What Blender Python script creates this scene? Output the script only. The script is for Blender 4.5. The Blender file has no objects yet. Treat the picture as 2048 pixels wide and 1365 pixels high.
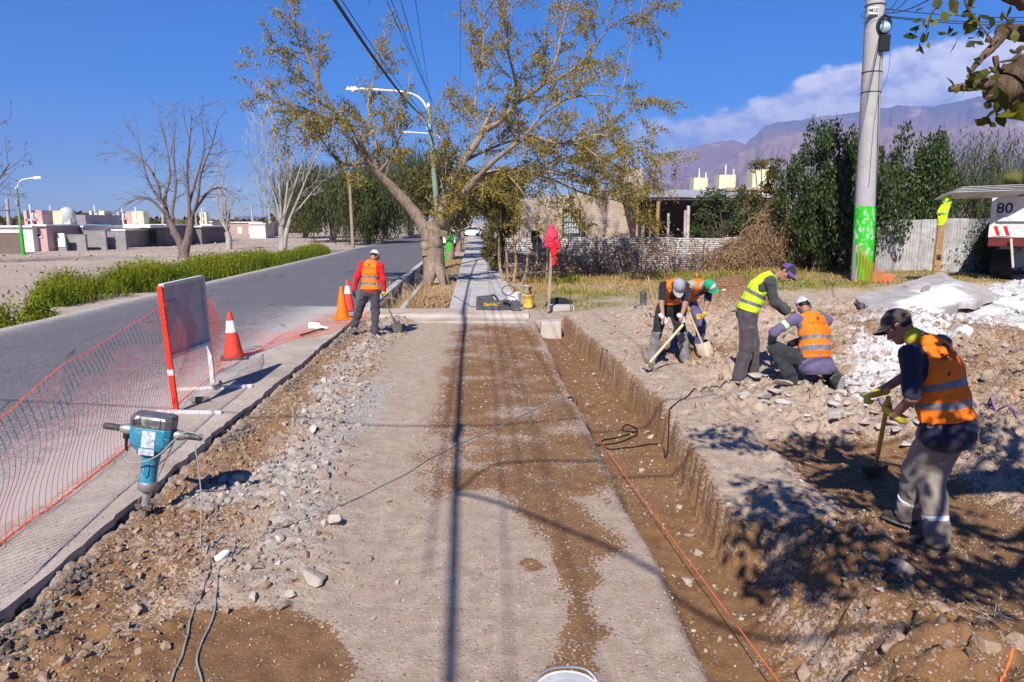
import bpy, bmesh, math, random
import numpy as np
from mathutils import Vector, Matrix
from mathutils.bvhtree import BVHTree
from math import sin, cos, tan, radians, pi, atan2, sqrt

SC = bpy.context.scene
COL = SC.collection
random.seed(7)
RNG = np.random.default_rng(7)

# ------------------------------------------------------------------ camera, sky, sun, exposure
CAMH, PITCH, FPX = 2.4, radians(9.7), 1400.0
cam = bpy.data.cameras.new('camera'); camo = bpy.data.objects.new('camera', cam); COL.objects.link(camo)
cam.sensor_width = 36.0; cam.lens = 36.0 * FPX / 2048.0
cam.clip_start = 0.05; cam.clip_end = 40000
camo.location = (0, 0, CAMH); camo.rotation_euler = (pi / 2 - PITCH, 0, 0)
SC.camera = camo

SUN_AZ, SUN_EL = radians(15.0), radians(42.0)      # shadows run 15 degrees to the right of straight ahead
LDIR = Vector((sin(SUN_AZ) * cos(SUN_EL), cos(SUN_AZ) * cos(SUN_EL), -sin(SUN_EL)))
sun = bpy.data.lights.new('sun', 'SUN'); suno = bpy.data.objects.new('sun', sun); COL.objects.link(suno)
sun.energy = 5.0; sun.angle = radians(0.5); sun.color = (1.0, 0.945, 0.86)
suno.rotation_euler = LDIR.to_track_quat('-Z', 'Y').to_euler()

W = bpy.data.worlds.new('World'); SC.world = W; W.use_nodes = True
wt = W.node_tree; wt.nodes.clear()
def wn(t, **k):
    n = wt.nodes.new(t)
    for a, b in k.items(): setattr(n, a, b)
    return n
wout = wn('ShaderNodeOutputWorld'); wbg = wn('ShaderNodeBackground')
sky = wn('ShaderNodeTexSky', sky_type='NISHITA', sun_disc=False)
sky.sun_elevation = SUN_EL; sky.sun_rotation = pi + SUN_AZ
sky.altitude = 700; sky.air_density = 1.0; sky.dust_density = 0.15; sky.ozone_density = 3.5
SKY_STRENGTH = 0.05
wbg.inputs['Strength'].default_value = SKY_STRENGTH
# a bank of cloud lying behind the range: noise on the view direction, in a band of azimuth and elevation
geo = wn('ShaderNodeNewGeometry')
sep = wn('ShaderNodeSeparateXYZ'); wt.links.new(geo.outputs['Incoming'], sep.inputs[0])
def M(op, a, b=None, c=None):
    n = wn('ShaderNodeMath', operation=op)
    for i, v in enumerate((a, b, c)):
        if v is None: continue
        if isinstance(v, (int, float)): n.inputs[i].default_value = v
        else: wt.links.new(v, n.inputs[i])
    return n.outputs[0]
def MR(v, a, b, c=0., d=1.):
    n = wn('ShaderNodeMapRange', interpolation_type='SMOOTHSTEP')
    wt.links.new(v, n.inputs['Value'])
    for k, x in zip(('From Min', 'From Max', 'To Min', 'To Max'), (a, b, c, d)): n.inputs[k].default_value = x
    return n.outputs['Result']
dx = M('MULTIPLY', sep.outputs['X'], -1.0); dy = M('MULTIPLY', sep.outputs['Y'], -1.0); dz = M('MULTIPLY', sep.outputs['Z'], -1.0)
az = M('ARCTAN2', dx, dy); el = M('ARCSINE', dz)
cmb = wn('ShaderNodeCombineXYZ'); wt.links.new(M('MULTIPLY', az, 8.5), cmb.inputs[0]); wt.links.new(M('MULTIPLY', el, 15.0), cmb.inputs[1])
def wnoise(scale, detail, rough, off=0.0):
    n = wn('ShaderNodeTexNoise'); n.inputs['Scale'].default_value = scale; n.inputs['Detail'].default_value = detail; n.inputs['Roughness'].default_value = rough
    mp = wn('ShaderNodeVectorMath', operation='ADD'); mp.inputs[1].default_value = (off, off * .7, off * .3)
    wt.links.new(cmb.outputs[0], mp.inputs[0]); wt.links.new(mp.outputs[0], n.inputs['Vector']); return n.outputs['Fac']
n1 = wnoise(0.75, 8, .55, 3.1); n2 = wnoise(2.2, 8, .6, 9.2)
topel = M('ADD', M('ADD', M('MULTIPLY', MR(az, .16, .52), .078), .128), M('MULTIPLY', M('SUBTRACT', n1, .5), .085))
topel = M('ADD', topel, M('MULTIPLY', M('SUBTRACT', n2, .5), .05))
edge = MR(M('SUBTRACT', topel, el), -.002, .013)
mask = M('MULTIPLY', edge, MR(az, .10, .27))
mask = M('MULTIPLY', mask, MR(n2, .22, .5, .62, 1.0))
mask = M('MULTIPLY', mask, MR(az, 1.1, .85))
mask = M('MULTIPLY', mask, MR(el, -.02, .03))
cr = wn('ShaderNodeMix', data_type='RGBA'); cr.inputs['A'].default_value = (7.0, 7.4, 10.6, 1); cr.inputs['B'].default_value = (13.4, 12.9, 13.6, 1)
wt.links.new(MR(M('ADD', n2, M('MULTIPLY', n1, .35)), .52, .78), cr.inputs['Factor'])
mx = wn('ShaderNodeMix', data_type='RGBA'); wt.links.new(mask, mx.inputs['Factor'])
hs = wn('ShaderNodeHueSaturation'); hs.inputs['Hue'].default_value = .516; hs.inputs['Saturation'].default_value = 1.66; hs.inputs['Value'].default_value = 1.5
wt.links.new(sky.outputs[0], hs.inputs['Color'])
wt.links.new(hs.outputs[0], mx.inputs['A']); wt.links.new(cr.outputs['Result'], mx.inputs['B'])
wt.links.new(mx.outputs['Result'], wbg.inputs['Color']); wt.links.new(wbg.outputs[0], wout.inputs[0])

SC.view_settings.view_transform = 'Standard'; SC.view_settings.look = 'None'
SC.view_settings.gamma = 1.0; SC.view_settings.use_curve_mapping = False
SC.view_settings.exposure = 0.80
SC.render.engine = 'CYCLES'
SC.cycles.max_bounces = 5; SC.cycles.diffuse_bounces = 3; SC.cycles.glossy_bounces = 2; SC.cycles.transparent_max_bounces = 8
SC.cycles.volume_bounces = 0; SC.cycles.use_denoising = True
SC.cycles.caustics_reflective = False; SC.cycles.caustics_refractive = False

# ------------------------------------------------------------------ pixel of the photo (2048 wide) -> place in the world
_R = Vector((1, 0, 0)); _F = Vector((0, cos(PITCH), -sin(PITCH))); _U = Vector((0, sin(PITCH), cos(PITCH)))
def ray(u, v): return _R * ((u - 1024) / FPX) + _U * ((682.5 - v) / FPX) + _F
def G(u, v, z=0.0):
    d = ray(u, v); t = (z - CAMH) / d.z
    return Vector((d.x * t, d.y * t, z))
def P(u, v, Y):
    d = ray(u, v); t = Y / d.y
    return Vector((d.x * t, Y, CAMH + d.z * t))

# ------------------------------------------------------------------ noise
def _hash(ix, iy, iz, seed):
    h = (ix.astype(np.int64) * 374761393 + iy.astype(np.int64) * 668265263 + iz.astype(np.int64) * 2147483647 + seed * 974634777) & 0xffffffff
    h = ((h ^ (h >> 13)) * 1274126177) & 0xffffffff
    h = (h ^ (h >> 16)) & 0xffffffff
    h = (h * 1103515245) & 0xffffffff
    return ((h ^ (h >> 15)) & 0xffffff).astype(np.float64) / 0xffffff
def vnoise2(x, y, seed=0):
    x = np.asarray(x, float); y = np.asarray(y, float)
    ix = np.floor(x); iy = np.floor(y); fx = x - ix; fy = y - iy
    fx = fx * fx * fx * (fx * (fx * 6 - 15) + 10); fy = fy * fy * fy * (fy * (fy * 6 - 15) + 10)
    z = np.zeros_like(ix)
    a = _hash(ix, iy, z, seed); b = _hash(ix + 1, iy, z, seed); c = _hash(ix, iy + 1, z, seed); d = _hash(ix + 1, iy + 1, z, seed)
    return (a + (b - a) * fx) * (1 - fy) + (c + (d - c) * fx) * fy
def fbm2(x, y, oct=4, seed=0, gain=.5):
    s = 0; a = 1.0; t = 0
    for i in range(oct):
        s = s + a * (vnoise2(x * 2 ** i + 17.3 * i, y * 2 ** i - 9.1 * i, seed + i) - .5); t += a; a *= gain
    return s / t * 2            # about -1..1
def vnoise3(p, seed=0):
    i = np.floor(p); f = p - i; f = f * f * (3 - 2 * f)
    r = 0
    for a in (0, 1):
        wx = f[..., 0] if a else 1 - f[..., 0]
        for b in (0, 1):
            wy = f[..., 1] if b else 1 - f[..., 1]
            for c in (0, 1):
                wz = f[..., 2] if c else 1 - f[..., 2]
                r = r + wx * wy * wz * _hash(i[..., 0] + a, i[..., 1] + b, i[..., 2] + c, seed)
    return r
def sstep(a, b, x):
    t = np.clip((x - a) / (b - a), 0, 1); return t * t * (3 - 2 * t)
def worley2(x, y, seed=0):
    ix = np.floor(x); iy = np.floor(y); best = np.full(np.shape(x), 9.0); bid = np.zeros(np.shape(x)); z = np.zeros_like(ix)
    for a in (-1, 0, 1):
        for b in (-1, 0, 1):
            px = ix + a + _hash(ix + a, iy + b, z, seed); py = iy + b + _hash(ix + a, iy + b, z, seed + 7)
            d = np.hypot(px - x, py - y); m = d < best
            best = np.where(m, d, best); bid = np.where(m, _hash(ix + a, iy + b, z, seed + 13), bid)
    return best, bid

# ------------------------------------------------------------------ objects
def tag(o, label=None, cat=None, group=None, kind=None):
    if label: o['label'] = label
    if cat: o['category'] = cat
    if group: o['group'] = group
    if kind: o['kind'] = kind
    return o
def thing(name, label, cat, loc=(0, 0, 0), rz=0.0, group=None):
    o = bpy.data.objects.new(name, None); COL.objects.link(o)
    o.empty_display_size = .2
    o.location = loc; o.rotation_euler = (0, 0, rz)
    return tag(o, label, cat, group)
def rootmat(o):
    return Matrix.Translation(o.location) @ o.rotation_euler.to_matrix().to_4x4()
def full_mat(o):
    m = Matrix.Identity(4)
    while o is not None:
        m = Matrix.LocRotScale(o.location, o.rotation_euler, o.scale) @ m; o = o.parent
    return m
def raw_mesh(name, V, Fq, mats=(), mi=None, smooth=False, attrs=None):
    """mesh from numpy verts and a list/array of faces"""
    me = bpy.data.meshes.new(name)
    V = np.asarray(V, np.float32).reshape(-1, 3)
    if isinstance(Fq, np.ndarray):
        n, k = Fq.shape
        me.vertices.add(len(V)); me.vertices.foreach_set('co', V.ravel())
        me.loops.add(n * k); me.loops.foreach_set('vertex_index', Fq.astype(np.int32).ravel())
        me.polygons.add(n); me.polygons.foreach_set('loop_start', np.arange(0, n * k, k, dtype=np.int32))
        try: me.polygons.foreach_set('loop_total', np.full(n, k, np.int32))
        except Exception: pass
    else:
        me.from_pydata([tuple(v) for v in V], [], Fq)
    for m in mats: me.materials.append(m)
    if mi is not None: me.polygons.foreach_set('material_index', np.asarray(mi, np.int32))
    me.polygons.foreach_set('use_smooth', np.full(len(me.polygons), bool(smooth)))
    if attrs:
        for k, a in attrs.items():
            at = me.attributes.new(k, 'FLOAT', 'POINT'); at.data.foreach_set('value', np.asarray(a, np.float32))
    me.update(); me.validate()
    return me
def link(name, me, parent=None, **kw):
    o = bpy.data.objects.new(name, me); COL.objects.link(o)
    if parent is not None: o.parent = parent
    tag(o, **kw) if kw else None
    return o

class MB:
    """collects shapes into one mesh"""
    def __init__(s): s.v = []; s.f = []; s.m = []; s.n = 0; s.cur = 0
    def add(s, V, Fs, m=None):
        V = np.asarray(V, float).reshape(-1, 3); b = s.n
        s.v.append(V); s.n += len(V)
        for f in Fs: s.f.append([int(i) + b for i in f]); s.m.append(s.cur if m is None else m)
        return s
    def box(s, c, d, rot=None, m=None, taper=1.0):
        x, y, z = [q / 2 for q in d]
        V = np.array([(-x, -y, -z), (x, -y, -z), (x, y, -z), (-x, y, -z), (-x * taper, -y * taper, z), (x * taper, -y * taper, z), (x * taper, y * taper, z), (-x * taper, y * taper, z)])
        if rot is not None:
            R = rot if isinstance(rot, Matrix) else Matrix.Rotation(rot, 3, 'Z')
            V = V @ np.array(R.to_3x3()).T
        V = V + np.array(c)
        return s.add(V, [(0, 3, 2, 1), (4, 5, 6, 7), (0, 1, 5, 4), (1, 2, 6, 5), (2, 3, 7, 6), (3, 0, 4, 7)], m)
    def beam(s, a, b, w, t, up=(0, 0, 1), m=None):
        a = Vector(a); b = Vector(b); d = b - a; L = d.length; d.normalize()
        u = Vector(up); r = d.cross(u)
        if r.length < 1e-4: r = d.cross(Vector((1, 0, 0)))
        r.normalize(); u = r.cross(d)
        R = Matrix((r, d, u)).transposed()
        return s.box((a + b) / 2, (w, L, t), R, m)
    def tube(s, pts, rad, n=8, m=None, cap=True):
        V, Fs = tube_geo(pts, rad, n, cap); return s.add(V, Fs, m)
    def lathe(s, prof, n=24, c=(0, 0, 0), R=None, m=None, cap=True):
        V = []; Fs = []
        for r, z in prof:
            for k in range(n):
                a = 2 * pi * k / n; V.append((r * cos(a), r * sin(a), z))
        for i in range(len(prof) - 1):
            for k in range(n):
                k2 = (k + 1) % n; Fs.append((i * n + k, i * n + k2, (i + 1) * n + k2, (i + 1) * n + k))
        if cap:
            Fs.append(tuple(range(n))[::-1]); Fs.append(tuple((len(prof) - 1) * n + k for k in range(n)))
        V = np.array(V)
        if R is not None: V = V @ np.array(R.to_3x3()).T
        return s.add(V + np.array(c), Fs, m)
    def prism(s, poly, z0, z1, m=None):
        n = len(poly); V = [(x, y, z0) for x, y in poly] + [(x, y, z1) for x, y in poly]
        Fs = [tuple(range(n))[::-1], tuple(range(n, 2 * n))] + [(i, (i + 1) % n, n + (i + 1) % n, n + i) for i in range(n)]
        return s.add(V, Fs, m)
    def build(s, name, mats, parent=None, smooth=False, bevel=0, world=False, seg=2, **kw):
        V = np.concatenate(s.v) if s.v else np.zeros((0, 3))
        if world and parent is not None:
            Mi = np.array(full_mat(parent).inverted()); V = V @ Mi[:3, :3].T + Mi[:3, 3]
        if not isinstance(mats, (list, tuple)): mats = [mats]
        me = raw_mesh(name, V, s.f, mats, s.m, smooth)
        o = link(name, me, parent, **kw)
        if bevel:
            b = o.modifiers.new('bevel', 'BEVEL'); b.width = bevel; b.segments = seg; b.limit_method = 'ANGLE'; b.angle_limit = radians(35)
            if smooth: b.harden_normals = False
        if smooth and not bevel:
            try: me.set_sharp_from_angle(angle=radians(48))
            except Exception: pass
        return o

def frames(pts):
    P_ = np.asarray(pts, float); T = np.gradient(P_, axis=0); T /= np.linalg.norm(T, axis=1)[:, None] + 1e-12
    up = np.array((0, 0, 1.0)) if abs(T[0][2]) < .9 else np.array((1.0, 0, 0))
    N = np.zeros_like(P_); n = np.cross(T[0], up); n /= np.linalg.norm(n)
    for i in range(len(P_)):
        n = n - T[i] * n.dot(T[i]); n /= np.linalg.norm(n) + 1e-12; N[i] = n
    return P_, T, N, np.cross(T, N)
def tube_geo(pts, rad, n=8, cap=True):
    P_, T, N, B = frames(pts); k = len(P_)
    r = np.full(k, rad) if np.isscalar(rad) else np.asarray(rad, float)
    a = np.arange(n) * 2 * pi / n
    V = P_[:, None] + r[:, None, None] * (np.cos(a)[None, :, None] * N[:, None] + np.sin(a)[None, :, None] * B[:, None])
    i = np.arange(k - 1)[:, None] * n; j = np.arange(n)[None]; j2 = (j + 1) % n
    Fs = np.stack([i + j, i + j2, i + n + j2, i + n + j], -1).reshape(-1, 4)[:, ::-1].tolist()
    if cap: Fs.append(list(range(n))); Fs.append(list(range((k - 1) * n, k * n))[::-1])
    return V.reshape(-1, 3), Fs
def smooth_path(pts, n=6):
    """Catmull-Rom through the points"""
    p = [Vector(q) for q in pts]; p = [p[0] * 2 - p[1]] + p + [p[-1] * 2 - p[-2]]; out = []
    for i in range(1, len(p) - 2):
        for k in range(n):
            t = k / n
            out.append(.5 * ((2 * p[i]) + (p[i + 1] - p[i - 1]) * t + (2 * p[i - 1] - 5 * p[i] + 4 * p[i + 1] - p[i + 2]) * t * t + (3 * p[i] - p[i - 1] - 3 * p[i + 1] + p[i + 2]) * t ** 3))
    out.append(p[-2]); return out
def copy_tree(o, parent=None):
    c = o.copy(); COL.objects.link(c); c.parent = parent
    for ch in list(o.children): copy_tree(ch, c)
    return c

# ------------------------------------------------------------------ materials
class NT:
    def __init__(s, name):
        s.m = bpy.data.materials.new(name); s.m.use_nodes = True; s.t = s.m.node_tree; s.t.nodes.clear()
        s.out = s.t.nodes.new('ShaderNodeOutputMaterial')
        s.b = s.t.nodes.new('ShaderNodeBsdfPrincipled'); s.t.links.new(s.b.outputs[0], s.out.inputs[0])
        s.b.inputs['Specular IOR Level'].default_value = .3
    def n(s, t, **k):
        n = s.t.nodes.new(t)
        for a, b in k.items(): setattr(n, a, b)
        return n
    def L(s, a, b): s.t.links.new(a, b)
    def val(s, sock, v):
        if isinstance(v, (int, float)): sock.default_value = v
        elif isinstance(v, (tuple, list)): sock.default_value = (*v, 1) if len(v) == 3 and sock.type == 'RGBA' else v
        else: s.L(v, sock)
    def coord(s, kind='Object'):
        if kind == 'Position': return s.n('ShaderNodeNewGeometry').outputs['Position']
        return s.n('ShaderNodeTexCoord').outputs[kind]
    def scale(s, v, sc):
        m = s.n('ShaderNodeVectorMath', operation='MULTIPLY'); s.L(v, m.inputs[0]); m.inputs[1].default_value = sc; return m.outputs[0]
    def noise(s, v, sc, det=4, rough=.55, dist=0.0):
        n = s.n('ShaderNodeTexNoise'); s.L(v, n.inputs['Vector']); n.inputs['Scale'].default_value = sc; n.inputs['Detail'].default_value = det
        n.inputs['Roughness'].default_value = rough; n.inputs['Distortion'].default_value = dist; return n.outputs['Fac']
    def vor(s, v, sc, feature='F1'):
        n = s.n('ShaderNodeTexVoronoi', feature=feature); s.L(v, n.inputs['Vector']); n.inputs['Scale'].default_value = sc; return n
    def math(s, op, a, b=None, c=None):
        n = s.n('ShaderNodeMath', operation=op)
        for i, v in enumerate((a, b, c)):
            if v is not None: s.val(n.inputs[i], v)
        return n.outputs[0]
    def rng(s, v, a, b, c=0., d=1., smooth=True):
        n = s.n('ShaderNodeMapRange', interpolation_type='SMOOTHSTEP' if smooth else 'LINEAR'); s.L(v, n.inputs['Value'])
        for k, x in zip(('From Min', 'From Max', 'To Min', 'To Max'), (a, b, c, d)): n.inputs[k].default_value = x
        return n.outputs['Result']
    def mix(s, f, a, b, blend='MIX'):
        n = s.n('ShaderNodeMix', data_type='RGBA', blend_type=blend); s.val(n.inputs['Factor'], f); s.val(n.inputs['A'], a); s.val(n.inputs['B'], b); return n.outputs['Result']
    def attr(s, name): return s.n('ShaderNodeAttribute', attribute_name=name).outputs['Fac']
    def ramp(s, f, stops, const=False):
        n = s.n('ShaderNodeValToRGB'); s.L(f, n.inputs[0]); r = n.color_ramp
        if const: r.interpolation = 'CONSTANT'
        while len(r.elements) < len(stops): r.elements.new(.5)
        for e, (p, c) in zip(r.elements, stops): e.position = p; e.color = (*c, 1)
        return n.outputs[0]
    def bump(s, h, strength=.4, dist=.01, normal=None):
        n = s.n('ShaderNodeBump'); s.L(h, n.inputs['Height']); n.inputs['Strength'].default_value = strength; n.inputs['Distance'].default_value = dist
        if normal is not None: s.L(normal, n.inputs['Normal'])
        return n.outputs[0]
    def set(s, color=None, rough=None, normal=None, metal=None, spec=None):
        for k, v in (('Base Color', color), ('Roughness', rough), ('Normal', normal), ('Metallic', metal), ('Specular IOR Level', spec)):
            if v is not None: s.val(s.b.inputs[k], v)
        return s.m

_MC = {}
def mat(name, col, rough=.7, var=.25, sc=6., bump=.2, bsc=40., bd=.004, metal=0., spec=.3, col2=None, dirt=None, dirt_amt=.4, coord='Object'):
    if name in _MC: return _MC[name]
    t = NT(name); v = t.coord(coord)
    c2 = col2 if col2 else tuple(q * (1 - var) for q in col)
    c1 = col if col2 else tuple(min(1, q * (1 + var * .6)) for q in col)
    f = t.noise(v, sc, 6, .6)
    c = t.mix(t.rng(f, .3, .7), c2, c1)
    if dirt: c = t.mix(t.rng(t.noise(v, sc * 2.3 + 1, 8, .65), .5, .72, 0, dirt_amt), c, dirt)
    h = t.noise(v, bsc, 5, .6)
    m = t.set(c, t.rng(t.noise(v, sc * 1.7, 3), .3, .7, max(.03, rough - .1), min(1, rough + .1)), t.bump(h, bump, bd), metal, spec)
    _MC[name] = m; return m
# ------------------------------------------------------------------ the ground
def S_(x, y): return x + .055 * y                       # across-the-street coordinate
XR_Y = np.array([0, 3., 4.2, 4.9, 5.4, 6.2, 8., 9., 10.5, 13., 16.7, 18]); XR_X = np.array([1.35, 1.42, 1.55, 1.70, 1.69, 1.76, 1.83, 1.85, 1.76, 1.56, 1.28, 1.2])
def poly_d(x, y, pts):
    """distance to a polyline"""
    best = np.full(np.shape(x), 1e9)
    for (x0, y0), (x1, y1) in zip(pts[:-1], pts[1:]):
        dx, dy = x1 - x0, y1 - y0; t = np.clip(((x - x0) * dx + (y - y0) * dy) / (dx * dx + dy * dy + 1e-9), 0, 1)
        best = np.minimum(best, np.hypot(x - x0 - t * dx, y - y0 - t * dy))
    return best
def gpts(px, z=0.0): return [tuple(G(u, v, z)[:2]) for u, v in px]
HEAPLINE = gpts([(790, 645), (760, 672), (735, 700), (690, 750), (650, 810), (640, 860), (650, 930), (610, 1000), (600, 1080), (620, 1130), (560, 1160)])
def verge(x, y): return .10 + .038 * np.clip(x - 1, 0, 14)
def gh(x, y, want=False, fine=True):
    x = np.asarray(x, float); y = np.asarray(y, float)
    s = S_(x, y)
    ej = .05 * fbm2(y * 1.7, x * .2, 3, 5) + .035 * fbm2(y * 6, x * .6, 3, 6)
    # dug strip
    h = .012 * fbm2(x * 1.1, y * 1.1, 3, 1) + .008 * fbm2(x * 6, y * 6, 3, 2)
    big = fbm2(x * .9, y * .9, 4, 11)
    dheap = poly_d(x, y, HEAPLINE)
    heap = sstep(.62, .05, dheap) * (.75 + .5 * fbm2(x * 2.2, y * 2.2, 3, 21)); heap = np.clip(heap, 0, 1.3)
    crumb = sstep(1.55, .9, s + 2.85 + .3 * big) * (y < 17.2)                       # crumbly earth beside the road edge
    w1, id1 = worley2(x * 9, y * 9, 3); w2, id2 = worley2(x * 21, y * 21, 4)
    clod = (np.clip(.55 - w1, 0, 1) * (id1 > .45) * 1.5 + .6 * np.clip(.5 - w2, 0, 1) * (id2 > .3))
    w3, id3 = worley2(x * 5.2 + .35 * fbm2(x * 7, y * 7, 2, 24), y * 5.2 + .35 * fbm2(x * 7, y * 7, 2, 25), 26); w4, id4 = worley2(x * 11.5 + .3 * fbm2(x * 15, y * 15, 2, 27), y * 11.5, 28)
    blk = np.clip(.56 - w3, 0, .2) * 5 * (.15 + .85 * id3) + .5 * np.clip(.56 - w4, 0, .2) * 5 * (.1 + .9 * id4)
    clod2 = (np.clip(.6 - worley2(x * 3.6, y * 3.6, 8)[0], 0, 1))
    h = h + heap * (.055 + .05 * clod) + crumb * (.02 + .03 * blk + .04 * clod + .035 * fbm2(x * 3, y * 3, 3, 9) + .02 * fbm2(x * 11, y * 11, 3, 23))
    # the right-hand ground
    xr = np.interp(y, XR_Y, XR_X) + ej * np.where(y < 5.0, 2.2, 1.0)
    xt = 1.25 - .038 * y + ej * .8 + .04 * fbm2(y * .9, y * 0, 2, 31)
    rough = sstep(2.2, 3.4, x + .35 * big) * sstep(19.5, 18., y) + .35
    right = .12 + .035 * big + rough * (.10 * fbm2(x * 2.1, y * 2.1, 4, 12) + .05 * clod + .05 * clod2 + .065 * blk + .035 * fbm2(x * 9, y * 9, 3, 22))
    right = right + .06 * sstep(3, 6, x)
    right = right + .85 * np.exp(-(((x - 4.95) / 1.15) ** 2 + ((y - 15.9) / 1.5) ** 2)) * (1 + .25 * fbm2(x * 1.8, y * 1.8, 4, 14))
    right = right + .46 * np.exp(-(((x - 7.0) / 2.0) ** 2 + ((y - 12.2) / 2.2) ** 2)) * (1 + .35 * fbm2(x * 1.6, y * 1.6, 4, 15))
    right = right + .26 * np.exp(-(((x - 10.4) / 3.0) ** 2 + ((y - 16.2) / 2.8) ** 2))
    right = right + .70 * np.exp(-(((x - 13.1) / 1.35) ** 2 + ((y - 16.8) / 1.6) ** 2)) * (1 + .2 * fbm2(x * 1.7, y * 1.7, 4, 16))
    right = right + .46 * np.exp(-(((x - 6.4) / 1.3) ** 2 + ((y - 7.6) / 1.2) ** 2)) * (1 + .5 * fbm2(x * 1.5, y * 1.5, 4, 17))
    # near mound beside the trench
    mound = sstep(5.6, 4.7, y + .3 * big)
    mh = .30 * sstep(0, .95, x - xr + .12 * fbm2(x * 3, y * 3, 3, 19)) * (1 - .25 * sstep(3.0, 2.4, x)) + .07 * fbm2(x * 2.4, y * 2.4, 4, 18) + .05 * clod2 + .04 * clod + .085 * blk + .03 * fbm2(x * 9, y * 9, 3, 22)
    right = right * (1 - mound) + mh * mound
    # the pit the near worker stands in, running along the street
    pc = 3.42 + .10 * fbm2(y * .8, y * 0, 2, 41); pit = sstep(.95, .5, np.abs(x - pc) + .12 * fbm2(x * 2.5, y * 2.5, 3, 42)) * sstep(7.6, 6.9, y)
    right = right * (1 - pit) + pit * (.0 + .02 * fbm2(x * 3, y * 3, 3, 43))
    # shallow scrape where the two diggers work
    scr = np.exp(-(((x - 3.2) / .9) ** 2 + ((y - 12.4) / 1.2) ** 2)); right = right - .12 * scr
    # trench
    floor = -.31 + .02 * big + .012 * fbm2(x * 4, y * 4, 3, 51) + .03 * sstep(.35, .0, x - xt)
    wl = sstep(-.10, .10, x - xt)                         # 0 on the strip, 1 in the trench
    wr = sstep(-.02, np.where(y < 5.0, .55, .03), x - xr + .075 * vnoise2(y * 1.1, x * 0, 55) ** 2 * fbm2(y * 9, x * 2, 3, 52) + .02 * fbm2(y * 31, x * 2, 2, 54) + .05 * fbm2(y * 3.1, x, 3, 56))
    dig = (y < 16.9 + .1 * fbm2(x * 3, y * 0, 2, 53)) * 1.0
    h = h * (1 - wl) + np.where(dig > 0, floor, .03) * wl
    h = h * (1 - wr) + right * wr
    # behind the concrete beam: sidewalk level, verge, ditch
    back = sstep(17.2, 18.4, y)
    vh = verge(x, y) + .025 * fbm2(x * 1.3, y * 1.3, 4, 61) + np.where(x > 2, 0, -.02)
    keepr = np.exp(-(((x - 4.95) / 1.9) ** 2 + ((y - 16.2) / 2.6) ** 2)) + sstep(6.5, 8.5, x) * sstep(21.5, 19.5, y)
    back = back * (1 - np.clip(keepr, 0, 1)); back = np.clip(back + sstep(20.5, 22.5, y), 0, 1)
    h = h * (1 - back) + vh * back
    sw = sstep(-.85, -.65, s) * sstep(1.45, 1.25, s) * (y > 18.0); h = h * (1 - sw) + (.02) * sw
    dit = sstep(-2.72, -2.5, s) * sstep(-1.75, -2.0, s) * sstep(18.3, 19.0, y); h = h - .50 * dit
    # under the road slab
    rd = sstep(-2.82, -2.95, s); h = h * (1 - rd) - .25 * rd
    if not want: return h
    # masks -----------------------------------------------------
    nz = fbm2(x * 1.6, y * 1.6, 5, 71, .6)
    damp = np.zeros_like(h)
    c = (x + .045 * y)
    band = sstep(-1.0, -.35, c) * sstep(1.45, 1.05, c) * sstep(5.2, 6.6, y + .8 * nz) * sstep(17.0, 15.8, y)
    damp = np.maximum(damp, band * (.70 + .75 * nz))
    damp = np.maximum(damp, sstep(1.5, .6, s + 2.85 + .5 * nz) * sstep(16.5, 15, y) * (.66 + .3 * nz))
    damp = np.maximum(damp, sstep(1.0, .7, np.hypot((x + 1.62) / .88, (y - 3.30) / .85) + .16 * nz + .05 * fbm2(x * 9, y * 9, 3, 79)) * 1.1)
    damp = np.maximum(damp, .72 * sstep(1.0, .3, poly_d(x, y, gpts([(1150, 1130), (1165, 1250), (1130, 1365)])) / .19 + .55 * fbm2(x * 5, y * 5, 3, 77)))
    damp = np.maximum(damp, .9 * sstep(1.0, .6, poly_d(x, y, gpts([(1060, 1125), (1068, 1135)])) / .10 + .6 * fbm2(x * 7, y * 7, 3, 78)))
    tren = wl * (1 - wr) * dig
    damp = np.maximum(damp, tren * (.85 + .3 * nz))
    wallm = np.exp(-((x - xr) / .10) ** 2) * (y < 17) * (y > 1); damp = np.maximum(damp, wallm * .66)
    damp = np.maximum(damp, wr * mound * (.80 + .4 * nz)); damp = np.maximum(damp, pit * 1.0 * wr)
    damp = np.maximum(damp, wr * scr * .95)
    damp = np.maximum(damp, wr * .95 * np.exp(-(((x - 4.95) / 1.3) ** 2 + ((y - 15.9) / 1.6) ** 2)))
    damp = np.maximum(damp, wr * sstep(3.4, 4.8, x) * sstep(13.8, 11, y) * (.50 + .5 * nz))
    damp = np.maximum(damp, wr * sstep(5.0, 6.2, x) * sstep(17.5, 13, y) * (.56 + .5 * nz))
    damp = np.maximum(damp, .80 * sstep(1.25, .3, poly_d(x, y, gpts([(930, 960), (1010, 955), (1080, 985), (1125, 1040), (1175, 1090)])) / .34 + .4 * nz))
    damp = np.maximum(damp, 1.0 * sstep(1.2, .3, poly_d(x, y, gpts([(1120, 1085), (1140, 1160)])) / .10 + .5 * fbm2(x * 6, y * 6, 3, 76)))
    damp = damp * (1 - back)
    limeline = gpts([(1725, 800), (1760, 745), (1850, 700), (1930, 660), (2000, 640), (2090, 640)], .2)
    lime = sstep(1.25, .2, poly_d(x, y, limeline) / np.interp(y, [8, 10, 13], [.42, .7, 1.5]) + .7 * fbm2(x * 2.6, y * 2.6, 5, 81, .65))
    lime = np.maximum(lime, sstep(1.5, .5, np.hypot((x - 13.0) / 2.2, (y - 16.4) / 2.0) + .3 * nz))
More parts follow.
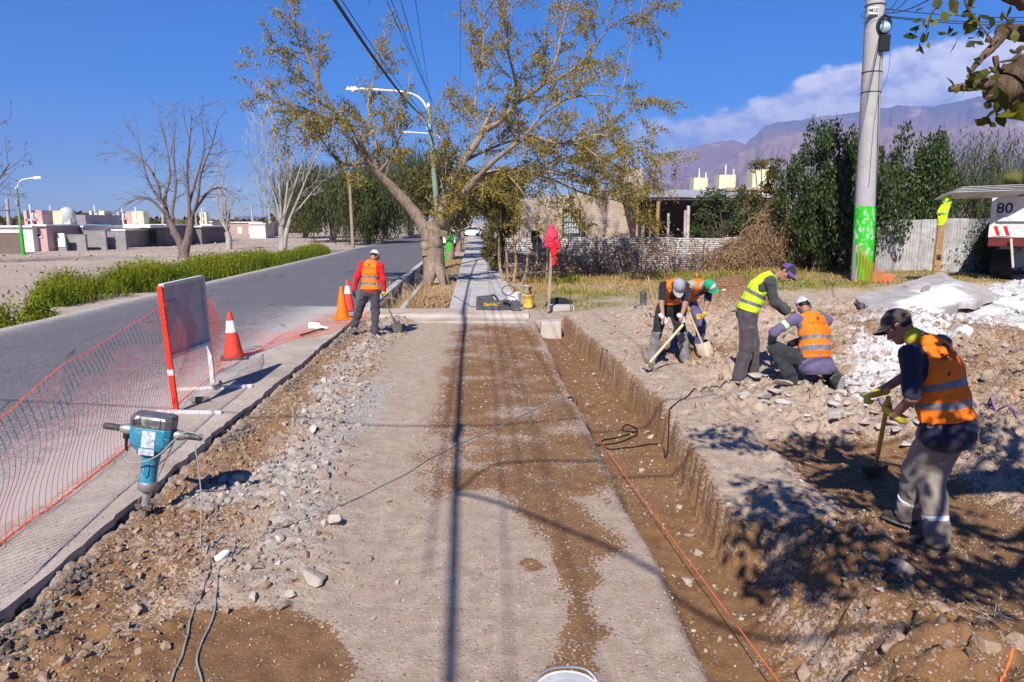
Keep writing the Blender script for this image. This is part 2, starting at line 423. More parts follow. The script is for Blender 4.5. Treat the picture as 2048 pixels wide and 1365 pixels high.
    lime = lime * (h > -.02) * (.86 + .5 * fbm2(x * 4.5, y * 4.5, 4, 83, .65))
    grey = np.maximum(heap * .9, sstep(.25, .02, s + 2.85) * .6); grey = np.maximum(grey, .95 * sstep(1.1, .2, poly_d(x, y, gpts([(430, 1005), (530, 970), (640, 905), (700, 850), (740, 780)])) / .5 + .4 * nz)); damp = damp * (1 - .7 * np.clip(grey * 1.4 - .5, 0, 1) * (x < 0))                    # broken grey concrete and tar among the earth
    grass = back * sstep(1.4, 2.0, s + .4 * nz) * (.55 + .5 * nz)
    dens = np.clip(heap * 1.3 + crumb * 1.15 + .16 + wr * rough * .55 + mound * wr * .5 - pit * .4, 0, 1.6) * (1 - back) * (1 - .9 * tren)
    return h, dict(damp=np.clip(damp, 0, 1), lime=np.clip(lime, 0, 1), grey=np.clip(grey, 0, 1), grass=np.clip(grass, 0, 1), dens=dens)
def gz(x, y): return float(gh(np.array([x]), np.array([y]))[0])
def on(u, v, lift=0.0):
    """point of the uneven ground seen at a pixel of the photo"""
    z = 0.0
    for _ in range(6):
        p = G(u, v, z); z = .5 * z + .5 * gz(p.x, p.y)
    p = G(u, v, z); return Vector((p.x, p.y, gz(p.x, p.y) + lift))

def earth_material():
    t = NT('dug_earth'); v = t.coord('Position')
    damp, lime, grey, grass = t.attr('damp'), t.attr('lime'), t.attr('grey'), t.attr('grass')
    nb = t.noise(v, 1.3, 8, .62); nm = t.noise(v, 7, 8, .65); nf = t.noise(v, 42, 6, .7); nff = t.noise(v, 160, 3, .7)
    dust = t.mix(t.rng(nm, .3, .72), (.335, .237, .166), (.515, .402, .310))
    dust = t.mix(t.rng(nb, .35, .7, 0, .45), dust, (.40, .295, .215)); dust = t.mix(t.rng(nf, .42, .7, 0, .5), dust, (.27, .215, .175)); dust = t.mix(t.rng(nff, .5, .75, 0, .45), dust, (.58, .51, .455))
    br = t.mix(t.rng(nm, .3, .7), (.135, .063, .024), (.262, .136, .058))
    br = t.mix(t.rng(nff, .35, .75, 0, .4), br, (.34, .22, .13))
    vg = t.vor(v, 60); sg = t.n('ShaderNodeSeparateColor'); t.L(vg.outputs['Color'], sg.inputs[0])
    dm = t.math('ADD', damp, t.rng(nf, .3, .7, -.26, .26, False)); dm = t.math('ADD', dm, t.rng(nm, .28, .72, -.3, .3, False)); dm = t.math('ADD', dm, t.rng(sg.outputs[0], 0, 1, -.22, .22, False))
    c = t.mix(t.rng(dm, .43, .54), dust, br)
    gm = t.math('ADD', grey, t.math('MULTIPLY', t.math('SUBTRACT', nm, .5), 1.0))
    c = t.mix(t.rng(gm, .35, .8, 0, .75), c, t.mix(t.rng(nf, .35, .65), (.27, .25, .235), (.50, .475, .45)))
    # pebbles set in the surface
    v1 = t.vor(v, 38); v2 = t.vor(v, 95)
    sp = t.n('ShaderNodeSeparateColor'); t.L(v1.outputs['Color'], sp.inputs[0]); sp2 = t.n('ShaderNodeSeparateColor'); t.L(v2.outputs['Color'], sp2.inputs[0])
    pm = t.math('MULTIPLY', t.rng(v1.outputs['Distance'], .40, .28), t.rng(sp.outputs[0], .70, .73))
    pm2 = t.math('MULTIPLY', t.rng(v2.outputs['Distance'], .42, .30), t.rng(sp2.outputs[0], .62, .66))
    peb = t.ramp(sp.outputs[1], [(0, (.19, .155, .13)), (.3, (.36, .31, .27)), (.6, (.52, .47, .43)), (.85, (.40, .27, .19)), (1, (.66, .63, .60))])
    peb2 = t.ramp(sp2.outputs[1], [(0, (.20, .17, .145)), (.4, (.42, .36, .31)), (.8, (.60, .56, .52)), (1, (.34, .22, .15))])
    dd_ = t.rng(dm, .43, .54); c = t.mix(t.math('MULTIPLY', pm2, t.rng(dd_, 0, 1, .8, .22)), c, peb2); c = t.mix(t.math('MULTIPLY', pm, t.rng(dd_, 0, 1, .85, .32)), c, peb)
    lm = t.math('ADD', lime, t.math('MULTIPLY', t.math('SUBTRACT', nf, .5), 1.1))
    lm = t.math('ADD', lm, t.math('MULTIPLY', t.math('SUBTRACT', nm, .5), .9))
    c = t.mix(t.rng(lm, .46, .86, 0, .92), c, t.mix(t.rng(nf, .3, .7), (.50, .485, .475), (.74, .735, .73)))
    grm = t.math('ADD', grass, t.math('MULTIPLY', t.math('SUBTRACT', nm, .5), .9))
    c = t.mix(t.rng(grm, .3, .7, 0, .8), c, t.mix(t.rng(nb, .4, .62), (.33, .235, .095), (.17, .165, .05)))
    hgt = t.math('ADD', t.math('MULTIPLY', nf, .8), t.math('MULTIPLY', nff, .35))
    hgt = t.math('ADD', hgt, t.math('ADD', t.math('MULTIPLY', pm, .55), t.math('MULTIPLY', pm2, .25)))
    return t.set(c, .93, t.bump(hgt, .9, .016), spec=.12)
M_EARTH = earth_material()

xs = np.concatenate([np.arange(-6, -3.9, .3), np.arange(-3.9, 4.6, .032), np.arange(4.6, 9, .06), np.arange(9, 16.01, .13)])
ys = [1.2]
while ys[-1] < 46: ys.append(ys[-1] + max(.0205, .0042 * ys[-1]))
ys = np.array(ys)
def grid_faces(nx, ny):
    i = np.arange(nx - 1)[None, :]; j = np.arange(ny - 1)[:, None] * nx
    return np.stack([j + i, j + i + 1, j + nx + i + 1, j + nx + i], -1).reshape(-1, 4)
X, Y = np.meshgrid(xs, ys)
Hh, MK = gh(X, Y, True)
V = np.stack([X, Y, Hh], -1).reshape(-1, 3)
me = raw_mesh('dug_ground', V, grid_faces(len(xs), len(ys)), [M_EARTH], None, True, {k: MK[k].ravel() for k in ('damp', 'lime', 'grey', 'grass')})
link('dug_ground', me, kind='structure')
DENS = (xs, ys, MK)

# the wide ground out to the horizon
def geo_axis(a, b, n0, near, far, k):
    out = [0.0]; st = near
    while out[-1] < far: out.append(out[-1] + st); st *= k
    return np.array(out)
gx = geo_axis(0, 0, 0, .8, 9000, 1.055); gxs = np.concatenate([-gx[::-1], gx[1:]])
gys = np.concatenate([-geo_axis(0, 0, 0, 1.5, 300, 1.2)[::-1], geo_axis(0, 0, 0, .7, 9500, 1.05)[1:]])
X, Y = np.meshgrid(gxs, gys)
s = S_(X, Y)
Z = np.where(X > 0, verge(X, Y) * np.clip((60 - X) / 40, 0, 1) * np.clip((90 - Y) / 40, 0, 1), 0) - .035
Z += np.where(s < -11, (.10 * fbm2(X * .35, Y * .35, 4, 101) + .05 * fbm2(X * 1.6, Y * 1.6, 3, 102)) * sstep(-11, -13, s) * sstep(400, 60, np.hypot(X, Y)), 0)
Z += .35 * np.exp(-(((X + 13.6) / 1.4) ** 2 + ((Y - 16.8) / 1.7) ** 2))
inside = sstep(-6.6, -5.2, X) * sstep(16.6, 15.4, X) * sstep(.2, 1.6, Y) * sstep(47, 45, Y)
Z = Z - 1.1 * inside
rdm = sstep(-11.3, -10.6, s) * sstep(-2.0, -2.7, s); Z = Z * (1 - rdm) - .12 * rdm - 1.1 * inside * rdm
def plain_material():
    t = NT('dusty_plain'); v = t.coord('Position')
    nb = t.noise(v, .12, 8, .6); nm = t.noise(v, 1.1, 8, .65); nf = t.noise(v, 9, 6, .7)
    c = t.mix(t.rng(nb, .35, .68), (.36, .275, .22), (.47, .385, .32)); c = t.mix(t.rng(nm, .42, .7, 0, .5), c, (.30, .225, .175))
    c = t.mix(t.rng(nf, .52, .75, 0, .4), c, (.52, .45, .39))
    v1 = t.vor(v, 7); sp = t.n('ShaderNodeSeparateColor'); t.L(v1.outputs['Color'], sp.inputs[0])
    pm = t.math('MULTIPLY', t.rng(v1.outputs['Distance'], .4, .25), t.rng(sp.outputs[0], .84, .88))
    c = t.mix(t.math('MULTIPLY', pm, .8), c, t.ramp(sp.outputs[1], [(0, (.13, .11, .1)), (.5, (.4, .34, .3)), (1, (.6, .56, .52))]))
    return t.set(c, .95, t.bump(t.math('ADD', nf, t.math('ADD', nm, pm)), .7, .05), spec=.1)
M_PLAIN = plain_material()
me = raw_mesh('ground', np.stack([X, Y, Z], -1).reshape(-1, 3), grid_faces(len(gxs), len(gys)), [M_PLAIN], None, True)
link('ground', me, kind='structure')

# road slab and concrete gutter
def asphalt():
    t = NT('asphalt'); v = t.coord('Position'); du = t.attr('dust')
    nb = t.noise(v, .35, 6, .6); nm = t.noise(v, 4, 6, .65); nf = t.noise(v, 60, 4, .7)
    vo = t.vor(v, 70); sp = t.n('ShaderNodeSeparateColor'); t.L(vo.outputs['Color'], sp.inputs[0])
    c = t.mix(t.rng(nb, .3, .7), (.092, .086, .104), (.122, .114, .134))
    # long wheel tracks, along the street
    c = t.mix(t.rng(t.attr('track'), .2, .9, 0, .35), c, (.074, .069, .088))
    st = t.ramp(sp.outputs[0], [(0, (.06, .057, .06)), (.45, (.115, .108, .118)), (.8, (.20, .188, .19)), (1, (.36, .335, .315))])
    c = t.mix(t.rng(nf, .35, .6, .35, .75), c, st)
    dm = t.math('ADD', du, t.math('MULTIPLY', t.math('SUBTRACT', nm, .5), .5)); dm = t.math('ADD', dm, t.math('MULTIPLY', t.math('SUBTRACT', sp.outputs[1], .5), .45))
    c = t.mix(t.rng(dm, .25, .85, 0, .88), c, (.46, .415, .375))
    cn_ = t.noise(v, .8, 3, .6); wv = t.n('ShaderNodeTexVoronoi', feature='DISTANCE_TO_EDGE'); t.L(t.scale(v, (.35, .22, .3)), wv.inputs['Vector']); wv.inputs['Scale'].default_value = 1.0
    ck = t.math('ADD', wv.outputs['Distance'], t.math('MULTIPLY', t.math('SUBTRACT', nm, .5), .05)); c = t.mix(t.math('MULTIPLY', t.rng(ck, .012, .004), t.rng(cn_, .5, .6, 0, .6)), c, (.04, .037, .042)); c = t.mix(t.rng(t.noise(v, .9, 5, .7, .5), .62, .74, 0, .4), c, (.06, .056, .066))
    return t.set(c, .82, t.bump(t.math('ADD', vo.outputs['Distance'], nf), .5, .006), spec=.25)
def concrete(name, a, b, crack=False):
    t = NT(name); v = t.coord('Position')
    nb = t.noise(v, .9, 8, .62); nm = t.noise(v, 6, 8, .7); nf = t.noise(v, 70, 4, .7)
    c = t.mix(t.rng(nb, .3, .7), a, b); c = t.mix(t.rng(nm, .5, .75, 0, .5), c, tuple(q * .72 for q in a)); c = t.mix(t.rng(nf, .55, .63, 0, .75), c, (.15, .12, .10)); c = t.mix(t.rng(t.noise(v, 24, 5, .7), .55, .68, 0, .6), c, (.24, .20, .17)); c = t.mix(t.rng(t.noise(v, 2.6, 8, .7), .52, .7, 0, .45), c, (.27, .235, .21))
    c = t.mix(t.rng(nf, .25, .36, .5, 0), c, (.6, .56, .52))
    return t.set(c, .9, t.bump(t.math('ADD', nf, nm), .45, .006), spec=.15)
M_ASPH = asphalt(); M_CONC = concrete('worn_concrete', (.33, .265, .215), (.52, .44, .365)); M_CONCG = concrete('grey_concrete', (.40, .375, .35), (.52, .495, .47))
ry = [-30.0]
while ry[-1] < 700: ry.append(ry[-1] + (.09 if 0 < ry[-1] < 20 else max(.2, abs(ry[-1]) * .02)))
ry = np.array(ry)
def slab(name, s0, s1, n, top, bot, m, edge=None, attrs=None, y0=None, y1=None, crown=0.0):
    yy = ry if y0 is None else ry[(ry >= y0) & (ry <= y1)]
    us = np.linspace(0, 1, n); A = s0 + .0 * yy; B = s1 + .0 * yy
    if edge is not None: B = B + edge(yy)
    Sg = A[:, None] + (B - A)[:, None] * us[None]; Yg = np.repeat(yy[:, None], n, 1); Xg = Sg - .055 * Yg
    Zt = np.full_like(Xg, top) + crown * (1 - (2 * us[None] - 1) ** 2) + .004 * fbm2(Xg * 2, Yg * 2, 3, 201)
    Vt = np.stack([Xg, Yg, Zt], -1).reshape(-1, 3); k = len(Vt); Vb = Vt.copy(); Vb[:, 2] = bot
    Ft = grid_faces(n, len(yy)); sides = []
    for j in range(len(yy) - 1):
        a, b = j * n, (j + 1) * n; sides.append((a + k, a, b, b + k)); a, b = a + n - 1, b + n - 1; sides.append((a, a + k, b + k, b))
    for i in range(n - 1):
        sides.append((i, i + k, i + 1 + k, i + 1)); a = (len(yy) - 1) * n + i; sides.append((a + k, a, a + 1, a + 1 + k))
    Fa = np.concatenate([Ft, np.array(sides)])
    at = {q: np.concatenate([f(Sg, Yg).ravel()] * 2) for q, f in (attrs or {}).items()}
    return link(name, raw_mesh(name, np.concatenate([Vt, Vb]), Fa, [m], None, False, at), kind='structure')
def e_road(y): return .0 * y + .02 * fbm2(y * 1.5, y * 0, 3, 211)
def e_gut(y): return .03 * fbm2(y * 1.1, y * 0, 3, 212) + .03 * fbm2(y * 7, y * 0, 3, 213)
slab('road', -10.3, -3.62, 44, .10, -.3, M_ASPH, lambda y: np.where(y > 17.6, .55, 0) + e_road(y), {'dust': lambda s, y: np.exp(-np.abs(s + 3.62) / 1.1) * (y < 19) * 1.05 + np.exp(-np.abs(s + 10.3) / .5) * .9 + .10,
     'track': lambda s, y: np.exp(-((s + 8.4) / .5) ** 2) + np.exp(-((s + 6.7) / .5) ** 2)}, crown=.03)
slab('concrete_gutter', -3.618, -2.85, 12, .104, -.06, M_CONC, e_gut, None, -30, 17.6)
# broken tar edge below the concrete
slab('tar_layer', -3.4, -2.85, 6, .045, -.1, mat('tar', (.05, .045, .042), .8, .3, 20, .8, 30, .03, coord='Position'), lambda y: .07 * fbm2(y * 2.3, y * 0, 3, 214) + .05 * fbm2(y * 11, y * 0, 2, 215), None, 1.5, 17.4)
slab('sidewalk', -.65, 1.25, 14, .125, -.2, M_CONCG, lambda y: .02 * fbm2(y, y * 0, 3, 221), None, 18.35, 700)
slab('ditch_kerb', -2.98, -2.74, 3, .15, -.4, M_CONCG, None, None, 18.3, 60)
slab('ditch_wall', -2.0, -1.86, 3, .10, -.5, M_CONCG, None, None, 18.9, 40)
# ------------------------------------------------------------------ the mountain range and the air
def elev(u, v):
    d = ray(u, v); return atan2(d.x, d.y), math.atan2(d.z, math.hypot(d.x, d.y))
far_px = [(1180, 400), (1290, 332), (1340, 301), (1380, 291), (1440, 279), (1465, 275), (1490, 284), (1508, 270), (1530, 247), (1560, 240), (1600, 235), (1700, 222), (1800, 206), (1860, 209), (1920, 198), (1960, 188), (2048, 204), (2200, 190), (2500, 230)]
near_px = [(1180, 425), (1290, 385), (1400, 345), (1480, 300), (1540, 272), (1590, 260), (1660, 254), (1750, 246), (1850, 258), (1950, 246), (2048, 236), (2200, 240), (2500, 280)]
hill_px = [(-300, 440), (300, 441), (440, 437), (480, 431), (500, 428), (520, 432), (545, 427), (575, 434), (640, 440), (800, 441), (1000, 441), (1180, 441)]
def mountain():
    fa = np.array([elev(*p) for p in far_px]); na = np.array([elev(*p) for p in near_px])
    A = np.linspace(radians(9), radians(62), 330); Rr = np.linspace(2600, 6600, 100)
    AA, RR = np.meshgrid(A, Rr)
    hf = np.tan(np.interp(A, fa[:, 0], fa[:, 1])) * 5600 + CAMH; hn = np.tan(np.interp(A, na[:, 0], na[:, 1])) * 4300 + CAMH
    Xm = RR * np.sin(AA); Ym = RR * np.cos(AA)
    gul = np.abs(fbm2(AA * 55, RR * .0016 + AA * 9, 4, 301, .6)); gul2 = np.abs(fbm2(AA * 22, RR * .0011 - AA * 5, 5, 302, .6))
    t1 = np.clip((RR - 2600) / 1700, 0, 1); t2 = np.clip((RR - 4300) / 1300, 0, 1)
    h = hn[None] * t1 ** 1.15 * (RR <= 4300) + (hn[None] + (hf - hn)[None] * t2 ** 1.1 - 170 * np.sin(pi * t2) ** 1) * (RR > 4300) * (RR <= 5600) + (hf[None] - (RR - 5600) * .25) * (RR > 5600)
    crest = np.exp(-((RR - 4300) / 260) ** 2) + np.exp(-((RR - 5600) / 260) ** 2)
    h = h - (270 * gul + 260 * gul2) * np.clip(np.sin(pi * np.clip((RR - 2600) / 1700, 0, 1)) * (RR < 4300) + np.sin(pi * t2) * (RR > 4300), 0, 1) - 14 * gul * crest
    t = NT('mountain_rock'); v = t.coord('Position')
    nb = t.noise(v, .0016, 8, .6); nm = t.noise(v, .012, 8, .65)
    c = t.mix(t.rng(nb, .35, .65), (.20, .125, .115), (.30, .205, .175)); c = t.mix(t.rng(nm, .4, .7, 0, .6), c, (.17, .105, .09)); sz = t.n('ShaderNodeSeparateXYZ'); t.L(v, sz.inputs[0]); c = t.mix(t.rng(t.math('ADD', sz.outputs[2], t.math('MULTIPLY', t.math('SUBTRACT', nb, .5), 700)), 480, 760, 0, .85), c, (.095, .085, .115)); c = t.mix(t.rng(t.noise(t.scale(v, (.004, .004, .012)), 1.0, 6, .65), .56, .68, 0, .5), c, (.44, .32, .27))  # cloud shadow on the high ridge is put into the colour, darker with height
    t.set(c, .95, t.bump(nm, .8, 25), spec=.05)
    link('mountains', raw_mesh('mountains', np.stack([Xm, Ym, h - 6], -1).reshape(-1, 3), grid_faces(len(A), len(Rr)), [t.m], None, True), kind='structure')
    ha = np.array([elev(*p) for p in hill_px]); A = np.linspace(radians(-45), radians(9), 200); Rr = np.linspace(4600, 6600, 30)
    AA, RR = np.meshgrid(A, Rr); hh = np.tan(np.maximum(np.interp(A, ha[:, 0], ha[:, 1]), 0)) * 5600
    h = (hh[None] - 2) * np.sin(pi * np.clip((RR - 4600) / 2000, 0, 1)) ** .8 + 3 * fbm2(AA * 120, RR * .002, 3, 303) - 6
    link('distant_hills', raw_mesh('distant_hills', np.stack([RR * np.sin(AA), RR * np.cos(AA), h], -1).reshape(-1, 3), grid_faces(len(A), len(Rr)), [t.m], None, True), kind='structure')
mountain()
def haze():
    m = bpy.data.materials.new('haze_air'); m.use_nodes = True; nt = m.node_tree; nt.nodes.clear()
    o = nt.nodes.new('ShaderNodeOutputMaterial'); pv = nt.nodes.new('ShaderNodeVolumePrincipled')
    pv.inputs['Color'].default_value = (.26, .44, 1.0, 1); pv.inputs['Density'].default_value = HAZE_DENSITY; pv.inputs['Anisotropy'].default_value = .0
    nt.links.new(pv.outputs[0], o.inputs['Volume'])
    mb = MB(); mb.box((0, 500, 606), (19600, 20200, 1215)); mb.build('haze', m, kind='stuff')
HAZE_DENSITY = .00014

# ------------------------------------------------------------------ trees and plants
def leaf_mat(name, cols, trans=.35, rough=.55):
    t = NT(name); f = t.attr('rnd')
    c = t.ramp(f, [(i / (len(cols) - 1), q) for i, q in enumerate(cols)])
    tr = t.n('ShaderNodeBsdfTranslucent'); t.L(c, tr.inputs['Color']); mx = t.n('ShaderNodeMixShader'); mx.inputs[0].default_value = trans
    t.set(c, rough, spec=.25); t.L(t.b.outputs[0], mx.inputs[1]); t.L(tr.outputs[0], mx.inputs[2]); t.L(mx.outputs[0], t.out.inputs[0]); return t.m
def bark(name, a, b, sc=8, st=(1, 1, .25)):
    t = NT(name); v = t.scale(t.coord('Object'), st)
    n1_ = t.noise(v, sc, 8, .65, .6); n2_ = t.noise(v, sc * 5, 6, .7)
    c = t.mix(t.rng(n1_, .32, .68), a, b); c = t.mix(t.rng(n2_, .5, .75, 0, .6), c, tuple(q * .5 for q in a))
    return t.set(c, .9, t.bump(t.math('ADD', n1_, t.math('MULTIPLY', n2_, .6)), .9, .05), spec=.15)
B_GREY = bark('grey_bark', (.205, .148, .108), (.37, .285, .215)); B_BARE = bark('dark_bark', (.12, .085, .075), (.235, .18, .16)); B_PALE = bark('pale_bark', (.30, .265, .235), (.48, .44, .40))
B_DARK = bark('brown_bark', (.075, .05, .035), (.15, .105, .075))

def leaves_geo(pos, size, rng, droop=.5, aspect=.42, dirs=None, fold=True):
    """N small folded leaves at pos; returns verts, faces, rnd"""
    N = len(pos); pos = np.asarray(pos)
    d = rng.normal(size=(N, 3)); d[:, 2] -= droop * 2
    if dirs is not None: d = d * .6 + dirs * 1.2
    d /= np.linalg.norm(d, axis=1)[:, None] + 1e-9
    w = np.cross(d, rng.normal(size=(N, 3))); w /= np.linalg.norm(w, axis=1)[:, None] + 1e-9
    L = (size * rng.uniform(.6, 1.35, N))[:, None]
    nrm = np.cross(d, w)
    a = pos; b = pos + d * L * .5 + w * L * aspect * .5 + nrm * L * .06; c = pos + d * L; e = pos + d * L * .5 - w * L * aspect * .5 + nrm * L * .06
    V = np.stack([a, b, c, e], 1).reshape(-1, 3); i = np.arange(N)[:, None] * 4
    return V, np.concatenate([i, i + 1, i + 2, i + 3], 1), np.repeat(rng.random(N), 4)
def build_leaves(name, pos, size, m, parent, rng, world=True, **k):
    V, Fq, r = leaves_geo(pos, size, rng, **k)
    if world and parent is not None:
        Mi = np.array(full_mat(parent).inverted()); V = V @ Mi[:3, :3].T + Mi[:3, 3]
    return link(name, raw_mesh(name, V, Fq, [m], None, False, {'rnd': r}), parent)

def rot_about(d, ang, rng):
    ax = np.cross(d, rng.normal(size=3)); ax /= np.linalg.norm(ax) + 1e-9
    return d * cos(ang) + np.cross(ax, d) * sin(ang)
class Tree:
    def __init__(s, seed): s.rng = np.random.default_rng(seed); s.mb = MB(); s.tips = []; s.dirs = []; s.nseg = 0
    def limb(s, pts, r0, r1, n=8, rough=.0):
        pts = smooth_path(pts, 4); k = len(pts); r = np.linspace(r0, r1, k)
        r = r * (1 + rough * s.rng.normal(size=k)); p = np.array([tuple(q) for q in pts]) + s.rng.normal(size=(k, 3)) * r0 * rough * .4
        s.mb.tube(p, r, n); return p, r
    def grow(s, p, d, L, r, lv, cfg):
        rng = s.rng; n = max(3, int(L / cfg['seg'][min(lv, len(cfg['seg']) - 1)])); st = L / n
        pts = [np.array(p)]; d = np.array(d, float); d /= np.linalg.norm(d); ds = [d]
        tro = cfg['trop'][min(lv, len(cfg['trop']) - 1)]; wob = cfg['wob']
        for i in range(n):
            d = d + rng.normal(size=3) * wob + np.array((0, 0, tro * st)); d /= np.linalg.norm(d); pts.append(pts[-1] + d * st); ds.append(d)
        rr = np.linspace(r, max(r * cfg['tip'], cfg['rmin']), n + 1)
        s.mb.tube(pts, rr, 6 if r > .05 else (4 if r > .02 else 3), cap=False); s.nseg += n
        if lv < cfg['levels']:
            s.kids(pts, ds, rr, L, lv, cfg)
        if lv >= cfg['leaf_lv'] and cfg['nleaf'] > 0:
            m = max(1, int(cfg['nleaf'] * L))
            for _ in range(m):
                t = rng.uniform(.15, 1) * n; i = min(int(t), n - 1); q = pts[i] + (pts[i + 1] - pts[i]) * (t - i)
                s.tips.append(q + rng.normal(size=3) * cfg['spread']); s.dirs.append(ds[i])
    def kids(s, pts, ds, rr, L, lv, cfg, t0=None, ratio=None):
        rng = s.rng; c = cfg['kids'][min(lv, len(cfg['kids']) - 1)]; n = len(pts) - 1
        m = max(1, int(c * L + rng.random())) if cfg.get('perlen', True) else c
        for k in range(m):
            t = (cfg['t0'] if t0 is None else t0) + (1 - (cfg['t0'] if t0 is None else t0)) * (k + rng.random()) / m; x = t * n; i = min(int(x), n - 1)
            q = np.array(pts[i]) + (np.array(pts[i + 1]) - np.array(pts[i])) * (x - i)
            dd = rot_about(np.array(ds[i]), radians(rng.normal(cfg['ang'], 13)), rng)
            Lr = (ratio or cfg['ratio']) * L * rng.uniform(.55, 1.15) * (1.15 - .55 * t)
            if 'lmax' in cfg: Lr = min(Lr, cfg['lmax'][min(lv, len(cfg['lmax']) - 1)] * rng.uniform(.6, 1.1))
            s.grow(q, dd, max(.25, Lr), max(cfg['rmin'], min(rr[i] * cfg['rr'], rr[i] * .9)), lv + 1, cfg)
def dirs_of(p):
    d = np.diff(p, axis=0); d /= np.linalg.norm(d, axis=1)[:, None] + 1e-9; return np.concatenate([d, d[-1:]])

# the big half-bare street tree
def main_tree():
    Y0 = 26.4; base = on(872, 570); root = thing('street_tree', 'big gnarled pale-barked tree with sparse yellowing leaves growing between road and footpath', 'tree', tuple(base))
    T = Tree(11); y = lambda u, v, o=0: P(u, v, Y0 + o)
    T.limb([base + Vector((0, 0, -.15)), y(868, 540), y(866, 500), y(864, 465), y(866, 445)], .43, .36, 14, .04)
    for a in range(5):
        q = base + Vector((.36 * cos(a * 1.3 + .3), .36 * sin(a * 1.3 + .3), -.1)); T.limb([q + Vector((.14 * cos(a * 1.3 + .3), .14 * sin(a * 1.3 + .3), -.05)), q * .7 + base * .3 + Vector((0, 0, .5)), y(867, 525)], .10, .22, 8, .06)
    knots = [(869, 474, .33), (884, 455, .30), (856, 494, .30)]
    for u, v, r in knots:
        p = y(u, v, -.1); T.limb([p + Vector((0, 0, -.35)), p, p + Vector((.05, 0, .35))], r * .9, r, 10, .06)
    L = []
    def limb(px, r0, r1, n=8, rough=.05):
        p, r = T.limb([y(*q) for q in px], r0 * .76, r1 * .75, n, rough); L.append((p, r)); return p
    limb([(862, 478), (850, 462, -.1), (837, 436, -.2), (798, 391, -.5), (762, 352, -.9), (736, 325, -1.2)], .40, .17, 10)
    limb([(742, 332, -1.1), (727, 303, -1.3), (710, 264, -1.6), (666, 220, -2.0), (640, 170, -2.3), (618, 120, -2.5), (600, 88, -2.6), (578, 26, -2.8)], .15, .02)
    limb([(705, 258, -1.5), (680, 240, -1.6), (644, 233, -1.5), (612, 222, -1.4), (578, 229, -1.3), (540, 200, -1.2), (520, 150, -1.0)], .10, .015)
    limb([(752, 340, -1.0), (752, 300, -.3), (749, 281, -.2), (736, 211, .3), (748, 160, .7), (754, 120, 1.0)], .11, .02)
    limb([(770, 360, -.8), (789, 300, -1.5), (800, 270, -1.9), (806, 230, -2.1)], .08, .012)
    limb([(735, 323, -1.2), (700, 330, -2.0), (672, 318, -2.8), (650, 290, -3.3), (630, 260, -3.6)], .09, .012)
    limb([(870, 452), (877, 448, .1), (886, 404, .4), (899, 374, .6), (925, 325, .9), (956, 281, 1.2), (969, 251, 1.3)], .30, .15, 10)
    limb([(965, 260, 1.3), (995, 246, 1.4), (1039, 202, 1.6), (1083, 171, 1.7), (1110, 123, 1.8), (1123, 66, 2.0), (1140, 0, 2.1), (1152, -90, 2.3), (1150, -170, 2.4)], .15, .02)
    limb([(962, 270, 1.2), (950, 220, 2.2), (958, 160, 3.0), (968, 95, 3.4), (960, 40, 3.6)], .09, .015)
    limb([(1030, 212, 1.6), (1030, 160, .8), (1018, 110, .3), (1013, 44, .0), (1006, -30, -.2), (1000, -110, -.4)], .08, .012)
    limb([(1083, 171, 1.7), (1130, 150, 1.0), (1180, 110, .5), (1215, 60, .2), (1260, 30, .0), (1300, 20, -.2)], .07, .01)
    limb([(875, 458), (886, 444, -.4), (912, 413, -.8), (930, 382, -1.0), (965, 352, -1.2), (1017, 343, -1.4), (1061, 347, -1.5), (1110, 345, -1.6), (1160, 360, -1.7)], .29, .05, 10)
    limb([(940, 372, -1.0), (985, 325, -1.8), (1030, 290, -2.2), (1061, 273, -2.4), (1110, 285, -2.6), (1149, 281, -2.7), (1200, 270, -2.8), (1237, 286, -2.9), (1281, 300, -3.0), (1300, 330, -3.0)], .12, .012)
    limb([(1050, 275, -2.4), (1080, 235, -2.2), (1130, 200, -2.0), (1190, 190, -1.9), (1240, 200, -1.8), (1275, 230, -1.8)], .07, .01)
    limb([(925, 325, .9), (975, 300, 2.2), (1040, 280, 3.0), (1100, 300, 3.4), (1150, 320, 3.6), (1200, 345, 3.7)], .09, .012)
    limb([(1085, 345, -1.5), (1120, 320, -.8), (1170, 310, -.4), (1220, 325, -.2), (1250, 360, -.1)], .05, .01)
    limb([(1061, 347, -1.5), (1110, 362, -1.2), (1170, 388, -1.0), (1235, 402, -.9), (1275, 420, -.8)], .06, .01)
    limb([(1010, 344, -1.4), (1035, 372, -1.9), (1060, 405, -2.2), (1085, 430, -2.4)], .05, .01)
    limb([(1149, 281, -2.7), (1190, 310, -3.0), (1230, 350, -3.2), (1255, 385, -3.3)], .05, .01)
    limb([(897, 372, .6), (885, 330, -.4), (895, 280, -1.0), (900, 230, -1.3)], .06, .01)
    # torn stub ends hanging on the lower limb
    for a, b, c in [((722, 320, -1.2), (716, 345, -1.2), (714, 378, -1.1)), ((782, 300, -.9), (790, 322, -.8), (806, 285, -.6)), ((730, 275, -1), (742, 268, -.9), (752, 258, -.8)), ((752, 352, -1), (770, 330, -1.1), (778, 318, -1.1))]:
        T.limb([y(*a), y(*b), y(*c)], .06, .02, 6, .1)
    cfg = dict(seg=(.35, .3, .25, .2), trop=(.10, .02, -.28, -.6), wob=.14, tip=.35, rmin=.0085, levels=3, leaf_lv=1, nleaf=50, spread=.07, kids=(2.5, 2.6, 2.4, 2), ratio=.62, ang=42, rr=.55, t0=.12, lmax=(1.75, 1.05, .65))
    n = len(L)
